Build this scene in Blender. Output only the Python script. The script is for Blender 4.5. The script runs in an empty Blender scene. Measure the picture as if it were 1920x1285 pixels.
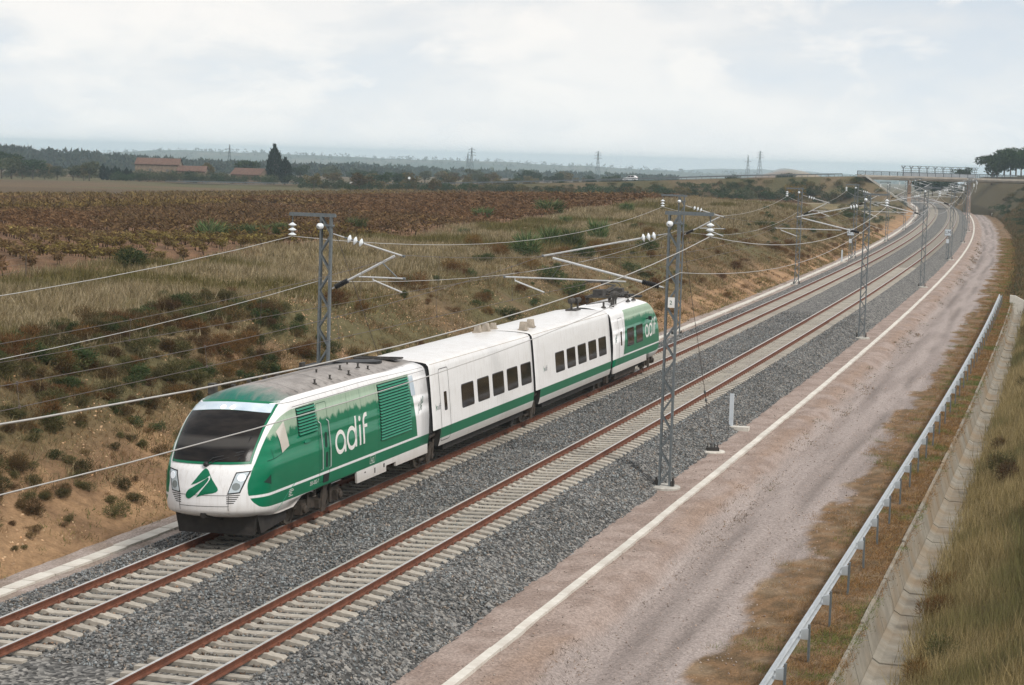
import bpy, math, random
import numpy as np
from mathutils import Matrix, Vector, Euler

# ---------------------------------------------------------------- camera, sky, sun, exposure
SC = bpy.context.scene
COL = SC.collection
random.seed(7)
RNG = np.random.default_rng(11)

FPX, PITCH, ROLL, CAMH = 3654.9, 0.0946, -0.0288, 10.5647
GX, GY = 0.0027, 0.0061            # the railway climbs gently: true vertical in the frame of the track plane
_f = np.array([0, math.cos(PITCH), -math.sin(PITCH)])
_r0 = np.array([1.0, 0, 0]); _u0 = np.array([0, math.sin(PITCH), math.cos(PITCH)])
_r = math.cos(ROLL) * _r0 - math.sin(ROLL) * _u0
_u = math.cos(ROLL) * _u0 + math.sin(ROLL) * _r0
cam_d = bpy.data.cameras.new('camera')
cam_d.sensor_width = 36.0
cam_d.lens = FPX / 1920 * 36
cam_d.clip_start = 0.5
cam_d.clip_end = 30000
cam = bpy.data.objects.new('camera', cam_d)
cam.matrix_world = Matrix(((_r[0], _u[0], -_f[0], 0), (_r[1], _u[1], -_f[1], 0), (_r[2], _u[2], -_f[2], CAMH), (0, 0, 0, 1)))
COL.objects.link(cam)
SC.camera = cam

SUN_EL, SUN_AZ = 48.0, 138.0        # azimuth clockwise from +Y
world = bpy.data.worlds.new('World'); SC.world = world; world.use_nodes = True
wn = world.node_tree.nodes; wl = world.node_tree.links
wn.clear()
w_out = wn.new('ShaderNodeOutputWorld'); w_bg = wn.new('ShaderNodeBackground')
w_sky = wn.new('ShaderNodeTexSky'); w_sky.sky_type = 'NISHITA'; w_sky.sun_disc = False
w_sky.sun_elevation = math.radians(SUN_EL); w_sky.sun_rotation = math.radians(SUN_AZ)
w_bg.inputs['Strength'].default_value = 0.1
w_tc = wn.new('ShaderNodeTexCoord')
def w_noise(scale, detail, rough, mx=(1, 1, 1), loc=(0, 0, 0), dist=0.0):
    mp = wn.new('ShaderNodeMapping'); mp.inputs['Scale'].default_value = mx; mp.inputs['Location'].default_value = loc
    wl.new(w_tc.outputs['Generated'], mp.inputs['Vector'])
    n = wn.new('ShaderNodeTexNoise'); n.inputs['Scale'].default_value = scale; n.inputs['Detail'].default_value = detail
    n.inputs['Roughness'].default_value = rough; n.inputs['Distortion'].default_value = dist
    wl.new(mp.outputs['Vector'], n.inputs['Vector'])
    return n.outputs['Fac']
def w_ramp(src, stops):
    r = wn.new('ShaderNodeValToRGB'); wl.new(src, r.inputs['Fac'])
    e = r.color_ramp.elements
    e[0].position, e[0].color = stops[0][0], stops[0][1]
    e[1].position, e[1].color = stops[-1][0], stops[-1][1]
    for p, c in stops[1:-1]:
        k = e.new(p); k.color = c
    return r.outputs['Color']
def w_mix(fac, a, b):
    m = wn.new('ShaderNodeMix'); m.data_type = 'RGBA'
    for s, v in ((m.inputs[0], fac), (m.inputs[6], a), (m.inputs[7], b)):
        if isinstance(v, (int, float)): s.default_value = v
        elif isinstance(v, tuple): s.default_value = v
        else: wl.new(v, s)
    return m.outputs[2]
big = w_noise(5.0, 9, 0.52, (1, 1, 2.6), (3.1, 0.4, 0.25), 0.25)
mid = w_noise(17.0, 7, 0.55, (1, 1, 2.4), (0.2, 5.4, 0.2), 0.3)
base = w_ramp(big, [(0.41, (6.0, 6.75, 7.7, 1)), (0.5, (7.6, 7.7, 7.95, 1)), (0.58, (9.5, 9.1, 8.8, 1))])
puff = w_ramp(mid, [(0.48, (0, 0, 0, 1)), (0.62, (1, 1, 1, 1))])
cloud = w_mix(puff, base, (10.6, 9.9, 9.3, 1))
cl2 = w_mix(0.75, base, cloud)
w_geo = wn.new('ShaderNodeSeparateXYZ'); wl.new(w_tc.outputs['Generated'], w_geo.inputs[0])
w_el = wn.new('ShaderNodeMapRange'); w_el.inputs[1].default_value = -0.02; w_el.inputs[2].default_value = 0.16; wl.new(w_geo.outputs[2], w_el.inputs[0])
hzn = w_ramp(w_el.outputs[0], [(0.0, (0.85, 0.85, 0.85, 1)), (0.22, (0.6, 0.6, 0.6, 1)), (0.55, (0.28, 0.28, 0.28, 1)), (1.0, (0, 0, 0, 1))])
cl3 = w_mix(hzn, cl2, (9.9, 10.4, 10.6, 1))
w_col = w_mix(0.93, w_sky.outputs['Color'], cl3)
wl.new(w_col, w_bg.inputs['Color'])
wl.new(w_bg.outputs['Background'], w_out.inputs['Surface'])

sun_d = bpy.data.lights.new('sun', 'SUN'); sun_d.energy = 2.7; sun_d.angle = math.radians(12); sun_d.color = (1.0, 0.955, 0.885)
sun = bpy.data.objects.new('sun', sun_d); COL.objects.link(sun)
_az, _el = math.radians(SUN_AZ), math.radians(SUN_EL)
_sd = Vector((math.sin(_az) * math.cos(_el), math.cos(_az) * math.cos(_el), math.sin(_el)))
sun.rotation_euler = _sd.to_track_quat('Z', 'Y').to_euler()
sun.location = (0, 0, 200)

SC.view_settings.view_transform = 'Standard'; SC.view_settings.look = 'None'
SC.view_settings.exposure = 0.0; SC.view_settings.gamma = 1.0
SC.view_settings.use_curve_mapping = False
SC.render.engine = 'CYCLES'
SC.cycles.max_bounces = 6; SC.cycles.diffuse_bounces = 3; SC.cycles.glossy_bounces = 3
SC.cycles.transparent_max_bounces = 8; SC.cycles.volume_bounces = 1
SC.cycles.use_denoising = True

# ---------------------------------------------------------------- the track's line on the ground
_ks = np.array([0.1257, 0.1467, 0.1707, 0.1445, 0.1345, 0.1509, 0.1792, 0.1946, 0.1819, 0.1613, 0.1563, 0.1732, 0.2063, 0.2639, 0.3401, 0.4201]) * 1e-3
D2 = 4.8686                          # distance between the two tracks
GA = 1.507                           # rail head centre to rail head centre
CANT = 0.05                          # right rail lies higher
PHI = CANT / GA
S0, S1 = -90.0, 1400.0
_s = np.arange(S0, S1 + 0.5, 1.0)
_k = np.interp(_s, np.concatenate([np.linspace(0, 600, 16), [660, 720]]), np.concatenate([_ks, [0.45e-3, 0.0]]))
_th = np.concatenate([[0], np.cumsum((_k[1:] + _k[:-1]) / 2)])
_th = _th - np.interp(0, _s, _th) + 1.2825
_cx = np.concatenate([[0], np.cumsum((np.cos(_th[1:]) + np.cos(_th[:-1])) / 2)])
_cy = np.concatenate([[0], np.cumsum((np.sin(_th[1:]) + np.sin(_th[:-1])) / 2)])
_cx += -11.4012 - np.interp(0, _s, _cx)
_cy += 39.6667 - np.interp(0, _s, _cy)

def th_at(s):
    return np.interp(s, _s, _th)
def tp(s, o):
    """track coordinates (along, right of track one) to the ground plan"""
    s = np.asarray(s, float); o = np.asarray(o, float)
    t = np.interp(s, _s, _th)
    x = np.interp(s, _s, _cx); y = np.interp(s, _s, _cy)
    ex = s - np.clip(s, S0, S1)
    return x + np.cos(t) * ex + np.sin(t) * o, y + np.sin(t) * ex - np.cos(t) * o
def so(x, y):
    x = np.asarray(x, float); y = np.asarray(y, float)
    s = (x + 11.4) * math.cos(1.33) + (y - 39.67) * math.sin(1.33)
    for _ in range(6):
        cx, cy = tp(s, 0 * s); t = np.interp(s, _s, _th)
        s = s + np.clip(((x - cx) * np.cos(t) + (y - cy) * np.sin(t)), -400, 400) * 0.9
    cx, cy = tp(s, 0 * s); t = np.interp(s, _s, _th)
    return s, (x - cx) * np.sin(t) - (y - cy) * np.cos(t)
def P(s, o, z):
    x, y = tp(s, o)
    return Vector((float(x), float(y), float(z)))

# ---------------------------------------------------------------- small noise helpers (plain numpy)
_perm = RNG.random((256, 256))
def vnoise(x, y):
    xi = np.floor(x).astype(int); yi = np.floor(y).astype(int)
    fx = x - xi; fy = y - yi
    fx = fx * fx * (3 - 2 * fx); fy = fy * fy * (3 - 2 * fy)
    a = _perm[xi & 255, yi & 255]; b = _perm[(xi + 1) & 255, yi & 255]
    c = _perm[xi & 255, (yi + 1) & 255]; d = _perm[(xi + 1) & 255, (yi + 1) & 255]
    return (a * (1 - fx) + b * fx) * (1 - fy) + (c * (1 - fx) + d * fx) * fy
def fbm(x, y, oct=4):
    v = 0; a = 0.5; n = 0
    for i in range(oct):
        v = v + a * vnoise(x * 2 ** i + 17.3 * i, y * 2 ** i + 5.1 * i); n += a; a *= 0.5
    return v / n
def sst(a, b, x):
    t = np.clip((x - a) / (b - a), 0, 1)
    return t * t * (3 - 2 * t)

# ---------------------------------------------------------------- mesh builder
class G:
    def __init__(self):
        self.v = []; self.f = []; self.m = []; self.n = 0
    def add(self, verts, faces, m=0):
        b = self.n
        self.v.extend([tuple(p) for p in verts]); self.n += len(verts)
        self.f.extend([tuple(i + b for i in f) for f in faces]); self.m.extend([m] * len(faces))
        return self
    def box(self, c, d, m=0, rz=0.0, taper=1.0):
        hx, hy, hz = d[0] / 2, d[1] / 2, d[2] / 2
        ca, sa = math.cos(rz), math.sin(rz)
        vs = []
        for z in (-hz, hz):
            k = taper if z > 0 else 1.0
            for x, y in ((-hx, -hy), (hx, -hy), (hx, hy), (-hx, hy)):
                x *= k; y *= k
                vs.append((c[0] + x * ca - y * sa, c[1] + x * sa + y * ca, c[2] + z))
        return self.add(vs, [(0, 3, 2, 1), (4, 5, 6, 7), (0, 1, 5, 4), (1, 2, 6, 5), (2, 3, 7, 6), (3, 0, 4, 7)], m)
    def bar(self, p0, p1, w, h=None, m=0):
        """square bar between two points"""
        h = h or w
        p0 = Vector(p0); p1 = Vector(p1); d = (p1 - p0).normalized()
        a = Vector((0, 0, 1)) if abs(d.z) < 0.95 else Vector((1, 0, 0))
        x = d.cross(a).normalized(); y = x.cross(d)
        vs = []
        for p in (p0, p1):
            for i, j in ((-1, -1), (1, -1), (1, 1), (-1, 1)):
                vs.append(p + x * (i * w / 2) + y * (j * h / 2))
        return self.add(vs, [(0, 1, 2, 3), (7, 6, 5, 4), (0, 4, 5, 1), (1, 5, 6, 2), (2, 6, 7, 3), (3, 7, 4, 0)], m)
    def tube(self, pts, r, n=8, m=0, cap=True):
        pts = [Vector(p) for p in pts]
        rs = r if isinstance(r, (list, tuple)) else [r] * len(pts)
        vs = []; fs = []
        for i, p in enumerate(pts):
            d = (pts[min(i + 1, len(pts) - 1)] - pts[max(i - 1, 0)])
            d = d.normalized() if d.length > 1e-9 else Vector((0, 0, 1))
            a = Vector((0, 0, 1)) if abs(d.z) < 0.95 else Vector((1, 0, 0))
            x = d.cross(a).normalized(); y = x.cross(d)
            for k in range(n):
                t = 2 * math.pi * k / n
                vs.append(p + x * (math.cos(t) * rs[i]) + y * (math.sin(t) * rs[i]))
        for i in range(len(pts) - 1):
            for k in range(n):
                k2 = (k + 1) % n
                fs.append((i * n + k, i * n + k2, (i + 1) * n + k2, (i + 1) * n + k))
        if cap:
            fs.append(tuple(range(n - 1, -1, -1))); b = (len(pts) - 1) * n
            fs.append(tuple(range(b, b + n)))
        return self.add(vs, fs, m)
    def lathe(self, prof, origin=(0, 0, 0), axis=(0, 0, 1), n=14, m=0):
        """prof: (radius, height) pairs along axis"""
        d = Vector(axis).normalized(); a = Vector((0, 0, 1)) if abs(d.z) < 0.95 else Vector((1, 0, 0))
        x = d.cross(a).normalized(); y = x.cross(d); o = Vector(origin)
        vs = []; fs = []
        for r, h in prof:
            for k in range(n):
                t = 2 * math.pi * k / n
                vs.append(o + d * h + x * (math.cos(t) * r) + y * (math.sin(t) * r))
        for i in range(len(prof) - 1):
            for k in range(n):
                k2 = (k + 1) % n
                fs.append((i * n + k, i * n + k2, (i + 1) * n + k2, (i + 1) * n + k))
        fs.append(tuple(range(n - 1, -1, -1))); b = (len(prof) - 1) * n
        fs.append(tuple(range(b, b + n)))
        return self.add(vs, fs, m)
    def grid(self, A, m=0, close_u=False, flip=False):
        """A: array (nu, nv, 3)"""
        nu, nv = A.shape[:2]
        fs = []
        for i in range(nu - (0 if close_u else 1)):
            i2 = (i + 1) % nu
            for j in range(nv - 1):
                q = (i * nv + j, i2 * nv + j, i2 * nv + j + 1, i * nv + j + 1)
                fs.append(q[::-1] if flip else q)
        return self.add(A.reshape(-1, 3), fs, m)
    def prism(self, poly, fn0, fn1, m=0):
        """poly of 2-D points, two maps to 3-D for the two caps"""
        n = len(poly)
        vs = [fn0(p) for p in poly] + [fn1(p) for p in poly]
        fs = [tuple(range(n - 1, -1, -1)), tuple(range(n, 2 * n))]
        fs += [(i, (i + 1) % n, n + (i + 1) % n, n + i) for i in range(n)]
        return self.add(vs, fs, m)

def mesh_of(name, g, mats, smooth=False):
    me = bpy.data.meshes.new(name)
    me.from_pydata([tuple(map(float, p)) for p in g.v], [], g.f)
    mats = mats if isinstance(mats, (list, tuple)) else [mats]
    for mt in mats: me.materials.append(mt)
    if len(mats) > 1: me.polygons.foreach_set('material_index', g.m)
    if smooth: me.polygons.foreach_set('use_smooth', [True] * len(me.polygons))
    me.update()
    return me
def link(name, data, parent=None, loc=None, rot=None):
    o = bpy.data.objects.new(name, data)
    COL.objects.link(o)
    if parent is not None: o.parent = parent
    if loc is not None: o.location = loc
    if rot is not None: o.rotation_euler = rot
    return o
def ob(name, g, mats, parent=None, loc=None, rot=None, smooth=False):
    o = link(name, mesh_of(name, g, mats, smooth), parent, loc, rot)
    return o
def tag(o, label=None, cat=None, group=None, kind=None):
    if label: o['label'] = label
    if cat: o['category'] = cat
    if group: o['group'] = group
    if kind: o['kind'] = kind
    return o
def empty(name, label, cat, loc=(0, 0, 0), rot=(0, 0, 0), group=None):
    o = link(name, None, None, loc, rot)
    o.empty_display_size = 0.3
    return tag(o, label, cat, group)
def copy_tree(o, parent=None):
    c = o.copy(); COL.objects.link(c); c.parent = parent
    for ch in list(o.children): copy_tree(ch, c)
    return c
def raw_mesh(name, V, F, mat, cols=None, smooth=False):
    """big triangle meshes straight from numpy arrays; F (n,3) or (n,4)"""
    me = bpy.data.meshes.new(name)
    V = np.asarray(V, np.float32); F = np.asarray(F, np.int32); k = F.shape[1]
    me.vertices.add(len(V)); me.vertices.foreach_set('co', V.ravel())
    me.loops.add(F.size); me.loops.foreach_set('vertex_index', F.ravel())
    me.polygons.add(len(F)); me.polygons.foreach_set('loop_start', np.arange(0, F.size, k, dtype=np.int32))
    me.polygons.foreach_set('loop_total', np.full(len(F), k, np.int32))
    if smooth: me.polygons.foreach_set('use_smooth', np.ones(len(F), bool))
    me.materials.append(mat)
    me.update(calc_edges=True)
    if cols is not None:
        a = me.color_attributes.new('tint', 'FLOAT_COLOR', 'POINT')
        c = np.ones((len(V), 4), np.float32); c[:, :3] = cols
        a.data.foreach_set('color', c.ravel())
    return me

# ---------------------------------------------------------------- materials
class NT:
    def __init__(self, name):
        self.mat = bpy.data.materials.new(name); self.mat.use_nodes = True
        self.t = self.mat.node_tree; self.n = self.t.nodes; self.l = self.t.links
        self.b = self.n['Principled BSDF']; self.o = self.n['Material Output']
        self.tc = None
    def coord(self, which='Object'):
        if self.tc is None: self.tc = self.n.new('ShaderNodeTexCoord')
        return self.tc.outputs[which]
    def set(self, sock, v):
        if hasattr(v, 'is_linked') or hasattr(v, 'links'): self.l.new(v, sock)
        elif isinstance(v, tuple) and len(v) == 3 and sock.type == 'RGBA': sock.default_value = (*v, 1)
        else: sock.default_value = v
    def noise(self, scale, detail=4, rough=0.55, vec=None, mscale=None, dist=0.0):
        n = self.n.new('ShaderNodeTexNoise')
        n.inputs['Scale'].default_value = scale; n.inputs['Detail'].default_value = detail
        n.inputs['Roughness'].default_value = rough; n.inputs['Distortion'].default_value = dist
        v = vec or self.coord()
        if mscale:
            mp = self.n.new('ShaderNodeMapping'); mp.inputs['Scale'].default_value = mscale
            self.l.new(v, mp.inputs['Vector']); v = mp.outputs['Vector']
        self.l.new(v, n.inputs['Vector'])
        return n.outputs['Fac']
    def vor(self, scale, out='Color', feature='F1', vec=None):
        n = self.n.new('ShaderNodeTexVoronoi'); n.feature = feature; n.inputs['Scale'].default_value = scale
        self.l.new(vec or self.coord(), n.inputs['Vector'])
        return n.outputs[out]
    def math(self, op, a, b=0.0, c=None, clamp=False):
        n = self.n.new('ShaderNodeMath'); n.operation = op; n.use_clamp = clamp
        self.set(n.inputs[0], a); self.set(n.inputs[1], b)
        if c is not None: self.set(n.inputs[2], c)
        return n.outputs[0]
    def mix(self, fac, a, b, blend='MIX'):
        n = self.n.new('ShaderNodeMix'); n.data_type = 'RGBA'; n.blend_type = blend
        self.set(n.inputs[0], fac); self.set(n.inputs[6], a); self.set(n.inputs[7], b)
        return n.outputs[2]
    def ramp(self, fac, stops):
        n = self.n.new('ShaderNodeValToRGB'); self.l.new(fac, n.inputs['Fac'])
        e = n.color_ramp.elements
        def c4(c): return (c, c, c, 1) if isinstance(c, (int, float)) else (*c, 1)
        e[0].position, e[0].color = stops[0][0], c4(stops[0][1])
        e[1].position, e[1].color = stops[-1][0], c4(stops[-1][1])
        for p, c in stops[1:-1]:
            k = e.new(p); k.color = c4(c)
        return n.outputs['Color']
    def step(self, x, edge, soft=0.01):
        """0 below edge, 1 above"""
        n = self.n.new('ShaderNodeMapRange'); n.clamp = True
        self.set(n.inputs[0], x)
        n.inputs[1].default_value = edge - soft; n.inputs[2].default_value = edge + soft
        return n.outputs[0]
    def attr(self, name='tint'):
        n = self.n.new('ShaderNodeAttribute'); n.attribute_name = name
        return n.outputs['Color']
    def bump(self, h, strength=0.3, dist=0.02):
        n = self.n.new('ShaderNodeBump'); n.inputs['Strength'].default_value = strength; n.inputs['Distance'].default_value = dist
        self.l.new(h, n.inputs['Height']); self.l.new(n.outputs['Normal'], self.b.inputs['Normal'])
    def rnd(self):
        return self.n.new('ShaderNodeObjectInfo').outputs['Random']
    def sep(self, v):
        n = self.n.new('ShaderNodeSeparateXYZ'); self.l.new(v, n.inputs[0]); return n.outputs
    def base(self, c, rough=0.6, metal=0.0, spec=None):
        self.set(self.b.inputs['Base Color'], c); self.set(self.b.inputs['Roughness'], rough); self.set(self.b.inputs['Metallic'], metal)
        if spec is not None: self.b.inputs['Specular IOR Level'].default_value = spec
        return self
def simple(name, c, rough=0.6, metal=0.0, var=0.25, scale=6.0, detail=5, bump=0.0, spec=None):
    t = NT(name)
    n = t.noise(scale, detail, 0.6)
    lo = tuple(x * (1 - var) for x in c); hi = tuple(min(1, x * (1 + var)) for x in c)
    t.base(t.ramp(n, [(0.3, lo), (0.7, hi)]), rough, metal, spec)
    if bump: t.bump(n, bump, 0.02)
    return t.mat
M = {}
M['steel'] = simple('galvanised_steel', (0.15, 0.17, 0.18), 0.55, 0.3, 0.18, 9)
M['alu'] = simple('aluminium_tube', (0.62, 0.63, 0.63), 0.42, 0.5, 0.12, 14)
M['black'] = simple('black_rubber', (0.012, 0.012, 0.013), 0.6, 0, 0.3, 9)
M['under'] = simple('underframe_grime', (0.028, 0.024, 0.021), 0.75, 0.1, 0.45, 4)
M['bogie'] = simple('bogie_brown', (0.06, 0.047, 0.037), 0.7, 0.2, 0.5, 6)
M['concrete'] = simple('concrete', (0.42, 0.40, 0.36), 0.85, 0, 0.2, 3.5, 8)
t = NT('sleeper_concrete'); t.base(t.mix(0.6, t.ramp(t.noise(5, 8, 0.6), [(0.3, (0.28, 0.25, 0.21)), (0.7, (0.45, 0.415, 0.355))]), t.ramp(t.rnd(), [(0.0, 0.72), (1.0, 1.2)]), 'MULTIPLY'), 0.88); M['sleeper'] = t.mat
t = NT('kerb_concrete'); t.base(t.mix(t.ramp(t.noise(0.7, 7, 0.7, t.coord('Object')), [(0.52, 0.0), (0.75, 0.55)]), t.mix(0.5, t.ramp(t.noise(4, 8, 0.65), [(0.3, (0.54, 0.51, 0.45)), (0.7, (0.68, 0.65, 0.59))]), t.ramp(t.rnd(), [(0.0, 0.8), (1.0, 1.12)]), 'MULTIPLY'), (0.33, 0.26, 0.21)), 0.9); M['kerbwhite'] = t.mat
M['insul'] = NT('insulator_glass').base((0.72, 0.76, 0.78), 0.12).mat
M['wire_light'] = simple('aluminium_wire', (0.50, 0.49, 0.47), 0.45, 0.3, 0.1)
M['wire_dark'] = simple('copper_wire', (0.13, 0.11, 0.10), 0.55, 0.3, 0.2)
M['bark'] = simple('bark', (0.10, 0.075, 0.055), 0.9, 0, 0.3, 8)

# ================================================================ the setting
def tilt(x, y): return GX * x + GY * y
ROADLINE = np.array([(-420, 760, -3.2), (-250, 700, -2.2), (-140, 655, -1.3), (-80, 623, -0.4), (-33, 600, 1.0), (0, 584, 2.8), (33, 570, 4.75), (68, 556, 6.9), (98, 546, 8.35),
                     (120, 541, 8.75), (142, 538, 8.9), (200, 530, 8.8), (320, 520, 8.6), (600, 500, 8.0)], float)
def road_dist(x, y):
    best = np.full(np.shape(x), 1e9); zz = np.zeros(np.shape(x))
    for a, b in zip(ROADLINE[:-1], ROADLINE[1:]):
        ab = b[:2] - a[:2]; L = (ab ** 2).sum()
        t = np.clip(((x - a[0]) * ab[0] + (y - a[1]) * ab[1]) / L, 0, 1)
        d = np.hypot(x - a[0] - t * ab[0], y - a[1] - t * ab[1])
        z = a[2] + t * (b[2] - a[2])
        k = d < best
        best = np.where(k, d, best); zz = np.where(k, z, zz)
    return best, zz
LP = np.array([(-4.8, -0.98), (-5.4, -0.75), (-7.5, 0.25), (-13.5, 3.0), (-17, 3.45), (-22, 3.65), (-33, 3.95), (-60, 3.95)])[::-1]
ZT = np.array([(-40, 4.75), (-152, 3.1), (-345, 1.6), (-800, -1), (-1600, -6), (-4000, -14), (-9000, -30)])[::-1]
def ground_z(x, y):
    x = np.asarray(x, float); y = np.asarray(y, float)
    s, o = so(x, y)
    n1 = fbm(x * 0.11, y * 0.11, 4) - 0.5; n2 = fbm(x * 0.9 + 40, y * 0.9, 3) - 0.5
    # left of the railway: cutting slope, grassy shoulder, vineyard falling gently away
    zl = np.interp(o, LP[:, 0], LP[:, 1]) + n1 * 1.5 * sst(-6, -12, o) * (1 - 0.75 * sst(-36, -60, o)) + n2 * 0.28 * sst(-5, -7, o) * (1 - 0.6 * sst(-36, -50, o))
    zl = -0.95 + (zl + 0.95) * (1 - 0.68 * sst(270, 390, s))
    zl = zl + 1.1 * np.exp(-((s - 235) / 45) ** 2) * sst(-9, -20, o)
    far = np.interp(o, ZT[:, 0], ZT[:, 1]) - tilt(x, y) + (fbm(x * 0.004, y * 0.004, 3) - 0.5) * 6 * sst(-200, -900, o)
    w = sst(-35, -120, o)
    zl = zl * (1 - w) + far * w
    # right of the railway: bank behind the drain
    rb = np.interp(o, [16.8, 18.12, 19.2, 24, 34, 60, 400, 9000], [-1.75, -2.4, -1.9, 0.4, 4.3, 5.0, 2.0, -25])
    rb2 = np.interp(o, [14.6, 16.5, 19, 24, 34, 60, 400, 9000], [-1.75, -1.55, -0.6, 2.0, 5.6, 6.5, 3.0, -25])
    rb3 = np.interp(o, [14.6, 16.5, 19, 23, 27, 60, 400, 9000], [-1.75, -1.0, 1.5, 5.5, 8.4, 9.6, 5.0, -25])
    rb2 = rb2 + (rb3 - rb2) * sst(380, 500, s)
    wr = sst(150, 165, s)
    zr = rb * (1 - wr) + rb2 * wr + n1 * 0.9 * sst(18.4, 23, o) + n2 * 0.25 * sst(18.3, 19.5, o)
    zr = zr - tilt(x, y) * sst(60, 300, o)
    pl_ = 2.0 - tilt(x, y) * 0.9
    wp = sst(730, 900, s)
    zr = zr * (1 - wp) + np.minimum(zr, pl_) * wp
    z = np.where(o < 2.4, zl, zr)
    # the sheet dips below track bed, path and drain, which are built on their own
    z = np.where((o > -4.8) & (o < np.where(s < 157, 18.16, 16.3)) & (s < 830), -3.6, z)
    # road embankment and its end slopes down to the track
    d, rz = road_dist(x, y)
    ze = rz - 0.12 - np.maximum(d - 5.2, 0) / 1.75 + n1 * 0.8 * sst(6, 10, d)
    lim = np.where(o < 2.4, -1.0 + np.maximum(-5.0 - o, -1) / 1.45, -1.5 + np.maximum(o - 14.6, -1) / 1.5)
    ze = np.minimum(ze, lim)
    z = np.where((o < -5.0) | (o > 15.6), np.maximum(z, ze), z)
    # distance: ridges
    D = np.hypot(x, y)
    z = z + 0 * D
    return z
def axis(parts):
    out = [parts[0][0]]
    for a, b, step in parts:
        n = max(1, int(round((b - a) / step)))
        out += list(np.linspace(a, b, n + 1)[1:])
    return np.array(out)
def geom(a, b, n):
    return list(a * (b / a) ** (np.arange(1, n + 1) / n))
vv = np.concatenate([-np.array(geom(110, 9000, 40))[::-1], axis([(-110, -72, 1.6), (-72, 36, 0.62), (36, 60, 2.0)]), np.array(geom(60, 9000, 38))])
uu = np.concatenate([[-400, -200, -120, -70], axis([(-45, 10, 3.0), (10, 150, 0.62), (150, 330, 1.1), (330, 660, 1.8)]), np.array(geom(660, 9800, 56))])
th0 = 1.2825
UU, VV = np.meshgrid(uu, vv, indexing='ij')
_gx = -11.4 + np.cos(th0) * UU + np.sin(th0) * VV
_gy = 39.67 + np.sin(th0) * UU - np.cos(th0) * VV
_gz = ground_z(_gx, _gy)
_gs, _go = so(_gx, _gy)
def mixc(a, b, w):
    return np.asarray(a) * (1 - w[..., None]) + np.asarray(b) * w[..., None]
def ground_col(x, y, s, o):
    a = fbm(x * 0.16, y * 0.16, 4); b = fbm(x * 0.6 + 9, y * 0.6, 3); c = fbm(x * 0.012 + 3, y * 0.012, 4)
    soil = mixc((0.50, 0.315, 0.175), (0.33, 0.205, 0.118), sst(0.4, 0.62, b))
    brush = mixc((0.21, 0.15, 0.085), (0.175, 0.15, 0.075), sst(0.4, 0.6, a))
    grass = mixc((0.29, 0.225, 0.125), (0.20, 0.165, 0.08), sst(0.42, 0.62, a))
    out = mixc((0, 0, 0), soil, np.ones_like(x))
    wbr = sst(-6.0, -9.5, o + 1.5 * sst(70, 40, s)) * (sst(45, 75, s) * 0.5 + (1 - 0.5 * sst(45, 75, s)) * sst(0.33, 0.50, a + 0.14 * sst(-8, -13, o) + 0.06 * sst(50, 90, s)))
    out = out * (1 - wbr[..., None]) + brush * wbr[..., None]
    wg = sst(-12.5, -16, o + (a - 0.5) * 6)
    out = out * (1 - wg[..., None]) + grass * wg[..., None]
    wv = sst(2.0, -0.5, o - np.interp(s, [30, 120, 210], [-29.0, -31.0, -34.0]) + (a - 0.5) * 4)
    vine = mixc((0.30, 0.175, 0.105), (0.22, 0.135, 0.08), sst(0.4, 0.6, b))
    out = out * (1 - wv[..., None]) + vine * wv[..., None]
    wf = sst(-150, -158, o)
    fld = mixc((0.15, 0.108, 0.065), (0.20, 0.135, 0.08), sst(0.42, 0.58, c))
    fld = fld * (1 - sst(0.6, 0.66, c)[..., None]) + np.array((0.14, 0.13, 0.065)) * sst(0.6, 0.66, c)[..., None]
    out = out * (1 - wf[..., None]) + fld * wf[..., None]
    wr = sst(10, 16, o)
    rg = mixc((0.20, 0.145, 0.075), (0.15, 0.125, 0.06), sst(0.4, 0.6, a))
    rg = mixc((0, 0, 0), rg, np.ones_like(x)) 
    rs = sst(300, 380, s) * 0.75
    rg = rg * (1 - rs[..., None]) + np.array((0.15, 0.12, 0.065)) * rs[..., None]
    out = out * (1 - wr[..., None]) + rg * wr[..., None]
    d, rz = road_dist(x, y)
    we = sst(24, 16, d) * sst(2, 4, np.abs(o - 4.5) - 8) * (rz > 0)
    emb = mixc((0.13, 0.115, 0.06), (0.20, 0.15, 0.09), sst(0.42, 0.62, a))
    out = out * (1 - we[..., None]) + emb * we[..., None]
    return out * np.where((o > -35) & (o < -4), 0.80, 0.72)[..., None]
_gc = ground_col(_gx, _gy, _gs, _go)
nu, nv = UU.shape
ii = np.arange(nu * nv).reshape(nu, nv)
_F = np.stack([ii[:-1, :-1], ii[1:, :-1], ii[1:, 1:], ii[:-1, 1:]], -1).reshape(-1, 4)[:, ::-1]
t = NT('ground_soil')
c = t.attr()
fine = t.noise(2.2, 8, 0.65, t.coord('Object')); fine2 = t.noise(11, 5, 0.7)
c = t.mix(0.55, c, t.ramp(fine, [(0.3, 0.45), (0.5, 1.0), (0.72, 1.45)]), 'MULTIPLY')
c = t.mix(0.5, c, t.ramp(fine2, [(0.3, 0.6), (0.7, 1.4)]), 'MULTIPLY')
t.base(c, 0.95, 0, 0.1); t.bump(t.math('ADD', fine2, t.math('MULTIPLY', fine, 1.5)), 0.9, 0.12)
M['ground'] = t.mat
gm = raw_mesh('ground', np.stack([_gx, _gy, _gz], -1).reshape(-1, 3), _F, M['ground'], _gc.reshape(-1, 3), True)
tag(link('ground', gm), 'dry earth and grass land sloping up from the railway', 'ground', kind='structure')

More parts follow.
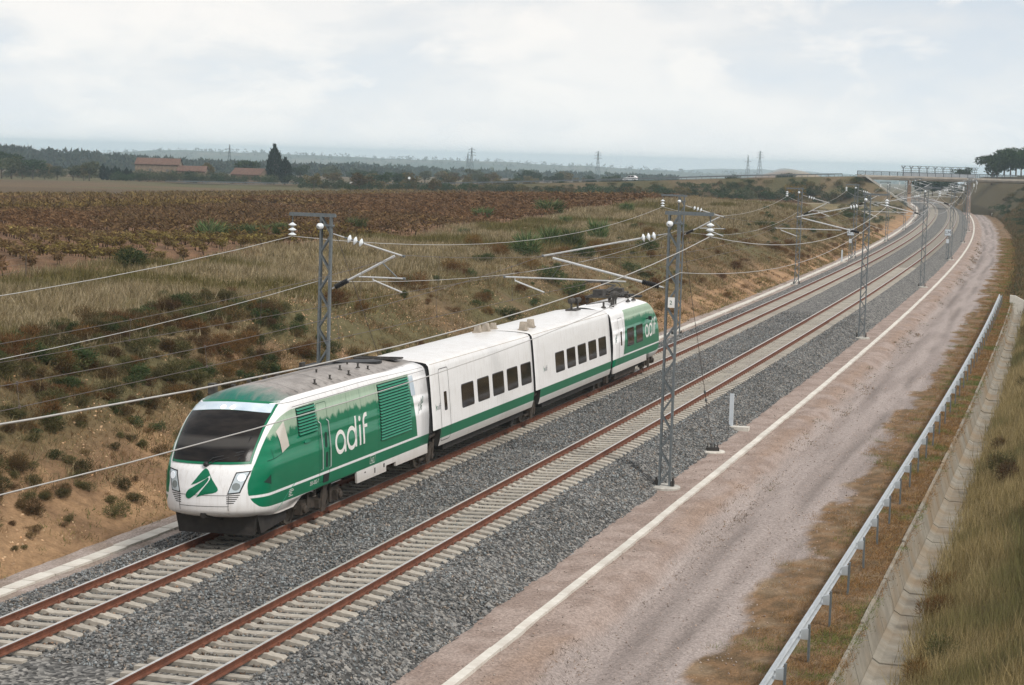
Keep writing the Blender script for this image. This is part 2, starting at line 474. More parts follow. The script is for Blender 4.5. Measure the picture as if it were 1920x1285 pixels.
def svals(a=-8, b=760):
    return np.unique(np.round(np.concatenate([np.arange(a, 130, 0.4), np.arange(130, 330, 1.0), np.arange(330, b + 1, 2.5)]), 3))
def sweep_sheet(name, prof, sv, mat, colfn=None, zfn=None, sub=0.2):
    po = np.array([p[0] for p in prof]); pz = np.array([p[1] for p in prof])
    oo = np.unique(np.concatenate([po, np.arange(po[0], po[-1], sub)]))
    S, O = np.meshgrid(sv, oo, indexing='ij')
    Z = np.interp(O, po, pz)
    if zfn is not None: Z = Z + zfn(S, O)
    X, Y = tp(S, O)
    n, m = S.shape; k = np.arange(n * m).reshape(n, m)
    F = np.stack([k[:-1, :-1], k[:-1, 1:], k[1:, 1:], k[1:, :-1]], -1).reshape(-1, 4)
    cols = colfn(S, O, X, Y).reshape(-1, 3) if colfn else None
    me = raw_mesh(name, np.stack([X, Y, Z], -1).reshape(-1, 3), F, mat, cols, True)
    return link(name, me)

# ballast bed: one sheet carrying both tracks, stones on top of it in the near part
BAL = [(-3.75, -1.02), (-3.45, -0.93), (-2.05, -0.31), (-1.35, -0.275), (1.35, -0.225), (2.43, -0.27), (3.5, -0.275), (6.2, -0.225), (6.75, -0.25), (8.05, -0.93), (8.35, -1.02)]
BO = np.array([p[0] for p in BAL]); BZ = np.array([p[1] for p in BAL])
t = NT('ballast_bed')
v = t.vor(11, 'Color'); e = t.vor(11, 'Distance'); n = t.noise(1.3, 6, 0.75)
g1 = t.n.new('ShaderNodeRGBToBW'); t.l.new(v, g1.inputs[0])
c = t.ramp(g1.outputs[0], [(0.2, (0.05, 0.05, 0.05)), (0.5, (0.135, 0.133, 0.128)), (0.8, (0.32, 0.31, 0.295))])
c = t.mix(0.5, c, t.ramp(n, [(0.3, (0.45, 0.47, 0.5)), (0.7, (1.3, 1.25, 1.15))]), 'MULTIPLY')
t.base(c, 0.9, 0, 0.2); t.bump(e, 1.0, 0.06)
M['ballast'] = t.mat
bb = sweep_sheet('ballast_bed', BAL, svals(), M['ballast'], None, lambda S, O: (fbm(S * 1.7, O * 1.7, 3) - 0.5) * 0.07 * (np.abs(O - 2.4) > 0), 0.25)
tag(bb, 'grey crushed stone bed carrying both railway tracks', 'ballast', kind='structure')

def pathcol(S, O, X, Y):
    a = fbm(S * 0.35, O * 0.8, 4); b = fbm(S * 1.6 + 7, O * 1.6, 3); st = fbm(S * 0.12, O * 2.2 + 31, 4)
    grav = mixc((0.375, 0.30, 0.262), (0.30, 0.232, 0.198), sst(0.4, 0.62, b))
    ochre = sst(9.3, 10.2, O) * sst(11.2, 10.2, O) * sst(0.42, 0.62, a)
    grav = mixc(grav, (0.30, 0.205, 0.145), ochre * 0.5)
    rd = mixc((0.375, 0.32, 0.295), (0.31, 0.262, 0.24), sst(0.35, 0.65, st))
    for oc, wd in ((11.6, 0.26), (12.95, 0.24)):
        k = np.exp(-((O - oc - (fbm(S * 0.03, S * 0 + oc, 2) - 0.5) * 0.9) / wd) ** 2) * sst(0.3, 0.6, fbm(S * 0.09 + oc, O * 0.5, 3))
        rd = mixc(rd, (0.19, 0.16, 0.145), k * 0.75)
    w = sst(10.55, 10.95, O + (a - 0.5) * 0.8)
    out = grav * (1 - w[..., None]) + rd * w[..., None]
    wv = sst(13.75, 14.15, O + (a - 0.5) * 2.2 + (b - 0.5) * 0.6)
    vg = mixc((0.25, 0.155, 0.085), (0.155, 0.105, 0.06), sst(0.42, 0.6, fbm(S * 4 + 3, O * 4, 3)))
    vg = mixc(vg, (0.30, 0.225, 0.15), sst(0.55, 0.7, b) * 0.6)
    out = out * (1 - wv[..., None]) + vg * wv[..., None]
    return out * np.where(O > 13.8, 0.78, 0.88)[..., None]
def stonefleck(name, rough=0.95):
    t = NT(name)
    c = t.attr(); f1 = t.noise(9, 6, 0.7); f2 = t.vor(22, 'Color')
    bw = t.n.new('ShaderNodeRGBToBW'); t.l.new(f2, bw.inputs[0])
    c = t.mix(0.5, c, t.ramp(f1, [(0.3, 0.6), (0.7, 1.35)]), 'MULTIPLY')
    c = t.mix(0.45, c, t.ramp(bw.outputs[0], [(0.15, 0.5), (0.5, 1.0), (0.85, 1.5)]), 'MULTIPLY')
    t.base(c, rough, 0, 0.1); t.bump(f1, 0.6, 0.03)
    return t.mat
M['gravel'] = stonefleck('gravel_path')
o_ = sweep_sheet('path', [(7.9, -0.96), (8.2, -0.92), (10.1, -0.93), (10.55, -1.05), (11.0, -1.4), (11.4, -1.5), (12.3, -1.46), (13.6, -1.52), (14.6, -1.55), (16.86, -1.6)], svals(-8, 520), M['gravel'], pathcol,
                 lambda S, O: (fbm(S * 0.9, O * 1.3, 3) - 0.5) * 0.09 + (fbm(S * 3, O * 3, 2) - 0.5) * 0.03 - 0.03 * np.exp(-((O - 11.55) / 0.3) ** 2) - 0.03 * np.exp(-((O - 12.9) / 0.3) ** 2), 0.16)
tag(o_, 'pinkish gravel path and rutted dirt road beside the railway', 'path', kind='structure')
def lpathcol(S, O, X, Y):
    b = fbm(S * 1.6 + 7, O * 1.6, 3)
    return 0.85 * mixc((0.40, 0.335, 0.30), (0.31, 0.25, 0.21), sst(0.4, 0.62, b))
o_ = sweep_sheet('path', [(-5.45, -0.98), (-4.9, -0.9), (-3.3, -0.95)], svals(), M['gravel'], lpathcol, lambda S, O: (fbm(S * 2, O * 2, 2) - 0.5) * 0.04, 0.2)
tag(o_, 'narrow gravel path at the foot of the cutting slope', 'path', kind='structure')

# ---------------------------------------------------------------- loose ballast stones
def stones(name, npts, srange, orange, rad, mat, zfn, keep=None, colfn=None):
    s = RNG.uniform(srange[0], srange[1], npts); o = RNG.uniform(orange[0], orange[1], npts)
    if keep is not None:
        k = keep(s, o); s = s[k]; o = o[k]
    n = len(s)
    x, y = tp(s, o); z = zfn(s, o)
    r = rad[0] + (rad[1] - rad[0]) * RNG.random(n) ** 1.6
    base = np.array([(1, 0, 0), (0, 1, 0), (-1, 0, 0), (0, -1, 0), (0, 0, 1), (0, 0, -1)], float)
    tri = np.array([(0, 1, 4), (1, 2, 4), (2, 3, 4), (3, 0, 4), (1, 0, 5), (2, 1, 5), (3, 2, 5), (0, 3, 5)])[:]
    q = RNG.normal(size=(n, 4)); q /= np.linalg.norm(q, axis=1)[:, None]
    w, a, b, c = q.T
    R = np.stack([1 - 2 * (b * b + c * c), 2 * (a * b - c * w), 2 * (a * c + b * w), 2 * (a * b + c * w), 1 - 2 * (a * a + c * c), 2 * (b * c - a * w),
                  2 * (a * c - b * w), 2 * (b * c + a * w), 1 - 2 * (a * a + b * b)], -1).reshape(n, 3, 3)
    V = base[None] * (0.65 + 0.75 * RNG.random((n, 6, 1))) * np.array([1.25, 0.9, 0.75])
    V = np.einsum('nij,nkj->nki', R, V) * r[:, None, None]
    V = V + np.stack([x, y, z], -1)[:, None, :]
    F = (tri[None] + (np.arange(n) * 6)[:, None, None]).reshape(-1, 3)
    g = RNG.random(n)
    col = np.stack([0.08 + 0.24 * g ** 1.8] * 3, -1)
    hue = RNG.random(n)
    col[hue < 0.30] *= np.array([0.92, 1.0, 1.04]); col[hue > 0.85] *= np.array([1.2, 1.0, 0.84])
    if colfn is not None: col = colfn(col, s, o)
    return link(name, raw_mesh(name, V.reshape(-1, 3), F, mat, np.repeat(col, 6, 0)))
t = NT('ballast_stone'); t.base(t.attr(), 0.85, 0, 0.3); M['stone'] = t.mat
SLP = 0.6
def clear_of_sleepers(s, o):
    ds = np.abs((s / SLP - np.round(s / SLP)) * SLP)
    on = (ds < 0.165) & ((np.abs(o) < 1.33) | (np.abs(o - D2) < 1.33))
    rail = (np.abs(np.abs(o) - GA / 2) < 0.1) | (np.abs(np.abs(o - D2) - GA / 2) < 0.1)
    den = np.where(s < 45, 1.0, np.clip(1.0 - (s - 45) / 80, 0.3, 1))
    rag = np.where(o > 0, o < 8.15 + 0.35 * (RNG.random(len(s)) - 0.6), o > -3.6 + 0.3 * (RNG.random(len(s)) - 0.4))
    return ~on & ~rail & rag & (RNG.random(len(s)) < den)
zst = lambda s, o: np.interp(o, BO, BZ) + RNG.random(len(s)) * 0.03
def stcol(c, s, o):
    n = fbm(s * 0.3, o * 0.3, 3)[:, None]
    inner = ((np.abs(o) < 1.2) | (np.abs(o - D2) < 1.2))[:, None]
    near = (np.minimum(np.abs(np.abs(o) - GA / 2), np.abs(np.abs(o - D2) - GA / 2)) < 0.32)[:, None]
    return c * (0.75 + 0.5 * n) * np.where(inner, (1.10, 1.04, 0.96), (1.0, 1.01, 1.0)) * np.where(near, (0.95, 0.78, 0.66), (1, 1, 1))
o_ = stones('ballast_stones', 155000, (1, 110), (-3.75, 8.4), (0.022, 0.050), M['stone'], zst, clear_of_sleepers, stcol)
tag(o_, 'loose grey and brown crushed stones covering the track bed', 'stones', kind='stuff')
def pz(s, o): return np.interp(o, [8.2, 10.1, 11.0, 13.6, 16.8], [-0.92, -0.93, -1.4, -1.52, -1.6]) + 0.005
o_ = stones('gravel_stones', 26000, (3, 120), (8.3, 14.5), (0.010, 0.034), M['stone'], pz,
            lambda s, o: RNG.random(len(s)) < np.where((o > 10.3) & (o < 11.3), 0.8, 0.3) * np.clip(1.3 - s / 90, 0.15, 1), lambda c, s, o: (0.8 * c + 0.14) * (1.25, 1.03, 0.9))
tag(o_, 'scattered pebbles on the gravel path and dirt road', 'stones', kind='stuff')

# ---------------------------------------------------------------- tracks
RP = [(-0.036, -0.002), (-0.030, 0.0), (0.030, 0.0), (0.036, -0.002), (0.036, -0.040), (0.012, -0.052), (0.010, -0.140), (0.030, -0.152), (0.075, -0.160), (0.075, -0.172), (-0.075, -0.172), (-0.075, -0.160), (-0.030, -0.152), (-0.010, -0.140), (-0.012, -0.052), (-0.036, -0.040)]
t = NT('rail_rust'); n1 = t.noise(4, 6, 0.65); t.base(t.ramp(n1, [(0.3, (0.105, 0.040, 0.022)), (0.55, (0.17, 0.062, 0.034)), (0.75, (0.22, 0.090, 0.052))]), 0.8, 0.1); M['rust'] = t.mat
t = NT('rail_head'); n1 = t.noise(3, 4); t.base(t.ramp(n1, [(0.3, (0.52, 0.50, 0.47)), (0.7, (0.72, 0.71, 0.69))]), 0.38, 0.6); M['railhead'] = t.mat
def rail(o, zfun, parent):
    sv = np.concatenate([np.arange(-8, 60, 1.0), np.arange(60, 300, 3.0), np.arange(300, 800, 5.0)])
    n = len(RP)
    A = np.zeros((len(sv), n, 3))
    for j, (po, pz_) in enumerate(RP):
        x, y = tp(sv, o + po); A[:, j, 0] = x; A[:, j, 1] = y; A[:, j, 2] = zfun + pz_
    g = G(); b = A.reshape(-1, 3); fs = []; ms = []
    for i in range(len(sv) - 1):
        for j in range(n):
            j2 = (j + 1) % n
            fs.append((i * n + j, i * n + j2, (i + 1) * n + j2, (i + 1) * n + j)); ms.append(1 if j in (0, 1, 2) else 0)
    g.v = [tuple(p) for p in b]; g.f = fs; g.m = ms; g.n = len(b)
    g.f.append(tuple(range(n))[::-1]); g.m.append(0)
    return ob('rail', g, [M['rust'], M['railhead']], parent)
# one concrete sleeper: high at the rail seats, low in the middle and at the ends
def sleeper_mesh():
    st = [(-1.30, -0.275), (-1.24, -0.235), (-1.0, -0.205), (-0.92, -0.175), (-0.58, -0.175), (-0.48, -0.215), (0, -0.222), (0.48, -0.215), (0.58, -0.175), (0.92, -0.175), (1.0, -0.205), (1.24, -0.235), (1.30, -0.275)]
    g = G(); A = []
    for x, z in st:
        A.append([(x, -0.15, -0.44), (x, -0.125, z - 0.012), (x, -0.105, z), (x, 0.105, z), (x, 0.125, z - 0.012), (x, 0.15, -0.44)])
    A = np.array(A, float)
    g.grid(A, 0, flip=False)
    g.add(A[0], [(0, 1, 2, 3, 4, 5)]); g.add(A[-1], [(5, 4, 3, 2, 1, 0)])
    return mesh_of('sleeper', g, M['sleeper'])
def fast_mesh(g, s, o, zc, ang):
    for side in (-1, 1):
        for e in (-1, 1):
            oo = e * GA / 2 + side * 0.115
            x, y = tp(s, o + oo)
            g.box((float(x), float(y), zc + oo * PHI - 0.155), (0.075, 0.09, 0.05), 0, ang, 0.6)
            if side * e > 0 or True:
                g.tube([(float(x), float(y), zc + oo * PHI - 0.14), (float(x), float(y), zc + oo * PHI - 0.10)], 0.018, 5)
SLM = sleeper_mesh()
def make_track(o, label):
    r = empty('railway_track', label, 'track', P(0, o, 0))
    inv = r.matrix_world
    base = P(0, o, 0)
    for e, z in ((-1, 0.0), (1, CANT)):
        q = rail(o + e * GA / 2, z, r); q.location = -base
    zc = CANT / 2
    k0 = math.ceil(2.4 / SLP); n = 0
    g = G(); far = []
    for k in range(k0, k0 + 300):
        s = k * SLP; a = float(th_at(s)) - math.pi / 2
        q = link('sleeper', SLM, r, P(s, o, zc) - base, (0, -PHI, a))
        if s < 100: fast_mesh(g, s, o, zc, a)
    f = ob('rail_fastenings', g, M['rust'], r, -base); f['kind'] = 'stuff'
    g = G()
    for k in list(range(-12, k0)) + list(range(k0 + 300, 1250)):
        s = k * SLP; x, y = tp(s, o)
        g.box((float(x), float(y), zc - 0.30), (2.6, 0.22, 0.2), 0, float(th_at(s)) - math.pi / 2)
    f = ob('far_sleepers', g, M['sleeper'], r, -base); f['kind'] = 'stuff'
    return r
bpy.context.view_layer.update()
make_track(0.0, 'railway track of rusty rails on concrete sleepers carrying the green and white train')
make_track(D2, 'empty railway track of rusty rails on pale concrete sleepers next to the gravel path')

# ---------------------------------------------------------------- concrete strips along the track
def strip(name, label, oc, w, z, h, length, s0, s1, mat, gap, cat, n_max=300, jit=0.0, s_break=None):
    r = empty(name, label, cat, P(s0, oc, z))
    base = P(s0, oc, z)
    g = G(); g.box((0, 0, 0), (w, length - gap, h)); me = mesh_of('slab', g, mat)
    s = s0; n = 0
    while n < n_max and s < s1:
        sm = s + length / 2
        o = oc + random.uniform(-jit, jit) + (0.0 if s_break is None or sm < s_break else -0.28)
        link('slab', me, r, P(sm, o, z + random.uniform(-1, 1) * jit * 0.2) - base, (random.uniform(-jit, jit) * 0.1, random.uniform(-jit, jit) * 0.2, float(th_at(sm)) - math.pi / 2 + random.uniform(-jit, jit) * 0.3))
        n += 1; s += length
    if s < s1:
        sv = np.arange(s, s1, 6.0); A = np.zeros((len(sv), 4, 3))
        for j, (do, dz) in enumerate(((-w / 2, -h / 2), (-w / 2, h / 2), (w / 2, h / 2), (w / 2, -h / 2))):
            x, y = tp(sv, oc + do); A[:, j, 0] = x; A[:, j, 1] = y; A[:, j, 2] = z + dz
        g = G(); g.grid(A)
        f = ob('far_slabs', g, mat, r, -base); f['kind'] = 'stuff'
    return r
strip('concrete_kerb', 'long pale concrete kerb strip along the gravel path beside the empty track', 9.33, 0.25, -0.93, 0.16, 2.0, 0, 500, M['kerbwhite'], 0.012, 'kerb', 200, 0.012)
strip('cable_trough', 'row of pale concrete cable trough covers at the foot of the cutting slope', -4.12, 0.42, -0.92, 0.10, 1.0, 4, 700, M['kerbwhite'], 0.03, 'trough', 280, 0.03)

# ---------------------------------------------------------------- drain with sloping wall and floor slabs
M['drain'] = None
t = NT('drain_concrete'); a = t.noise(1.3, 7, 0.65); b = t.noise(0.35, 3, 0.5); s_ = t.noise(2.5, 5, 0.6, None, (6, 6, 0.4))
c = t.ramp(a, [(0.3, (0.20, 0.178, 0.145)), (0.6, (0.30, 0.275, 0.23)), (0.8, (0.39, 0.36, 0.305))])
c = t.mix(t.ramp(b, [(0.46, 0.0), (0.64, 0.7)]), c, (0.26, 0.185, 0.11)); c = t.mix(t.ramp(s_, [(0.52, 0.0), (0.7, 0.55)]), c, (0.19, 0.175, 0.15))
t.base(c, 0.9, 0, 0.1); t.bump(a, 0.3, 0.02); M['drain'] = t.mat
dr = empty('drainage_channel', 'concrete drainage channel with stepped floor slabs below the crash barrier', 'channel', P(0, 17.3, -2.6)); _b = P(0, 17.3, -2.6)
L_ = 3.0
for k in range(int(156 / L_)):
    s0 = -4 + k * L_; s1 = s0 + L_ - 0.07
    def q(s, o, z):
        return P(s, o, z) - _b
    jz = random.uniform(-0.03, 0.03)
    g = G()
    top = -1.52 + random.uniform(-0.05, 0.03)
    ws = [(16.80, top), (16.90, top - 0.01), (17.16, -2.42), (17.16, -2.75), (16.70, -2.75)]
    g.prism(ws, lambda p: q(s0, p[0], p[1]), lambda p: q(s1, p[0], p[1]))
    ob('wall_panel', g, M['drain'], dr)
    g = G()
    g.prism([(17.14, -2.46 + jz), (17.36, -2.60 + jz), (18.24, -2.60 + jz), (18.24, -2.9), (17.14, -2.9)], lambda p: q(s0, p[0], p[1]), lambda p: q(s1, p[0], p[1]))
    ob('floor_slab', g, M['drain'], dr)
g = G(); g.prism([(16.7, -2.7), (16.7, -0.85), (17.2, -0.9), (18.6, -1.6), (18.6, -2.7)], lambda p: P(151.5, p[0], p[1]) - _b, lambda p: P(152.1, p[0], p[1]) - _b)
ob('head_wall', g, M['kerbwhite'], dr)

# ---------------------------------------------------------------- crash barrier
t = NT('barrier_steel'); a = t.noise(2.5, 6, 0.6); t.base(t.ramp(a, [(0.3, (0.46, 0.50, 0.53)), (0.7, (0.62, 0.66, 0.69))]), 0.42, 0.45); M['barrier'] = t.mat
br = empty('crash_barrier', 'galvanised steel crash barrier with posts along the dirt road', 'barrier', P(0, 16.0, -1.6)); _b = P(0, 16.0, -1.6)
WB = [(-0.03, 0.16), (-0.02, 0.15), (0.065, 0.115), (0.065, 0.07), (-0.02, 0.025), (-0.03, 0.0), (-0.02, -0.025), (0.065, -0.07), (0.065, -0.115), (-0.02, -0.15), (-0.03, -0.16)]
def wbeam(s0, s1):
    sv = np.arange(s0, s1 + 0.01, (s1 - s0) / 4); A = np.zeros((len(sv), len(WB) * 2, 3))
    for j, (do, dz) in enumerate(WB + [(a - 0.006, b) for a, b in WB[::-1]]):
        x, y = tp(sv, 15.80 - do); A[:, j, 0] = x - _b.x; A[:, j, 1] = y - _b.y; A[:, j, 2] = -0.86 + dz - _b.z + 0.0
    A = np.concatenate([A, A[:, :1]], 1)
    return G().grid(A)
s = 0.35
pg = G(); pg.box((0, 0, 0.42), (0.055, 0.11, 1.15)); pm = mesh_of('post', pg, M['steel'])
kg = G(); kg.add([(-0.20, -0.06, 0.62), (-0.02, -0.06, 0.62), (-0.02, 0.06, 0.62), (-0.20, 0.06, 0.62), (-0.20, -0.06, 0.86), (-0.02, -0.06, 0.90), (-0.02, 0.06, 0.90), (-0.20, 0.06, 0.86)],
                 [(0, 3, 2, 1), (4, 5, 6, 7), (0, 1, 5, 4), (1, 2, 6, 5), (2, 3, 7, 6), (3, 0, 4, 7)])
km = mesh_of('bracket', kg, M['barrier'])
bg = G(); bg.lathe([(0.022, 0), (0.022, 0.02), (0.012, 0.03)], (-0.235, 0, 0.74), (-1, 0, 0), 6); bm_ = mesh_of('bolt', bg, M['black'])
i = 0
while s < 150:
    ob('beam', wbeam(s - 2.02, s + 1.98), M['barrier'], br, smooth=False)
    a = float(th_at(s)) - math.pi / 2
    link('post', pm, br, P(s, 16.06, -1.62) - _b, (0, random.uniform(-0.02, 0.02), a))
    link('bracket', km, br, P(s, 16.06, -1.62) - _b, (0, 0, a))
    if s < 60: link('bolt', bm_, br, P(s, 16.06, -1.62) - _b, (0, 0, a))
    s += 4.0; i += 1

# ================================================================ the train
def paint_white(name, dirty=0.5):
    t = NT(name)
    z = t.sep(t.coord('Object'))[2]
    n = t.noise(1.1, 6, 0.6, None, (0.6, 1, 1.6)); st = t.noise(2.0, 5, 0.65, None, (4.0, 4.0, 0.35))
    c = t.mix(t.ramp(n, [(0.35, 0.0), (0.75, 0.45)]), (0.81, 0.81, 0.81), (0.66, 0.65, 0.63))
    c = t.mix(t.ramp(st, [(0.50, 0.0), (0.74, 0.42)]), c, (0.50, 0.46, 0.42))
    low = t.math('SUBTRACT', 1.0, t.step(z, 0.95, 0.25))
    c = t.mix(t.math('MULTIPLY', low, 0.5), c, (0.36, 0.30, 0.24))
    t.base(c, 0.28); t.b.inputs['Coat Weight'].default_value = 0.08; t.b.inputs['Coat Roughness'].default_value = 0.12; t.b.inputs['Specular IOR Level'].default_value = 0.22
    return t
M['twhite'] = paint_white('train_white').mat
t = NT('train_green'); n = t.noise(1.4, 5); t.base(t.ramp(n, [(0.3, (0.001, 0.135, 0.064)), (0.7, (0.003, 0.165, 0.080))]), 0.35, 0, 0.25); M['tgreen'] = t.mat
t = NT('train_glass'); n = t.noise(1.7, 4, 0.5, None, (0.5, 1, 1.4)); t.base(t.ramp(n, [(0.35, (0.012, 0.010, 0.010)), (0.7, (0.042, 0.030, 0.024))]), 0.05, 0, 0.3); M['tglass'] = t.mat
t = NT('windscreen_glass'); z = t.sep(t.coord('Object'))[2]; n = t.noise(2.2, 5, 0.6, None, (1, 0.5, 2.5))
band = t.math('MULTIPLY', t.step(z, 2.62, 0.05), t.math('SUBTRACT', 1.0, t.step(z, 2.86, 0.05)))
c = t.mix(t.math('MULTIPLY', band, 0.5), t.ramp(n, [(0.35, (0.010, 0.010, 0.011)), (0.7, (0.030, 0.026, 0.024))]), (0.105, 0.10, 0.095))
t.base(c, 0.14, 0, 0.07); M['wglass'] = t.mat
t = NT('lamp_panel'); n = t.noise(3, 3); t.base(t.ramp(n, [(0.3, (0.46, 0.56, 0.66)), (0.7, (0.62, 0.70, 0.77))]), 0.15); M['lamppanel'] = t.mat
M['lamplens'] = NT('lamp_lens').base((0.55, 0.62, 0.66), 0.12, 0.2).mat
M['lampgrey'] = NT('lamp_grey').base((0.22, 0.25, 0.25), 0.25, 0.2).mat
t = NT('lit_lamp'); t.base((1, 0.97, 0.85), 0.3); t.b.inputs['Emission Color'].default_value = (1, 0.93, 0.72, 1); t.b.inputs['Emission Strength'].default_value = 0.9; M['litlamp'] = t.mat
t = NT('bright_lamp'); t.base((0.9, 0.95, 1.0), 0.3); t.b.inputs['Emission Color'].default_value = (0.85, 0.93, 1.0, 1); t.b.inputs['Emission Strength'].default_value = 0.12; M['brightlamp'] = t.mat
M['letter'] = simple('letter_white', (0.80, 0.79, 0.76), 0.4, 0, 0.05)
M['seam'] = simple('seam_dark', (0.10, 0.095, 0.09), 0.7, 0, 0.2)
M['seamg'] = simple('seam_green', (0.003, 0.06, 0.035), 0.6, 0, 0.2)
M['roofgear'] = simple('roof_equipment', (0.055, 0.05, 0.045), 0.65, 0.2, 0.5, 6)
M['pod'] = simple('roof_pod', (0.36, 0.31, 0.25), 0.75, 0, 0.3, 5)
M['wheel'] = simple('wheel_steel', (0.16, 0.135, 0.11), 0.55, 0.5, 0.35, 5)
M['vent'] = simple('vent_green', (0.012, 0.20, 0.115), 0.5, 0, 0.15)
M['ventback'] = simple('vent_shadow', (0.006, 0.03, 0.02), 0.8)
M['dkgreen'] = simple('script_green', (0.01, 0.10, 0.06), 0.6)
M['grey_mark'] = simple('grey_mark', (0.22, 0.24, 0.25), 0.6)

def text_mesh(body, size, shear=0.0):
    cu = bpy.data.curves.new('lettering', 'FONT'); cu.body = body; cu.size = size; cu.shear = shear; cu.resolution_u = 3
    o = bpy.data.objects.new('lettering', cu); COL.objects.link(o)
    bpy.context.view_layer.update()
    me = bpy.data.meshes.new_from_object(o.evaluated_get(bpy.context.evaluated_depsgraph_get()))
    vs = [tuple(v.co) for v in me.vertices]; fs = [tuple(p.vertices) for p in me.polygons]
    bpy.data.objects.remove(o); bpy.data.curves.remove(cu); bpy.data.meshes.remove(me)
    return vs, fs
def stroke(g, pts, w, mapf, closed=False):
    pts = [np.array(p, float) for p in pts]
    fine = []
    for i in range(len(pts) if closed else len(pts) - 1):
        a = pts[i]; b = pts[(i + 1) % len(pts)]; k = max(1, int(math.ceil(np.linalg.norm(b - a) / 0.12)))
        fine += [a + (b - a) * j / k for j in range(k)]
    if not closed: fine.append(pts[-1])
    pts = fine; n = len(pts)
    L = []; R = []
    for i, p in enumerate(pts):
        a = pts[(i - 1) % n] if (closed or i) else pts[i]; b = pts[(i + 1) % n] if (closed or i < n - 1) else pts[i]
        d = b - a; d = d / (np.linalg.norm(d) + 1e-9); nn = np.array([-d[1], d[0]])
        L.append(mapf(p + nn * w / 2)); R.append(mapf(p - nn * w / 2))
    m = len(pts)
    fs = [(i, (i + 1) % m, m + (i + 1) % m, m + i) for i in range(m if closed else m - 1)]
    g.add(L + R, fs)
def ell(cx, cy, rx, ry, n=28, a0=0, a1=360):
    full = abs(a1 - a0) >= 360
    k = n if full else n + 1
    return [(cx + rx * math.cos(math.radians(a0 + (a1 - a0) * i / n)), cy + ry * math.sin(math.radians(a0 + (a1 - a0) * i / n))) for i in range(k)]
def brand_letters(parent, mapf, mat):
    """four rounded letters, unit: x 0..2.85, height 0..0.95"""
    w = 0.125
    g = G(); stroke(g, ell(0.42, 0.33, 0.355, 0.30), w, mapf, True); stroke(g, [(0.80, 0.36), (0.80, 0.10), (0.815, -0.01)], w, mapf); ob('letter_a', g, mat, parent)
    g = G(); stroke(g, ell(1.34, 0.33, 0.34, 0.30), w, mapf, True); stroke(g, [(1.70, 0.95), (1.70, 0.02)], w, mapf); ob('letter_d', g, mat, parent)
    g = G(); stroke(g, [(2.05, 0.64), (2.05, 0.02)], w, mapf); stroke(g, ell(2.05, 0.83, 0.05, 0.045, 12), 0.075, mapf, True); ob('letter_i', g, mat, parent)
    g = G(); stroke(g, [(2.37, 0.02), (2.37, 0.68)] + ell(2.57, 0.70, 0.20, 0.20, 8, 180, 85)[0:] + [(2.68, 0.90)], w, mapf); stroke(g, [(2.37, 0.56), (2.68, 0.56)], 0.10, mapf); ob('letter_f', g, mat, parent)
from mathutils.geometry import delaunay_2d_cdt
def fill(poly, mapf, sp=0.07):
    """fill any outline with small triangles so that it can follow a curved surface"""
    pts = [np.array(p, float) for p in poly]; b = []
    for i in range(len(pts)):
        a, c = pts[i], pts[(i + 1) % len(pts)]; k = max(1, int(np.linalg.norm(c - a) / sp))
        b += [a + (c - a) * j / k for j in range(k)]
    lo = np.min(b, 0); hi = np.max(b, 0)
    inner = [np.array((x, z)) for x in np.arange(lo[0] + sp / 2, hi[0], sp) for z in np.arange(lo[1] + sp / 2, hi[1], sp)]
    n = len(b)
    vs, es, fs = delaunay_2d_cdt([Vector(p) for p in b + inner], [(i, (i + 1) % n) for i in range(n)], [list(range(n))], 1, 1e-5)[:3]
    g = G(); g.add([mapf((v[0], v[1])) for v in vs], [tuple(f) for f in fs])
    return g
def rrect(s0, s1, z0, z1, r, n=4, shear=0.0):
    out = []
    for cx, cz, a in ((s1 - r, z1 - r, 0), (s0 + r, z1 - r, 90), (s0 + r, z0 + r, 180), (s1 - r, z0 + r, 270)):
        for k in range(n + 1):
            t = math.radians(a + 90 * k / n); x = cx + r * math.cos(t); z = cz + r * math.sin(t)
            out.append((x + (z - z0) * shear, z))
    return out

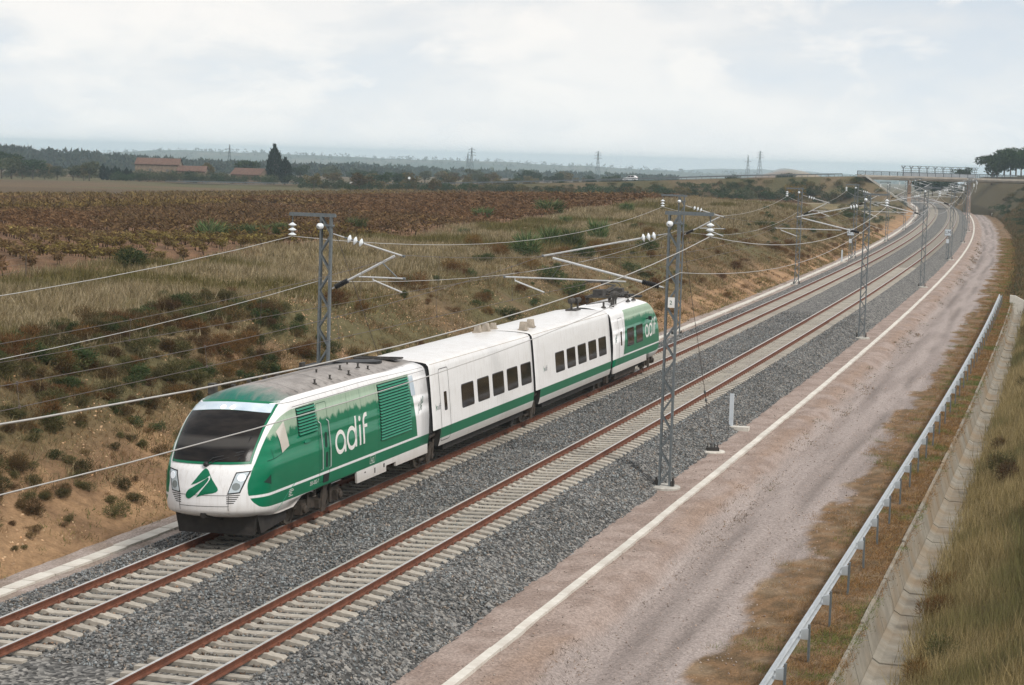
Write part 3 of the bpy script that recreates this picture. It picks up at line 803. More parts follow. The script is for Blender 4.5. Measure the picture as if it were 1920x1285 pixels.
WZ = np.array([(0.66, 1.33), (0.76, 1.40), (0.90, 1.455), (1.3, 1.50), (1.9, 1.515), (2.6, 1.48), (3.2, 1.405), (3.5, 1.355), (3.62, 1.30), (3.70, 1.20), (3.80, 0.98), (3.90, 0.68), (3.97, 0.40), (4.01, 0.16), (4.02, 0.02)])
FZ = np.array([(0.66, 0.95), (0.76, 0.42), (0.86, 0.10), (0.95, 0.02), (1.1, 0.0), (1.5, 0.02), (1.9, 0.12), (2.2, 0.26), (2.45, 0.41), (2.7, 0.60), (2.95, 0.83), (3.14, 1.04), (3.3, 1.26), (3.42, 1.46), (3.53, 1.67), (3.66, 1.86), (3.78, 2.02), (3.88, 2.18), (3.94, 2.38), (3.98, 2.75), (4.01, 3.4), (4.02, 4.0)])
class Nose:
    """cab vehicle: horizontal outlines stacked; a = distance behind the nose tip"""
    def __init__(self, tip, tail, d, n=3.2, roofdrop=0.0, hs=1.0, L0=1.0):
        self.L0 = L0
        self.tip, self.tail, self.d, self.n, self.rd, self.hs = tip, tail, d, n, roofdrop, hs
        self.ref = (tip + tail) / 2
    def W(self, z): return float(np.interp(z, WZ[:, 0], WZ[:, 1]))
    def F(self, z): return float(np.interp(z, FZ[:, 0], FZ[:, 1]))
    def Lc(self, z): return self.L0 * float(np.interp(z, [0.6, 2.2, 3.5, 4.02], [1.0, 1.0, 1.05, 1.35]))
    def hz(self, a, z):
        k = max(0.0, (z - 3.3) / 0.7)
        t = sst(8.0, 14.2, a) * self.rd
        if z < 0.955: z = z + (0.955 - z) * float(sst(3.0, 3.25, a))
        return z - k * float(t) - (z - 2.6) * (1 - self.hs) * (1 if z > 2.6 else 0)
    def loc(self, a, o, z):
        return ((self.tip - self.ref + a * 1.0) if self.d > 0 else (self.tip - self.ref - a), -o, self.hz(a, z))
    def fa(self, o, z):
        W = self.W(z); u = min(abs(o) / W, 0.9999)
        return self.F(z) + self.Lc(z) * (1 - (1 - u ** self.n) ** (1 / self.n))
    def front(self, o, z, eps=0.0):
        return self.loc(self.fa(o, z) - eps, o, z)
    def side(self, a, z, eps=0.0, sg=1):
        """side surface; near the nose the wall curves inward"""
        W = self.W(z); F = self.F(z); L = self.Lc(z)
        o = W
        if a < F + L:
            u = max(0.0, 1 - (a - F) / L); o = W * max(0.0, 1 - u ** self.n) ** (1 / self.n)
        return self.loc(a, sg * (o + eps), z)
    def body(self):
        ln = abs(self.tail - self.tip)
        zs = sorted(set(list(WZ[:, 0]) + list(FZ[:, 0]) + list(np.arange(1.0, 3.6, 0.2)) + [3.55, 3.66, 3.75, 3.85, 3.94, 3.99]))
        rows = []
        for z in zs:
            W, F, L = self.W(z), self.F(z), self.Lc(z)
            row = []
            back = [ln - (ln - F - L) * k / 14 for k in range(14)]
            for a in back: row.append(self.loc(a, -W, z))
            for k in range(33):
                t = -90 + 180 * k / 32; s_, c_ = math.sin(math.radians(t)), math.cos(math.radians(t))
                row.append(self.loc(F + L * (1 - abs(c_) ** (2 / self.n)), W * math.copysign(abs(s_) ** (2 / self.n), s_), z))
            for a in back[::-1]: row.append(self.loc(a, W, z))
            rows.append(row)
        A = np.array(rows); g = G(); g.grid(A, 0, flip=self.d > 0)
        nv = A.shape[1]; nz = len(zs)
        cap = [(i * nv) for i in range(nz)] + [(i * nv + nv - 1) for i in range(nz - 1, -1, -1)]
        g.f.append(tuple(cap if self.d > 0 else cap[::-1])); g.m.append(1)
        g.f.append(tuple(range(nv))); g.m.append(0)
        g.f.append(tuple((nz - 1) * nv + i for i in range(nv))[::-1]); g.m.append(0)
        return g

def cab_paint(name, N, fcurve, zline, rear_edge, pale_z, roof_dirty):
    """painted shell: white, green flank with a white line, paler upper flank with a ragged edge, grimy roof"""
    t = NT(name)
    X = t.sep(t.coord('Object')); y = X[1]; z = X[2]
    x = X[0] if N.d > 0 else t.math('MULTIPLY', X[0], -1.0)
    a = t.math('ADD', x, abs(N.tail - N.tip) / 2)              # distance behind the nose tip
    n = t.noise(1.1, 6, 0.6, None, (0.6, 1, 1.6)); st = t.noise(2.0, 5, 0.65, None, (5.0, 5.0, 0.35)); fine = t.noise(9, 4)
    white = t.mix(t.ramp(n, [(0.35, 0.0), (0.75, 0.3)]), (0.81, 0.81, 0.815), (0.69, 0.68, 0.665))
    white = t.mix(t.ramp(st, [(0.50, 0.0), (0.75, 0.42)]), white, (0.44, 0.39, 0.34))
    low = t.math('SUBTRACT', 1.0, t.step(z, 0.95, 0.28))
    white = t.mix(t.math('MULTIPLY', low, 0.6), white, (0.36, 0.31, 0.25))
    fc = t.n.new('ShaderNodeFloatCurve'); cv = fc.mapping.curves[0]
    pts = fcurve
    while len(cv.points) < len(pts): cv.points.new(0.5, 0.5)
    for p, (zz, aa) in zip(cv.points, pts):
        p.location = ((zz - 0.6) / 3.4, aa / 8.0); p.handle_type = 'AUTO'
    fc.mapping.update()
    t.l.new(t.math('DIVIDE', t.math('SUBTRACT', z, 0.6), 3.4), fc.inputs['Value'])
    fa = t.math('MULTIPLY', fc.outputs[0], 8.0)
    m1 = t.step(t.math('SUBTRACT', a, fa), 0.0, 0.006)
    side = t.step(t.math('ABSOLUTE', y), 0.80, 0.01)
    ztop = t.math('SUBTRACT', 1.0, t.step(z, 3.44, 0.006))
    zbot = t.step(z, 0.955, 0.005)
    upper = t.step(z, zline, 0.004)
    back = t.math('SUBTRACT', 1.0, t.step(t.math('ADD', a, t.math('MULTIPLY', z, 0.27)), rear_edge, 0.012))
    keep = t.math('MAXIMUM', back, t.math('SUBTRACT', 1.0, upper))
    line = t.math('MULTIPLY', t.step(z, zline - 0.035, 0.005), t.math('SUBTRACT', 1.0, t.step(z, zline + 0.035, 0.005)))
    mask = t.math('MULTIPLY', t.math('MULTIPLY', m1, side), t.math('MULTIPLY', ztop, zbot))
    mask = t.math('MULTIPLY', mask, keep)
    mask = t.math('MULTIPLY', mask, t.math('SUBTRACT', 1.0, line))
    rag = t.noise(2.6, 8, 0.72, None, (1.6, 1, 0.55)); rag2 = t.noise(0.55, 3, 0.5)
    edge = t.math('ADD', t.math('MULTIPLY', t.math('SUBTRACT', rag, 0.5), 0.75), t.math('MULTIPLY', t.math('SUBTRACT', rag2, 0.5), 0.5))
    fz = t.step(t.math('ADD', z, edge), pale_z, 0.05)
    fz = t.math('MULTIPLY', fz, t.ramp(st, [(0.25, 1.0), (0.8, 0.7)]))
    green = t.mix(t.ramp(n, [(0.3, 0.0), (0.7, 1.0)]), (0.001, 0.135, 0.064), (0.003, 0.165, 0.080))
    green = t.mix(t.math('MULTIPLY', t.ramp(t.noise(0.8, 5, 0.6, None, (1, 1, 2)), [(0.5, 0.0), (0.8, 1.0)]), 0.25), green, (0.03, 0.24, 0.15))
    green = t.mix(t.math('MULTIPLY', fz, 0.78), green, (0.46, 0.54, 0.42))  # upper flank mixed paler above a ragged edge
    c = t.mix(mask, white, green)
    # roof
    rz = t.step(z, 3.66, 0.02); ra = t.step(t.math('ADD', a, t.math('MULTIPLY', t.noise(1.6, 7, 0.7, None, (0.4, 2.6, 1)), 2.4)), 4.0, 0.7)
    roofm = t.math('MULTIPLY', rz, t.step(t.math('ABSOLUTE', y), 1.17, 0.008))
    roofm = t.math('SUBTRACT', rz, roofm, clamp=True)
    grime = t.mix(t.ramp(n, [(0.3, 0.0), (0.7, 1.0)]), (0.19, 0.17, 0.155), (0.38, 0.35, 0.325))
    grime = t.mix(t.ramp(fine, [(0.45, 0.0), (0.75, 0.5)]), grime, (0.10, 0.09, 0.085))
    if roof_dirty:
        cap = t.mix(ra, t.mix(t.ramp(t.noise(2.2, 6, 0.7, None, (0.5, 3, 1)), [(0.4, 0.1), (0.7, 0.75)]), (0.006, 0.15, 0.11), (0.06, 0.12, 0.10)), grime)
        c = t.mix(roofm, c, cap)
    t.base(c, 0.3); t.b.inputs['Coat Weight'].default_value = 0.08; t.b.inputs['Coat Roughness'].default_value = 0.12; t.b.inputs['Specular IOR Level'].default_value = 0.22
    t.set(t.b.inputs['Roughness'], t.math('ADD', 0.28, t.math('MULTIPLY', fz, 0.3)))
    return t.mat

def wheelset(parent, xs, y=0.753, r=0.44):
    for x in xs:
        for sg in (-1, 1):
            g = G(); g.lathe([(r + 0.03, -0.07), (r + 0.03, -0.045), (r, -0.04), (r, 0.06), (r - 0.07, 0.065), (r - 0.09, 0.03), (0.14, 0.02), (0.13, 0.09), (0.0, 0.09)], (x, sg * y, r), (0, sg, 0), 22)
            ob('wheel', g, M['wheel'], parent, smooth=False)
def bogie(parent, x, wb, z0=0.0):
    """two-axle bogie: side frames, axle boxes, coil springs, brake gear"""
    g = G()
    for sg in (-1, 1):
        y = sg * 1.08
        g.prism([(-wb / 2 - 0.35, 0.50), (-wb / 2 + 0.35, 0.50), (-0.55, 0.34), (0.55, 0.34), (wb / 2 - 0.35, 0.50), (wb / 2 + 0.35, 0.50), (wb / 2 + 0.3, 0.72), (0.6, 0.66), (-0.6, 0.66), (-wb / 2 - 0.3, 0.72)],
                lambda p: (x + p[0], y - 0.08, p[1]), lambda p: (x + p[0], y + 0.08, p[1]))
        for e in (-1, 1):
            g.box((x + e * wb / 2, y + sg * 0.10, 0.45), (0.34, 0.22, 0.30)); g.lathe([(0.12, 0), (0.12, 0.08), (0.06, 0.10)], (x + e * wb / 2, y + sg * 0.2, 0.45), (0, sg, 0), 12)
            g.tube([(x + e * (wb / 2 - 0.5), y + sg * 0.12, 0.30), (x + e * (wb / 2 - 0.5), y + sg * 0.12, 0.85)], 0.05, 7)
        g.box((x, y + sg * 0.14, 0.42), (0.5, 0.16, 0.26))
        g.prism([(-0.16, 0.18), (0.14, 0.18), (0.30, 0.9), (-0.02, 0.9)], lambda p: (x + p[0], y + sg * 0.2, p[1]), lambda p: (x + p[0], y + sg * 0.26, p[1]))
    g.box((x, 0, 0.55), (0.6, 2.0, 0.25))
    ob('bogie_frame', g, M['bogie'], parent)
    g = G()
    for sg in (-1, 1):
        for e in (-0.34, 0.34):
            g = G()
            pts = [(x + e + 0.10 * math.cos(k * 0.9), sg * 1.14 + 0.10 * math.sin(k * 0.9), 0.62 + k * 0.009) for k in range(38)]
            g.tube(pts, 0.022, 5); ob('coil_spring', g, M['wheel'], parent)
    wheelset(parent, (x - wb / 2, x + wb / 2))
def vehicle(name, label, sref):
    return empty(name, label, 'train car', P(sref, 0, CANT / 2), (-PHI, 0, float(th_at(sref))))

# ---------------------------------------------------------------- leading power car
N = Nose(11.80, 25.93, 1, 2.2, 0.20, 1.0, 1.2)
loco = vehicle('power_car', 'green and white power car at the head of the train with a sloping dark windscreen', N.ref)
loco['category'] = 'locomotive'
FC = [(0.6, 8), (0.94, 7.0), (0.96, 3.2), (0.98, 1.65), (1.03, 0.76), (1.14, 0.55), (1.33, 0.42), (1.5, 0.39), (1.88, 0.50), (2.25, 0.75), (2.74, 1.21), (3.1, 1.72), (3.21, 1.93), (3.33, 2.3), (3.40, 2.75), (3.44, 4.4), (4.0, 8)]
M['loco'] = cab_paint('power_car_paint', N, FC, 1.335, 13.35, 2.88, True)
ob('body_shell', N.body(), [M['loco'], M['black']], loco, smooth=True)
for p in loco.children[-1].data.polygons:
    if len(p.vertices) > 4: p.use_smooth = False
def sgrid(N, parent, name, a0, a1, z0, z1, mat, eps, sg=1, shear=0.0, r=0.05):
    g = G(); poly = rrect(a0, a1, z0, z1, r, 4, shear)
    g = fill(poly, lambda p: N.side(p[0], p[1], max(eps, 0.006), sg), 0.22)
    n = len(poly); g.add([N.side(p[0], p[1], max(eps, 0.006), sg) for p in poly] + [N.side(p[0], p[1], -0.01, sg) for p in poly], [(i, (i + 1) % n, n + (i + 1) % n, n + i) for i in range(n)])
    return ob(name, g, mat, parent)
def seamline(N, parent, pts, mat=None, w=0.018, sg=1, closed=False, name='panel_seam'):
    g = G(); stroke(g, pts, w, lambda p: N.side(p[0], p[1], 0.006, sg), closed)
    return ob(name, g, mat or M['seam'], parent)
# windscreen, its green surround and the lamp panel above it
def frontgrid(z0f, z1f, hwf, eps, nu=24, nv=10):
    A = np.zeros((nu + 1, nv + 1, 3))
    for i in range(nu + 1):
        u = -1 + 2 * i / nu
        for j in range(nv + 1):
            v = j / nv
            z = z0f(u) + (z1f(u) - z0f(u)) * v; o = u * hwf(z)
            A[i, j] = N.front(o, z, eps)
    g = G(); g.grid(A, flip=True)
    # rim so that it has thickness
    ring = [A[i, 0] for i in range(nu + 1)] + [A[nu, j] for j in range(1, nv + 1)] + [A[i, nv] for i in range(nu - 1, -1, -1)] + [A[0, j] for j in range(nv - 1, 0, -1)]
    inn = [(p[0] + 0.03, p[1], p[2]) for p in ring]; m = len(ring)
    g.add(ring + inn, [(i, m + i, m + (i + 1) % m, (i + 1) % m) for i in range(m)])
    return g
hw = lambda z: float(np.interp(z, [2.2, 2.8, 3.4, 3.75], [1.11, 1.15, 1.165, 1.11]))
ztop = lambda u: 3.50 - 0.10 * u * u
fr = ob('windscreen_surround', frontgrid(lambda u: 2.20, lambda u: 3.74 - 0.10 * u * u, lambda z: hw(z) + 0.045, 0.016, 40, 16), M['tgreen'], loco, smooth=True)
wsn = ob('windscreen', frontgrid(lambda u: 2.265, ztop, hw, 0.028, 32, 14), M['wglass'], loco, smooth=True)
lp = ob('lamp_panel', frontgrid(lambda u: ztop(u) + 0.008, lambda u: 3.69 - 0.09 * u * u, lambda z: hw(z) - 0.005, 0.032, 32, 10), M['lamppanel'], loco, smooth=True)
for o in (-0.12, 0.16):
    g = G(); poly = [(o + 0.075 * math.cos(k * 0.5236), 3.565 + 0.05 * math.sin(k * 0.5236)) for k in range(12)]
    g.prism(poly, lambda p: N.front(p[0], p[1], 0.0), lambda p: N.front(p[0], p[1], 0.055)); ob('lamp', g, M['litlamp'], lp)
g = G(); g.tube([N.front(0.02, 2.2, 0.05), N.front(0.20, 2.36, 0.06), N.front(0.95, 2.52, 0.05)], 0.018, 6); g.tube([N.front(0.10, 2.2, 0.05), N.front(0.30, 2.30, 0.06), N.front(0.95, 2.46, 0.05)], 0.012, 6)
g.bar(N.front(0.86, 2.30, 0.03), N.front(1.0, 2.88, 0.03), 0.03, 0.03); g.lathe([(0.07, 0), (0.07, 0.07), (0.03, 0.1)], N.front(0.03, 2.19, 0.0), (-1, 0, 0.3), 10)
ob('wiper', g, M['black'], loco)
# headlights with dark frames and grey lenses, slots below
for sg in (1, -1):
    def fp(poly, e0, e1):
        if len(poly) == 4:
            (a_, b_, c_, d_) = [np.array((sg * p[0], p[1])) for p in poly]
            A = np.zeros((9, 9, 3))
            for i_ in range(9):
                for j_ in range(9):
                    u, v = i_ / 8, j_ / 8
                    q_ = (a_ * (1 - u) + b_ * u) * (1 - v) + (d_ * (1 - u) + c_ * u) * v
                    A[i_, j_] = N.front(q_[0], q_[1], e1)
            g = G(); g.grid(A, flip=sg > 0)
            ring = [A[i_, 0] for i_ in range(9)] + [A[8, j_] for j_ in range(1, 9)] + [A[i_, 8] for i_ in range(7, -1, -1)] + [A[0, j_] for j_ in range(7, 0, -1)]
            m_ = len(ring); g.add(ring + [(p[0] + e1 - e0, p[1], p[2]) for p in ring], [(i_, m_ + i_, m_ + (i_ + 1) % m_, (i_ + 1) % m_) for i_ in range(m_)])
            return g
        g = G(); pl = [(sg * p[0], p[1]) for p in poly]
        if sg < 0: pl = pl[::-1]
        g.prism(pl, lambda p: N.front(p[0], p[1], e0), lambda p: N.front(p[0], p[1], e1)); return g
    h = ob('headlight', fp([(0.68, 1.43), (0.99, 1.46), (1.19, 2.03), (0.85, 2.00)], -0.03, 0.010), M['black'], loco)
    ob('glass', fp([(0.715, 1.465), (0.97, 1.49), (1.15, 2.0), (0.875, 1.97)], -0.02, 0.02), M['lamplens'], h)
    for (o, z, r, mt) in ((1.00, 1.86, 0.098, 'brightlamp'), (0.89, 1.635, 0.098, 'lampgrey')):
        ob('lamp', fp([(o + r * math.cos(k * 0.4488), z + r * math.sin(k * 0.4488)) for k in range(14)], 0.0, 0.03), M[mt], h)
    for k in range(5):
        z = 1.40 - k * 0.052
        ob('vent_slot', fp([(0.66, z - 0.012), (0.98 - 0.035 * k, z - 0.006), (0.98 - 0.035 * k, z + 0.014), (0.66, z + 0.008)], -0.01, 0.006), M['black'], loco)
g = G()
fm = lambda p: N.front(p[0], p[1], 0.004)
stroke(g, [(-0.74 + 1.48 * k / 12, 1.40) for k in range(13)], 0.014, fm); stroke(g, [(-0.72 + 1.44 * k / 12, 1.11) for k in range(13)], 0.014, fm)
for sg in (-1, 1): stroke(g, [(sg * 0.72, 1.40), (sg * 0.70, 1.1), (sg * 0.70, 0.80)], 0.014, fm)
ob('panel_seam', g, M['seam'], loco)
# emblem on the nose: rounded green triangle split by two pale curved bands
def flat(o, z): return (o, z - 0.06 * o)
LG1 = [(0.04, 2.10), (0.09, 2.08), (0.13, 2.04), (0.27, 1.82), (0.42, 1.63), (0.44, 1.57), (0.40, 1.52), (0.30, 1.48), (0.08, 1.43), (-0.17, 1.33), (-0.10, 1.42), (-0.02, 1.53), (0.15, 1.75), (0.195, 1.83), (0.205, 1.89), (0.18, 1.93), (0.15, 1.90), (0.06, 1.83), (-0.05, 1.77), (-0.20, 1.69), (-0.35, 1.63), (-0.27, 1.74), (-0.19, 1.84), (-0.05, 2.03), (0.0, 2.08)]
LG2 = [(0.14, 1.88), (0.05, 1.81), (-0.05, 1.74), (-0.31, 1.57), (-0.41, 1.51), (-0.48, 1.42), (-0.50, 1.33), (-0.47, 1.28), (-0.40, 1.265), (-0.33, 1.30), (-0.20, 1.40), (-0.08, 1.52), (0.05, 1.66), (0.13, 1.77), (0.165, 1.84)]
em = None
for nm, L in (('emblem', LG1), ('emblem', LG2)):
    ob(nm, fill([flat(*p) for p in L], lambda p: N.front(p[0], p[1], 0.008), 0.05), M['tgreen'], loco)
# pilot plough under the nose
g = G()
g.prism([(-1.2, 0.80), (1.2, 0.80), (1.08, 0.24), (-1.08, 0.24)], lambda p: N.loc(0.55 + 0.25 * abs(p[0]), p[0], p[1]), lambda p: N.loc(0.75 + 0.25 * abs(p[0]), p[0], p[1]))
for sg in (-1, 1):
    g.prism([(0.75, 0.8), (3.0, 0.8), (2.6, 0.35), (1.0, 0.24)], lambda p: N.loc(p[0] + 0.1, sg * 1.10, p[1]), lambda p: N.loc(p[0] + 0.1, sg * 1.20, p[1]))
ob('plough', g, M['under'], loco)
g = G(); g.tube([N.front(0.05, 0.86, 0.02), N.front(0.1, 0.80, 0.10), N.front(0.2, 0.62, 0.06)], 0.03, 6); g.lathe([(0.09, 0), (0.09, 0.05)], N.front(0.0, 0.86, 0.0), (-1, 0, 0), 10); ob('coupling_hook', g, M['under'], loco)
# flank details on both sides
for sg in (1, -1):
    g = G(); pl = [(1.69, 2.93), (2.19, 3.17), (2.38, 2.52), (2.40, 2.46), (1.90, 2.33)]
    g = fill(pl, lambda p: N.side(p[0], p[1], 0.012, sg)); ob('cab_window', g, NT('cab_window_reflection').base((0.62, 0.58, 0.52), 0.08).mat if sg > 0 else M['tglass'], loco)  # reflection put into the pane as a pale colour, right flank only
    seamline(N, loco, [(1.05, 2.22), (1.5, 2.26), (1.9, 2.31)], M['seamg'], 0.016, sg); seamline(N, loco, [(1.35, 2.25), (1.28, 2.52)], M['seamg'], 0.014, sg)
    g = G(); pl = [(0.80, 1.69), (1.12, 1.60), (1.12, 1.86)]
    g = fill(pl, lambda p: N.side(p[0], p[1], 0.008, sg)); ob('jack_recess', g, M['ventback'], loco)
    # two louvre panels
    for a0, a1, z0, z1, nsl in ((3.12, 4.48, 2.64, 3.40, 9), (9.53, 12.35, 1.66, 3.40, 19)):
        lou = sgrid(N, loco, 'louvre_panel', a0, a1, z0, z1, M['ventback'], 0.004, sg, 0.0, 0.02)
        hgt = (z1 - z0) / nsl
        for k in range(nsl):
            z = z0 + hgt * (k + 0.08)
            g = G(); A = np.array([[N.side(a0 + 0.02, z, 0.05, sg), N.side(a1 - 0.02, z, 0.05, sg)], [N.side(a0 + 0.02, z + hgt * 0.5, 0.006, sg), N.side(a1 - 0.02, z + hgt * 0.5, 0.006, sg)], [N.side(a0 + 0.02, z + 0.003, 0.004, sg), N.side(a1 - 0.02, z + 0.003, 0.004, sg)]])
            g.grid(A, close_u=True, flip=sg < 0); ob('slat', g, M['vent'], lou)
    # cab door with handrails, foot recess
    dr_ = seamline(N, loco, rrect(4.55, 5.30, 1.10, 3.36, 0.06), M['seamg'], 0.016, sg, True, 'cab_door')
    for a in (4.62, 5.22):
        g = G(); g.tube([N.side(a, 2.85, 0.0, sg), N.side(a, 2.80, 0.06, sg), N.side(a + 0.05, 2.0, 0.06, sg), N.side(a + 0.05, 1.48, 0.06, sg), N.side(a + 0.05, 1.44, 0.0, sg)], 0.016, 6); ob('handrail', g, M['alu'], loco)
    sgrid(N, loco, 'door_window', 4.98, 5.16, 2.05, 2.5, M['ventback'], 0.004, sg, 0, 0.08); sgrid(N, loco, 'door_recess', 5.02, 5.18, 1.48, 1.92, M['ventback'], 0.004, sg, 0, 0.05)
    sgrid(N, loco, 'foot_step', 4.85, 5.25, 1.06, 1.30, M['black'], 0.02, sg, 0, 0.03)
    sgrid(N, loco, 'marker_lamp', 3.45, 3.85, 2.38, 2.46, M['vent'], 0.035, sg, 0, 0.035)
    sgrid(N, loco, 'rear_window', 12.50, 12.90, 2.72, 3.38, M['lamppanel'], 0.006, sg, -0.12, 0.03)
    seamline(N, loco, [(2.9, 3.46), (8, 3.46), (14.0, 3.46)], None, 0.014, sg); seamline(N, loco, [(2.2, 3.60), (8, 3.60), (14.0, 3.60)], None, 0.010, sg)
    seamline(N, loco, [(1.6, 0.75), (2.4, 1.25), (2.75, 1.38)], NT('edge_light').base((0.05, 0.4, 0.26), 0.4).mat, 0.02, sg)
    brand_letters(loco, (lambda p: N.side(5.75 + p[0] * 0.985, 1.74 + p[1] * 0.99, 0.006, sg)) if sg > 0 else (lambda p: N.side(8.6 - p[0] * 0.985, 1.74 + p[1] * 0.99, 0.006, sg)), M['letter'])
    for a in (6.9, 8.0, 9.35, 12.45):
        seamline(N, loco, [(a, 1.40), (a, 3.42)], M['seamg'], 0.010, sg)
    # skirts
    g = G()
    pl = [(7.55, 0.97), (14.05, 0.97), (14.05, 0.66), (11.0, 0.66), (11.0, 0.80), (10.1, 0.80), (10.1, 0.62), (7.6, 0.62)]
    g.prism(pl, lambda p: N.side(p[0], 1.0, -0.06 - 0.0, sg)[:2] + (p[1],), lambda p: N.side(p[0], 1.0, 0.004, sg)[:2] + (p[1],)); sk = ob('side_skirt', g, M['twhite'], loco)
    for a, z, w_, h_ in ((8.2, 0.86, 0.10, 0.04), (9.05, 0.80, 0.08, 0.16), (9.85, 0.84, 0.10, 0.12)):
        g = G(); g.prism(rrect(a, a + w_, z - h_ / 2, z + h_ / 2, 0.01), lambda p: N.side(p[0], 1.0, -0.02, sg)[:2] + (p[1],), lambda p: N.side(p[0], 1.0, 0.009, sg)[:2] + (p[1],)); ob('latch', g, M['black'], sk)
    for body, a, z, size, sh, mt in (('355-002-7', 3.85, 1.12, 0.16, 0, 'letter'), ('A2', 8.72, 1.10, 0.20, 0, 'letter'), ('Talgo', 13.0, 2.02, 0.34, 0.35, 'dkgreen')):
        vs, fs = text_mesh(body, size, sh); g = G()
        rotk = 0.55 if body == 'Talgo' else 0.0
        wdt = max(v[0] for v in vs)
        def tm(v):
            x_, y_ = v[0] * (0.8 if rotk else 1.0), v[1] * (1.25 if rotk else 1.0) + v[0] * rotk
            return N.side(a + (x_ if sg > 0 else wdt - x_), z + y_, 0.006, sg)
        g.add([tm(v) for v in vs], fs); ob('lettering', g, M[mt], loco)
    seamline(N, loco, rrect(8.64, 9.06, 1.06, 1.30, 0.02), M['letter'], 0.014, sg, True, 'number_box')
    g = G()
    for k in range(5): stroke(g, [(2.35, 1.24 - k * 0.045), (2.35 + (0.28, 0.34, 0.22, 0.18, 0.30)[k], 1.24 - k * 0.045)], 0.016, lambda p: N.side(p[0], p[1], 0.006, sg))
    ob('data_panel', g, M['letter'], loco)
# roof equipment
def rbox(par, name, a, o, z, d, mat, N_=N, taper=1.0):
    g = G(); g.box(N_.loc(a, o, z), d, 0, 0, taper); return ob(name, g, mat, par)
rbox(loco, 'roof_horn', 3.0, -1.05, 3.90, (0.22, 0.20, 0.30), M['roofgear'])
for a, o, w_, h_ in ((4.3, -1.02, 0.16, 0.06), (5.4, -1.03, 0.12, 0.08), (6.5, -1.0, 0.14, 0.14), (7.4, -1.02, 0.2, 0.06)):
    rbox(loco, 'roof_fitting', a, o, 3.86, (w_, 0.10, h_), M['roofgear'])
rbox(loco, 'antenna', 9.35, -1.0, 3.93, (0.22, 0.06, 0.28), M['roofgear'], taper=1.5)
rbox(loco, 'roof_box', 9.9, -0.92, 3.90, (1.2, 0.34, 0.14), M['black']); rbox(loco, 'roof_box', 11.3, -0.85, 3.88, (1.0, 0.3, 0.12), M['black'])
for a, o in ((5.6, 0.95), (6.9, 0.9), (7.2, 0.35), (8.3, 0.95), (8.6, 0.55), (9.6, 0.75), (10.1, 0.2), (10.2, 0.85)):
    g = G(); g.lathe([(0.07, 0), (0.07, 0.03), (0.03, 0.05), (0.03, 0.13), (0.05, 0.15)], N.loc(a, o, 3.80 if o > 0.8 else 3.92), (0, 0, 1), 8); ob('roof_eyelet', g, M['roofgear'], loco)
g = G()
for a in np.arange(3.4, 12.8, 0.55): stroke(g, [(o_, a) for o_ in (1.12, 1.0)], 0.03, lambda p: N.loc(p[1], p[0], float(np.interp(p[0], WZ[::-1, 1], WZ[::-1, 0])) + 0.012))
for a in (4.0, 6.3, 8.7, 11.0): stroke(g, [(o_, a) for o_ in np.linspace(-1.1, 1.1, 9)], 0.02, lambda p: N.loc(p[1], p[0], float(np.interp(abs(p[0]), WZ[::-1, 1], WZ[::-1, 0])) + 0.010))
ob('roof_joints', g, M['seam'], loco)
g = G(); pl = [(11.9 + 1.05 * math.cos(t_), -0.15 + 0.75 * math.sin(t_)) for t_ in np.linspace(0, 2 * math.pi, 22)[:-1]]
g.prism(pl, lambda p: N.loc(p[0], p[1], 3.85), lambda p: N.loc(p[0], p[1], 4.03)); ob('fan_grille', g, M['black'], loco)
g = G(); g.add([N.loc(13.0, -0.7, 4.05), N.loc(13.7, -0.7, 4.03), N.loc(13.7, 0.75, 4.0), N.loc(13.0, 0.75, 4.02)], [(0, 1, 2, 3)])
for p0, p1 in (((13.0, -0.7), (13.0, 0.75)), ((13.7, -0.7), (13.7, 0.75)), ((13.0, 0.75), (13.7, 0.75)), ((13.0, -0.7), (13.7, -0.7))): g.bar(N.loc(p0[0], p0[1], 4.05), N.loc(p1[0], p1[1], 4.05), 0.05)
ob('roof_hatch', g, M['roofgear'], loco)
g = G(); g.box(N.loc(9.6, 0, 0.55), (4.2, 2.2, 0.45)); g.box(N.loc(7, 0, 0.78), (12.0, 2.3, 0.12)); g.box(N.loc(2.2, 0, 0.5), (1.2, 2.0, 0.4)); ob('underframe', g, M['under'], loco)
bogie(loco, 17.0 - N.ref, 2.7)

# ---------------------------------------------------------------- passenger cars
CSEC = [(1.40, 0.70), (1.47, 0.95), (1.505, 1.31), (1.49, 1.7), (1.455, 2.2), (1.415, 2.78), (1.365, 3.35), (1.33, 3.50), (1.25, 3.585), (1.10, 3.62), (0.7, 3.665), (0.3, 3.69), (0.0, 3.695)]
def cw(z):
    k = [p for p in CSEC if p[0] > 1.2]
    return float(np.interp(z, [p[1] for p in k], [p[0] for p in k]))
t = paint_white('coach_paint')
z = t.sep(t.coord('Object'))[2]
prev = t.b.inputs['Base Color'].links[0].from_socket
stripe = t.math('MULTIPLY', t.step(z, 0.965, 0.004), t.math('SUBTRACT', 1.0, t.step(z, 1.315, 0.004)))
top = t.step(z, 3.5, 0.1); dn = t.noise(1.6, 6, 0.65)
prev = t.mix(t.math('MULTIPLY', top, t.ramp(dn, [(0.35, 0.05), (0.7, 0.55)])), prev, (0.60, 0.56, 0.52))
t.set(t.b.inputs['Base Color'], t.mix(stripe, prev, (0.002, 0.145, 0.070))); M['coach'] = t.mat
class Flat:
    """coach flank seen as (s, z)"""
    def __init__(self, ref): self.ref = ref; self.d = 1
    def side(self, s, z, eps=0.0, sg=1): return (s - self.ref, -sg * (cw(z) + eps), z)
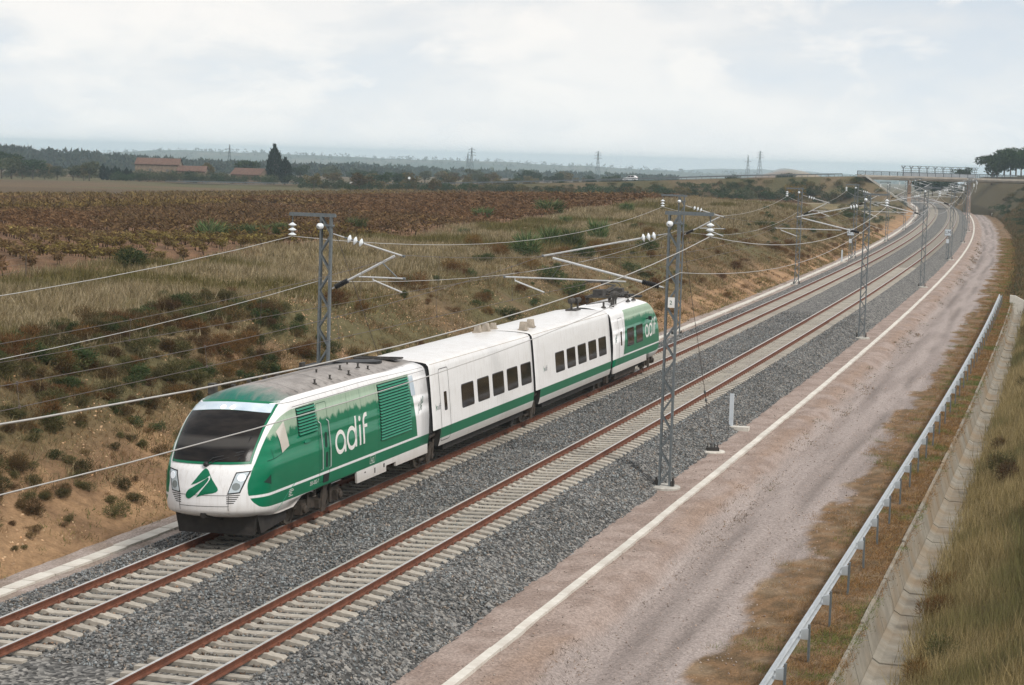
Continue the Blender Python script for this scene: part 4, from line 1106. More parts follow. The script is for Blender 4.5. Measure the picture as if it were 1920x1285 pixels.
def coach(name, label, s0, s1, cut0, win0, door, nwin=5, pitch=1.865):
    ref = (s0 + s1) / 2; F_ = Flat(ref)
    r = vehicle(name, label, ref)
    sec = CSEC + [(-a, b) for a, b in CSEC[-2::-1]]
    upper = [p for p in sec if p[1] >= 1.31]
    lower = [(1.40, 0.70), (1.47, 0.95), (1.505, 1.31), (-1.505, 1.31), (-1.47, 0.95), (-1.40, 0.70)]
    g = G()
    def ring(sec_, s): return [(s - ref, -o, z) for o, z in sec_]
    sv = np.concatenate([[s0, s0 + 0.06], np.linspace(s0 + 0.5, s1 - 0.5, 8), [s1 - 0.06, s1]])
    A = []
    for s in sv:
        k = 0.985 if s in (s0, s1) else 1.0
        A.append([(s - ref, -o * k, 1.31 + (z - 1.31) * (0.992 if k < 1 else 1)) for o, z in upper])
    A = np.array(A); g.grid(A, flip=False)
    g.add(A[0], [tuple(range(len(upper)))], 1); g.add(A[-1], [tuple(range(len(upper)))[::-1]], 1)
    ob('body_shell', g, [M['coach'], M['black']], r, smooth=True)
    for p in r.children[-1].data.polygons:
        if len(p.vertices) > 4: p.use_smooth = False
    g = G(); a = s0 + cut0; g.add(ring(lower, a) + ring(lower, s1), [(0, 1, 7, 6), (1, 2, 8, 7), (3, 4, 10, 9), (4, 5, 11, 10), (5, 0, 6, 11)]); g.m = [0] * len(g.f); g.f += [(0, 5, 4, 3, 2, 1), (6, 7, 8, 9, 10, 11)]; g.m += [1, 1]; ob('lower_body', g, [M['coach'], M['under']], r)
    for sg in (1, -1):
        for k in range(nwin):
            a = win0 + pitch * k
            wf = sgrid(F_, r, 'window', a, a + 1.43, 1.715, 2.545, M['black'], 0.004, sg, 0, 0.09)
            sgrid(F_, wf, 'pane', a + 0.035, a + 1.395, 1.75, 2.51, M['tglass'], 0.011, sg, 0, 0.07)
        if door:
            dd = seamline(F_, r, rrect(door, door + 1.0, 0.86, 3.30, 0.12), None, 0.028, sg, True, 'door')
            sgrid(F_, dd, 'door_window', door + 0.42, door + 0.72, 1.86, 2.50, M['tglass'], 0.006, sg, 0, 0.05)
        x0 = (s0 + 0.33) if door else (s0 + 1.2)
        g = G(); g.add([F_.side(x0 + p[0], 2.02 + p[1], 0.006, sg) for p in ((0, 0.16), (0.13, 0.02), (0.02, -0.10), (0.05, 0.0))], [(0, 1, 2, 3)]); ob('emblem', g, M['tgreen'], r)
        vs, fs = text_mesh('adif', 0.30); g = G(); g.add([F_.side(x0 + 0.14 + (v[0] if sg > 0 else 0.5 - v[0]), 1.96 + v[1], 0.006, sg) for v in vs], fs); ob('lettering', g, M['grey_mark'], r)
        seamline(F_, r, [(s0 + 0.1, 3.52), (s1 - 0.1, 3.52)], M['pod'], 0.014, sg)
    g = G(); g.box(((s0 + s1) / 2 - ref + 0.5, 0, 0.60), (s1 - s0 - 2.4, 2.5, 0.3)); g.box((s1 - ref - 1.9, 0, 0.42), (0.35, 2.3, 0.5)); ob('underframe', g, M['under'], r)
    # dark bellows and single axle towards the car ahead
    g = G(); A = []
    for s in (s0 - 0.34, s0 + 0.02): A.append([(s - ref, -o * 0.955, 1.25 + (z - 1.31) * 0.97) for o, z in upper] )
    A = np.array(A); A = np.concatenate([A, A[:, :1]], 1); g.grid(A); g.box((s0 - ref + 0.2, 0, 1.05), (1.0, 2.3, 0.5)); ob('gangway_bellows', g, M['black'], r)
    wheelset(r, (s0 + 0.25 - ref,), 0.753, 0.41)
    g = G()
    for sg in (-1, 1):
        y = sg * 1.12
        if sg < 0: g.box((s0 + 0.25 - ref, 0, 0.42), (0.18, 2.3, 0.14))
        g.box((s0 + 0.25 - ref, y, 0.42), (0.42, 0.16, 0.36)); g.tube([(s0 - 0.55 - ref, y, 0.36), (s0 + 1.0 - ref, y, 0.36)], 0.06, 7); g.tube([(s0 - 0.05 - ref, y + sg * 0.16, 1.1), (s0 + 0.6 - ref, y + sg * 0.16, 1.14)], 0.085, 8)
        g.prism([(-0.35, 0.2), (-0.12, 0.2), (0.25, 0.85), (0.05, 0.9)], lambda p: (s0 + 0.3 + p[0] - ref, y + sg * 0.1, p[1]), lambda p: (s0 + 0.3 + p[0] - ref, y + sg * 0.16, p[1]))
        g.tube([(s0 + 0.55 - ref, y + sg * 0.12, 0.3), (s0 + 0.7 - ref, y + sg * 0.12, 0.95)], 0.035, 6); g.tube([(s0 - 0.05 - ref, y + sg * 0.12, 0.3), (s0 - 0.15 - ref, y + sg * 0.12, 0.9)], 0.035, 6)
    ob('axle_frame', g, M['bogie'], r)
    return r, F_, ref
c2, F2, r2 = coach('passenger_car', 'white passenger car with a door, directly behind the power car', 26.42, 38.78, 0.76, 29.60, 27.27)
c3, F3, r3 = coach('passenger_car', 'white passenger car without a door, between the other passenger car and the pantograph car', 39.10, 51.92, 0.62, 42.18, None)
def pod(parent, s, ref, o, w_=0.36, h_=0.40, l_=0.40):
    g = G(); g.box((s - ref, -o, 3.66 + h_ / 2), (l_, w_, h_), 0, 0, 0.72); g.box((s - ref, -o, 3.69), (l_ + 0.06, w_ + 0.06, 0.05)); ob('roof_vent', g, M['pod'], parent)
pod(c2, 38.0, r2, -0.58, 0.28, 0.30, 0.3); pod(c2, 38.5, r2, -0.40, 0.3, 0.34, 0.3)
pod(c3, 39.6, r3, -0.42, 0.24, 0.28, 0.26); pod(c3, 39.75, r3, 0.78, 0.30, 0.34, 0.32); pod(c3, 41.1, r3, 0.70, 0.30, 0.34, 0.32)
g = G(); g.box((50.9 - r3, 0.05, 3.72), (0.9, 0.5, 0.08)); 
for dx, dy in ((-0.3, 0.05), (0.25, -0.1)):
    g.tube([(50.9 - r3 + dx, dy, 3.7), (50.9 - r3 + dx, dy, 4.05)], 0.05, 7); g.lathe([(0.05, -0.16), (0.13, -0.12), (0.13, 0.10), (0.10, 0.15)], (50.9 - r3 + dx, dy, 4.15), (0.7, -0.4, 0.1), 12)
ob('roof_cameras', g, M['roofgear'], c3)

# ---------------------------------------------------------------- rear driving car with pantograph
RN = Nose(63.15, 52.22, -1, 3.6, 0.0, 0.80)
c4 = vehicle('driving_car', 'rear driving car with green cab end and a pantograph on its roof', RN.ref)
LEN4 = 63.15 - 52.22
FC4 = [(0.6, 8), (0.94, 7.0), (0.96, 1.2), (1.1, 0.3), (1.5, 0.05), (2.25, 0.2), (2.74, 0.6), (3.1, 1.0), (3.4, 1.4), (3.44, 3), (4.0, 8)]
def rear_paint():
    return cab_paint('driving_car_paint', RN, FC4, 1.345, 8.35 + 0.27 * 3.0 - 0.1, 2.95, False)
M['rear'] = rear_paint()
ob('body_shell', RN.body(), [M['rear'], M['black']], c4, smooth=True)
for p in c4.children[-1].data.polygons:
    if len(p.vertices) > 4: p.use_smooth = False
A4 = lambda s: 63.15 - s
for sg in (1, -1):
    for s in (55.20, 57.15):
        wf = sgrid(RN, c4, 'window', A4(s + 1.45), A4(s), 1.70, 2.56, M['black'], 0.004, sg, 0, 0.06)
        sgrid(RN, wf, 'pane', A4(s + 1.42), A4(s + 0.03), 1.73, 2.53, M['tglass'], 0.012, sg, 0, 0.05)
    dd = seamline(RN, c4, rrect(A4(54.45), A4(53.5), 0.86, 3.28, 0.12), None, 0.028, sg, True, 'door')
    sgrid(RN, dd, 'door_window', A4(54.10), A4(53.80), 1.86, 2.52, M['tglass'], 0.006, sg, 0, 0.05)
    seamline(RN, c4, [(A4(54.72), 1.36), (A4(54.72), 3.3)], None, 0.014, sg)
    brand_letters(c4, (lambda p: RN.side(A4(59.15 + p[0] * 0.93), 1.82 + p[1] * 0.93, 0.006, sg)) if sg > 0 else (lambda p: RN.side(A4(62.0 - p[0] * 0.93), 1.82 + p[1] * 0.93, 0.006, sg)), M['letter'])
    vs, fs = text_mesh('Talgo', 0.32, 0.35); g = G(); g.add([RN.side(A4(52.62 + v[0] * 0.7), 1.95 + v[1] * 1.3 + v[0] * 0.5, 0.006, sg) for v in vs], fs); ob('lettering', g, M['dkgreen'], c4)
    g = G(); pl = [(A4(52.4), 0.97), (A4(59.6), 0.97), (A4(59.6), 0.66), (A4(52.4), 0.66)]
    g.prism(pl, lambda p: RN.side(p[0], 1.0, -0.06, sg)[:2] + (p[1],), lambda p: RN.side(p[0], 1.0, 0.004, sg)[:2] + (p[1],)); ob('side_skirt', g, M['twhite'], c4)
    g = G(); g.bar(RN.side(A4(59.6), 2.75, 0.0, sg), RN.side(A4(59.6), 2.80, 0.14, sg), 0.05); g.box(RN.side(A4(59.6), 2.80, 0.2, sg), (0.12, 0.14, 0.18)); ob('side_mirror', g, M['black'], c4)
g = G(); A = []
for s in (52.22 - 0.32, 52.24): A.append([(s - RN.ref, -o * 0.955, 1.25 + (z - 1.31) * 0.97) for o, z in [p for p in CSEC + [(-a, b) for a, b in CSEC[-2::-1]] if p[1] >= 1.31]])
A = np.array(A); A = np.concatenate([A, A[:, :1]], 1); g.grid(A); g.box((52.3 - RN.ref, 0, 1.0), (0.9, 2.2, 0.5)); ob('gangway_bellows', g, M['black'], c4)
wheelset(c4, (52.4 - RN.ref,), 0.753, 0.41)
g = G()
g.box((52.4 - RN.ref, 0, 0.42), (0.2, 2.2, 0.14))
for sg in (-1, 1):
    g.box((52.4 - RN.ref, sg * 1.12, 0.42), (0.42, 0.16, 0.36)); g.tube([(51.9 - RN.ref, sg * 1.25, 1.12), (52.6 - RN.ref, sg * 1.25, 1.16)], 0.085, 8); g.box((55.8 - RN.ref, sg * 1.15, 0.48), (4.2, 0.14, 0.42))
ob('axle_frame', g, M['bogie'], c4)
g = G(); g.box((57 - RN.ref, 0, 0.62), (8.4, 2.4, 0.34)); ob('underframe', g, M['under'], c4)
bogie(c4, 60.7 - RN.ref, 2.2)
ZR = 3.74
g = G(); rx = lambda s: s - RN.ref
for s in (56.4, 60.0):
    for o in (-0.75, 0.35):
        g.lathe([(0.06, 0), (0.06, 0.06), (0.11, 0.08), (0.06, 0.12), (0.11, 0.15), (0.06, 0.19), (0.11, 0.22), (0.06, 0.28)], (rx(s), -o, ZR - 0.06), (0, 0, 1), 10)
ob('pantograph_insulators', g, M['bogie'], c4)
g = G(); z = ZR + 0.24
for o in (-0.75, 0.35): g.bar((rx(56.2), -o, z), (rx(60.2), -o, z), 0.09, 0.10)
for s in (56.3, 58.2, 60.1): g.bar((rx(s), 0.85, z), (rx(s), -0.45, z), 0.09, 0.10)
g.box((rx(57.0), 0.3, z + 0.16), (0.7, 0.5, 0.3)); g.box((rx(58.4), 0.5, z + 0.12), (0.8, 0.4, 0.22)); g.box((rx(60.4), 0.2, z), (0.5, 0.6, 0.4))
g.tube([(rx(56.6), 0.2, z + 0.1), (rx(59.9), 0.2, z + 0.36)], 0.05, 7); g.tube([(rx(59.9), 0.2, z + 0.36), (rx(57.0), 0.2, z + 0.62)], 0.035, 7); g.tube([(rx(57.4), 0.0, z + 0.2), (rx(59.7), 0.0, z + 0.30)], 0.025, 6)
g.bar((rx(57.0), 0.95, z + 0.68), (rx(57.0), -0.55, z + 0.68), 0.10, 0.06); g.bar((rx(57.35), 0.95, z + 0.68), (rx(57.35), -0.55, z + 0.68), 0.08, 0.05)
g.tube([(rx(57.0), 0.95, z + 0.66), (rx(57.0), 1.1, z + 0.6), (rx(57.0), 1.15, z + 0.45)], 0.025, 6); g.tube([(rx(57.0), -0.55, z + 0.66), (rx(57.0), -0.7, z + 0.6), (rx(57.0), -0.75, z + 0.45)], 0.025, 6)
ob('pantograph', g, M['roofgear'], c4)
for s, o, h_ in ((53.5, 0.75, 0.2), (54.3, 0.95, 0.22), (59.2, 0.9, 0.26), (55.9, 0.6, 0.2), (58.2, 0.85, 0.2)):
    g = G(); g.lathe([(0.12, -0.06), (0.12, 0.0), (0.05, 0.04), (0.05, h_), (0.02, h_ + 0.03)], (rx(s), -o, ZR - 0.05), (0, 0, 1), 8); ob('roof_insulator', g, M['roofgear'], c4)
g = G(); g.lathe([(0.10, 0), (0.14, 0.05), (0.22, 0.22), (0.20, 0.32), (0.08, 0.40)], (rx(55.3), -0.85, ZR + 0.2), (0, 0, 1), 12); g.bar((rx(55.15), -0.85, ZR - 0.1), (rx(55.15), -0.85, ZR + 0.3), 0.07); g.bar((rx(55.55), -0.85, ZR - 0.1), (rx(55.55), -0.85, ZR + 0.3), 0.07)
g.tube([(rx(55.3), -0.85, ZR + 0.15), (rx(53.8), -0.4, ZR + 0.12), (rx(52.8), -0.1, ZR + 0.1)], 0.025, 5); ob('circuit_breaker', g, M['roofgear'], c4)
g = G(); g.box((rx(61.2), 0.1, ZR + 0.02), (0.7, 0.9, 0.14)); g.box((rx(61.0), -0.75, ZR), (0.5, 0.3, 0.10)); ob('roof_box', g, M['black'], c4)

# ================================================================ overhead line
def insul_disc(g, p, axis, r=0.13):
    g.lathe([(0.03, -0.05), (0.05, -0.045), (r * 0.75, -0.02), (r, 0.0), (r, 0.012), (r * 0.8, 0.03), (0.045, 0.075), (0.03, 0.09)], p, axis, 14)
def lattice(g, H, hw=0.21, dy=0.075, step=0.62):
    n = int(H / step); st = H / n
    for k in range(n):
        a, b = (-hw, hw) if k % 2 == 0 else (hw, -hw)
        for y in (-dy, dy):
            g.bar((a, y, k * st + 0.05), (b, y, (k + 1) * st + 0.05), 0.014, 0.055)
def channel(g, x, H, dy=0.085):
    s_ = 1 if x > 0 else -1
    g.box((x, 0, H / 2), (0.016, dy * 2, H)); g.box((x - s_ * 0.03, dy, H / 2), (0.06, 0.014, H)); g.box((x - s_ * 0.03, -dy, H / 2), (0.06, 0.014, H))
def make_mast(side, label, group, sign=False, big=True, foot=True):
    """x to the right of the track direction, y along it, base at the path"""
    H = 9.62 if side > 0 else 9.2
    r = empty('catenary_mast', label, 'mast', (0, 0, 0), (0, 0, 0), group)
    for x in (-0.21, 0.21):
        g = G(); channel(g, x, H); ob('leg', g, M['steel'], r)
    g = G(); lattice(g, H); ob('lattice_bracing', g, M['steel'], r)
    if foot:
        g = G(); g.lathe([(0.58, -0.45), (0.58, 0.02), (0.54, 0.05), (0.0, 0.05)], (0, 0, 0), (0, 0, 1), 16); g.box((0, 0, -0.05), (0.8, 0.7, 0.16)); ob('footing', g, M['concrete'], r)
        for x in (-0.30, 0.30):
            g = G(); g.box((x, 0, 0.14), (0.08, 0.22, 0.2)); g.tube([(x, 0, 0.05), (x, 0, 0.34)], 0.035, 6); ob('anchor_bolt', g, M['under'], r)
    sx = side
    # top arm and hanging feeder insulators
    g = G(); g.box((sx * 0.52, 0, H + 0.04), (1.72, 0.16, 0.09)); g.box((sx * 0.52, 0, H + 0.10), (1.72, 0.05, 0.04)); ob('top_arm', g, M['steel'], r)
    g = G(); xi = sx * 1.27
    g.tube([(xi, 0, H), (xi, 0, H - 0.75)], 0.022, 6); ob('hanger', g, M['steel'], r)
    for k in range(3):
        g = G(); insul_disc(g, (xi, 0, H - 0.33 - 0.17 * k), (0, 0, 1), 0.145); ob('insulator_disc', g, M['insul'], r, smooth=True)
    # strain insulators near the top
    g = G(); g.box((0.02, 0, H - 0.30), (0.5, 0.2, 0.06)); g.tube([(-0.1, 0, H - 0.30), (-0.1, -0.55, H - 0.34)], 0.02, 6); ob('strain_arm', g, M['steel'], r)
    for k in range(2):
        g = G(); insul_disc(g, (-0.10, -0.25 - 0.15 * k, H - 0.32), (0, -1, 0), 0.105); ob('insulator_disc', g, M['insul'], r, smooth=True)
    if side > 0:
        top0, top1 = Vector((-0.24, 0, 8.95)), Vector((-4.72, 0, 7.98)); low0, low1 = Vector((-0.28, 0, 7.05)), Vector((-4.36, 0, 7.92))
        reg0, reg1 = Vector((-1.66, 0, 7.20)), Vector((-6.12, 0, 7.17)); st0, st1 = Vector((-5.74, 0, 7.05)), Vector((-4.64, 0, 6.68))
        ia, ib, bk = 0.08, 0.21, 0.2
    else:
        top0, top1 = Vector((0.27, 0, 8.62)), Vector((2.88, 0, 7.95)); low0, low1 = Vector((0.28, 0, 6.71)), Vector((2.56, 0, 7.95))
        reg0, reg1 = Vector((1.26, 0, 7.17)), Vector((2.92, 0, 7.18)); st0, st1 = Vector((1.78, 0, 7.08)), Vector((2.86, 0, 6.70))
        ia, ib, bk = 0.18, 0.44, 0.26
    d = (top1 - top0); dn = d.normalized()
    g = G(); g.tube([top0, top0 + d * ia], 0.02, 6); g.tube([top0 + d * ib, top1], 0.032, 9); ob('top_tube', g, M['alu'], r)
    for k in range(3):
        p = top0 + d * (ia + (ib - ia) * (0.18 + 0.32 * k)); g = G(); insul_disc(g, p, dn, 0.145); ob('insulator_disc', g, M['insul'], r, smooth=True)
    g = G(); g.tube([top0 + d * ia * 0.9, top0 + d * (ib + 0.02)], 0.025, 6); ob('insulator_rod', g, M['steel'], r)
    d = (low1 - low0)
    g = G(); g.tube([low0 + d * (bk - 0.03), low1], 0.042, 9); g.tube([low0, low0 + d * 0.05], 0.03, 6); ob('strut_tube', g, M['alu'], r)
    g = G(); n_ = 9
    prof = []
    L_ = d.length * (bk - 0.05)
    for k in range(n_): prof += [(0.055, L_ * k / n_), (0.10, L_ * (k + 0.4) / n_), (0.10, L_ * (k + 0.6) / n_)]
    prof.append((0.05, L_)); g.lathe(prof, low0 + d * 0.045, d, 10); ob('strut_insulator', g, M['black'], r)
    g = G(); g.tube([reg0, reg1], 0.028, 8); ob('registration_tube', g, M['alu'], r)
    g = G(); g.tube([st0, st1], 0.028, 6); g.tube([st0 + Vector((0, 0, 0.02)), Vector((st0.x, 0, reg0.z))], 0.018, 5); ob('steady_arm', g, M['alu'], r)
    g = G()
    if side < 0: g.tube([low0 + d * 0.80, Vector((2.68, 0, 7.2))], 0.02, 6)
    else: g.tube([low0 + d * 0.9, Vector((-4.4, 0, 7.19))], 0.008, 5)
    for p in (top1, reg1): g.lathe([(0.045, -0.03), (0.045, 0.05)], p, (1 if side < 0 else -1, 0, 0), 8)
    ob('clamps', g, M['steel'], r); r.children[-1]['kind'] = 'stuff'
    if sign:
        g = G(); g.box((0.02, -0.13, 6.55), (0.24, 0.02, 0.36)); pl = ob('number_plate', g, M['letter'], r)
        vs, fs = text_mesh('2', 0.2); g = G(); g.add([(v[0] - 0.04, -0.145, v[1] + 6.48) for v in vs], fs); ob('lettering', g, M['dkgreen'], pl)
    return r
def place_mast(r, s, o):
    a = float(th_at(s)) - math.pi / 2
    xd = (math.cos(a), math.sin(a)); yd = (-math.sin(a), math.cos(a))
    r.location = P(s, o, -0.88)
    r.rotation_euler = (-(GX * yd[0] + GY * yd[1]), GX * xd[0] + GY * xd[1], a)
RM = [32.1, 97.5, 158.8, 220.8, 282.5, 344, 406, 466]
LM_ = [28.5, 92.0, 153.7, 213.5, 276, 338, 400, 460]
GR, GL = 'catenary masts along the gravel path', 'catenary masts at the foot of the cutting slope'
mr = make_mast(1, 'tall grey lattice mast with a small white number plate, beside the gravel path', None, True)
place_mast(mr, RM[0], 8.2)
mr2 = make_mast(1, 'grey lattice catenary mast farther along the gravel path kerb', GR)
place_mast(mr2, RM[1], 8.2)
for s in RM[2:]:
    c = copy_tree(mr2); place_mast(c, s, 8.2)
ml = make_mast(-1, 'grey lattice mast standing behind the green power car', None)
place_mast(ml, LM_[0], -3.4)
ml2 = make_mast(-1, 'grey lattice catenary mast farther along the foot of the cutting slope', GL)
place_mast(ml2, LM_[1], -3.4)
for s in LM_[2:]:
    c = copy_tree(ml2); place_mast(c, s, -3.4)

def lean(p0, h):
    return Vector((p0.x + GX * h, p0.y + GY * h, p0.z + h))
def attach(s, o_base, x, zl):
    b = P(s, o_base + x, -0.88); return lean(b, zl)
def span_pts(a, b, sag, n=14):
    out = []
    for k in range(n + 1):
        t = k / n; p = a.lerp(b, t); p.z -= 4 * sag * t * (1 - t); out.append(p)
    return out
def wire(name, label, pts_list, rad, mat, grp=None):
    g = G(); pts = []
    for q in pts_list: pts += q if not pts else q[1:]
    g.tube(pts, rad, 5); o = ob(name, g, mat); tag(o, label, 'wire', grp); return o
R0 = [-31.0] + RM; L0 = [-35.0] + LM_
def chain(ss, ob_, x, zl, sag):
    P_ = [attach(s, ob_, x, zl) for s in ss]
    return [span_pts(a, b, sag) for a, b in zip(P_[:-1], P_[1:])]
wire('feeder_wire', 'thick pale feeder wire hung from the insulators over the gravel path', chain(R0, 8.2, 1.27, 8.90, 1.15), 0.015, M['wire_light'])
wire('earth_wire', 'pale earth wire fixed to the masts beside the gravel path', chain(R0, 8.2, 0.26, 7.60, 1.0), 0.012, M['wire_light'])
wire('feeder_wire', 'pale feeder wire hung from the insulators above the cutting slope', chain(L0, -3.4, -1.27, 8.48, 1.15), 0.012, M['wire_light'])
wire('earth_wire', 'pale earth wire fixed to the masts below the cutting slope', chain(L0, -3.4, -0.26, 6.95, 1.0), 0.011, M['wire_light'])
def overhead(label, ss, ob_, xm, zm, xc, zc, sag):
    r = empty('overhead_line', label, 'overhead line', attach(ss[0], ob_, xm, zm)); b = r.location.copy()
    A = [attach(s, ob_, xm, zm) for s in ss]; Cc = [attach(s, ob_, xc, zc) for s in ss]
    gm, gc = G(), G(); pm_, pc_ = [], []
    for i in range(len(ss) - 1):
        q = span_pts(A[i], A[i + 1], sag, 16); c_ = span_pts(Cc[i], Cc[i + 1], 0.03, 16)
        pm_ += [p - b for p in (q if i == 0 else q[1:])]; pc_ += [p - b for p in (c_ if i == 0 else c_[1:])]
        if ss[i] < 230:
            for k in range(1, 16, 2):
                g = G(); g.tube([q[k] - b, c_[k] - b], 0.005, 4, cap=False); ob('dropper', g, M['wire_dark'], r)
                g = G(); g.box(c_[k] - b, (0.04, 0.04, 0.06)); g.box(q[k] - b, (0.04, 0.04, 0.06)); ob('dropper_clip', g, M['wire_dark'], r); r.children[-1]['kind'] = 'stuff'
    gm.tube(pm_, 0.009, 5); gc.tube(pc_, 0.008, 5)
    ob('messenger_wire', gm, M['wire_dark'], r); ob('contact_wire', gc, M['wire_dark'], r)
overhead('overhead line with droppers above the track of the train', L0, -3.4, 2.88, 7.98, 2.86, 6.68, 0.95)
overhead('overhead line with droppers above the empty track', R0, 8.2, -4.70, 8.0, -4.64, 6.66, 0.95)
# guy ropes with their anchors
def guy(s0, o0, z0, s1, o1, label, side):
    r = empty('guy_rope', label, 'guy rope', P(s1, o1, -0.88)); b = r.location.copy()
    top = attach(s0, o0, 0.26 * side, z0); bot = P(s1, o1, -0.75)
    g = G(); g.tube([top - b, bot - b], 0.011, 5); ob('rope', g, M['wire_dark'], r)
    for t in (0.72, 0.76):
        p = top.lerp(bot, t) - b; g = G(); g.lathe([(0.02, -0.09), (0.05, -0.05), (0.05, 0.05), (0.02, 0.09)], p, (bot - top), 8); ob('turnbuckle', g, M['steel'], r)
    g = G(); g.lathe([(0.50, -0.4), (0.50, 0.0), (0.46, 0.03), (0.0, 0.03)], (0, 0, 0.0), (0, 0, 1), 18); ob('anchor_block', g, M['kerbwhite'], r)
    g = G(); g.box((0, 0, 0.08), (0.5, 0.28, 0.14)); 
    for dx in (-0.2, -0.07, 0.07, 0.2): g.tube([(dx, 0.05, 0.05), (dx, 0.05, 0.30)], 0.022, 6)
    ob('anchor_plate', g, M['under'], r)
guy(RM[0], 8.2, 9.2, 41.4, 8.2, 'dark steel guy rope running from a mast down to a round concrete block', 1)
guy(LM_[0], -3.4, 8.9, 38.0, -3.5, 'dark steel guy rope behind the power car at the foot of the slope', 1)
# white marker posts
t = NT('marker_plastic'); t.base(t.ramp(t.noise(3), [(0.3, (0.50, 0.55, 0.60)), (0.7, (0.62, 0.67, 0.71))]), 0.5); M['marker'] = t.mat
def marker(s, o, label):
    r = empty('marker_post', label, 'post', P(s, o, -0.92), (0, 0, float(th_at(s)) - math.pi / 2))
    g = G(); g.box((0.32, 0, 0.07), (0.95, 0.42, 0.20)); ob('base_slab', g, M['kerbwhite'], r)
    g = G(); g.box((0, 0, 0.80), (0.17, 0.10, 1.5)); g.box((0, 0, 1.55), (0.18, 0.11, 0.04)); ob('post', g, M['marker'], r)
marker(48.3, 7.72, 'short pale grey marker post on a concrete slab beside the gravel path kerb')
marker(201.5, -3.75, 'short pale grey marker post beside the cable trough')
def lmsign(s, o, label):
    r = empty('letter_sign', label, 'sign', P(s, o, -0.9), (0, 0, float(th_at(s)) - math.pi / 2))
    for x in (-0.14, 0.14):
        g = G(); g.box((x, 0, 1.7), (0.05, 0.12, 3.4)); ob('post', g, M['steel'], r)
    g = G(); lattice(g, 3.3, 0.14, 0.05, 0.4); ob('lattice_bracing', g, M['steel'], r)
    g = G(); g.box((0, -0.1, 3.55), (0.86, 0.04, 0.86)); pl = ob('sign_board', g, M['grey_mark'], r)
    g = G(); g.box((0, -0.125, 3.55), (0.76, 0.012, 0.76)); ob('sign_face', g, M['marker'], pl)
    vs, fs = text_mesh('LM', 0.56); g = G(); w_ = max(v[0] for v in vs); g.add([(v[0] - w_ / 2, -0.136, v[1] + 3.36) for v in vs], fs); ob('lettering', g, M['black'], pl)
    g = G(); g.box((0, -0.1, 2.45), (0.34, 0.03, 0.5)); ob('sign_plate', g, M['marker'], r)
lmsign(219, 7.9, 'square LM sign on a lattice post beside the empty track')
lmsign(207, -3.3, 'square LM sign on a lattice post beside the cable trough')

# ================================================================ vegetation
def proj_px(x, y, z):
    d = np.stack([np.asarray(x, float), np.asarray(y, float), np.asarray(z, float) - CAMH], -1)
    cx = d @ _r; cy = -(d @ _u); cz = d @ _f
    cz = np.where(cz < 1, 1, cz)
    return 960 + FPX * cx / cz, 642.5 + FPX * cy / cz, cz
def seen(x, y, z, m=160):
    u, v, d = proj_px(x, y, z)
    return (u > -m) & (u < 1920 + m) & (v > 150) & (v < 1285 + m) & (d > 8)
def at(u, v):
    """where the line of sight through a photograph point meets the ground"""
    d = _f + _r * (u - 960) / FPX - _u * (v - 642.5) / FPX
    t = np.linspace(40, 3000, 6000) ; 
    x = d[0] * t; y = d[1] * t; z = CAMH + d[2] * t
    g = ground_z(x, y); k = np.argmax(z < g)
    return float(x[k]), float(y[k]), float(g[k])

def leafmat(name, rough=0.85, trans=0.25):
    t = NT(name)
    c = t.attr(); r = t.rnd()
    hsv = t.n.new('ShaderNodeHueSaturation'); t.l.new(c, hsv.inputs['Color'])
    t.l.new(t.math('ADD', 0.485, t.math('MULTIPLY', r, 0.03)), hsv.inputs['Hue'])
    t.l.new(t.math('ADD', 0.52, t.math('MULTIPLY', r, 0.34)), hsv.inputs['Value'])
    hsv.inputs['Saturation'].default_value = 1.05
    t.base(hsv.outputs[0], rough, 0, 0.15)
    tr = t.n.new('ShaderNodeBsdfTranslucent'); t.l.new(hsv.outputs[0], tr.inputs['Color'])
    mx = t.n.new('ShaderNodeMixShader'); mx.inputs[0].default_value = trans
    t.l.new(t.b.outputs[0], mx.inputs[1]); t.l.new(tr.outputs[0], mx.inputs[2]); t.l.new(mx.outputs[0], t.o.inputs['Surface'])
    return t.mat
M['leaf'] = leafmat('foliage'); M['grass'] = leafmat('dry_grass', 0.9, 0.2)

def tri_cloud(C, Dv, L, Wd, col, rng, curl=0.25):
    """one thin triangle per leaf: C centres, Dv directions, L lengths, Wd widths"""
    n = len(C)
    Dv = Dv / (np.linalg.norm(Dv, axis=1)[:, None] + 1e-9)
    sd = rng.normal(size=(n, 3)); sd -= (sd * Dv).sum(1)[:, None] * Dv; sd /= np.linalg.norm(sd, axis=1)[:, None] + 1e-9
    a = C - sd * (Wd / 2)[:, None]; b = C + sd * (Wd / 2)[:, None]; c = C + Dv * L[:, None] + rng.normal(size=(n, 3)) * (L * curl)[:, None]
    V = np.stack([a, b, c], 1).reshape(-1, 3)
    return V, np.arange(n * 3).reshape(-1, 3), np.repeat(col, 3, 0)
def pal(rng, n, cols, var=0.25):
    cols = np.array(cols); i = rng.integers(0, len(cols), n)
    return cols[i] * (1 - var + 2 * var * rng.random((n, 1)))
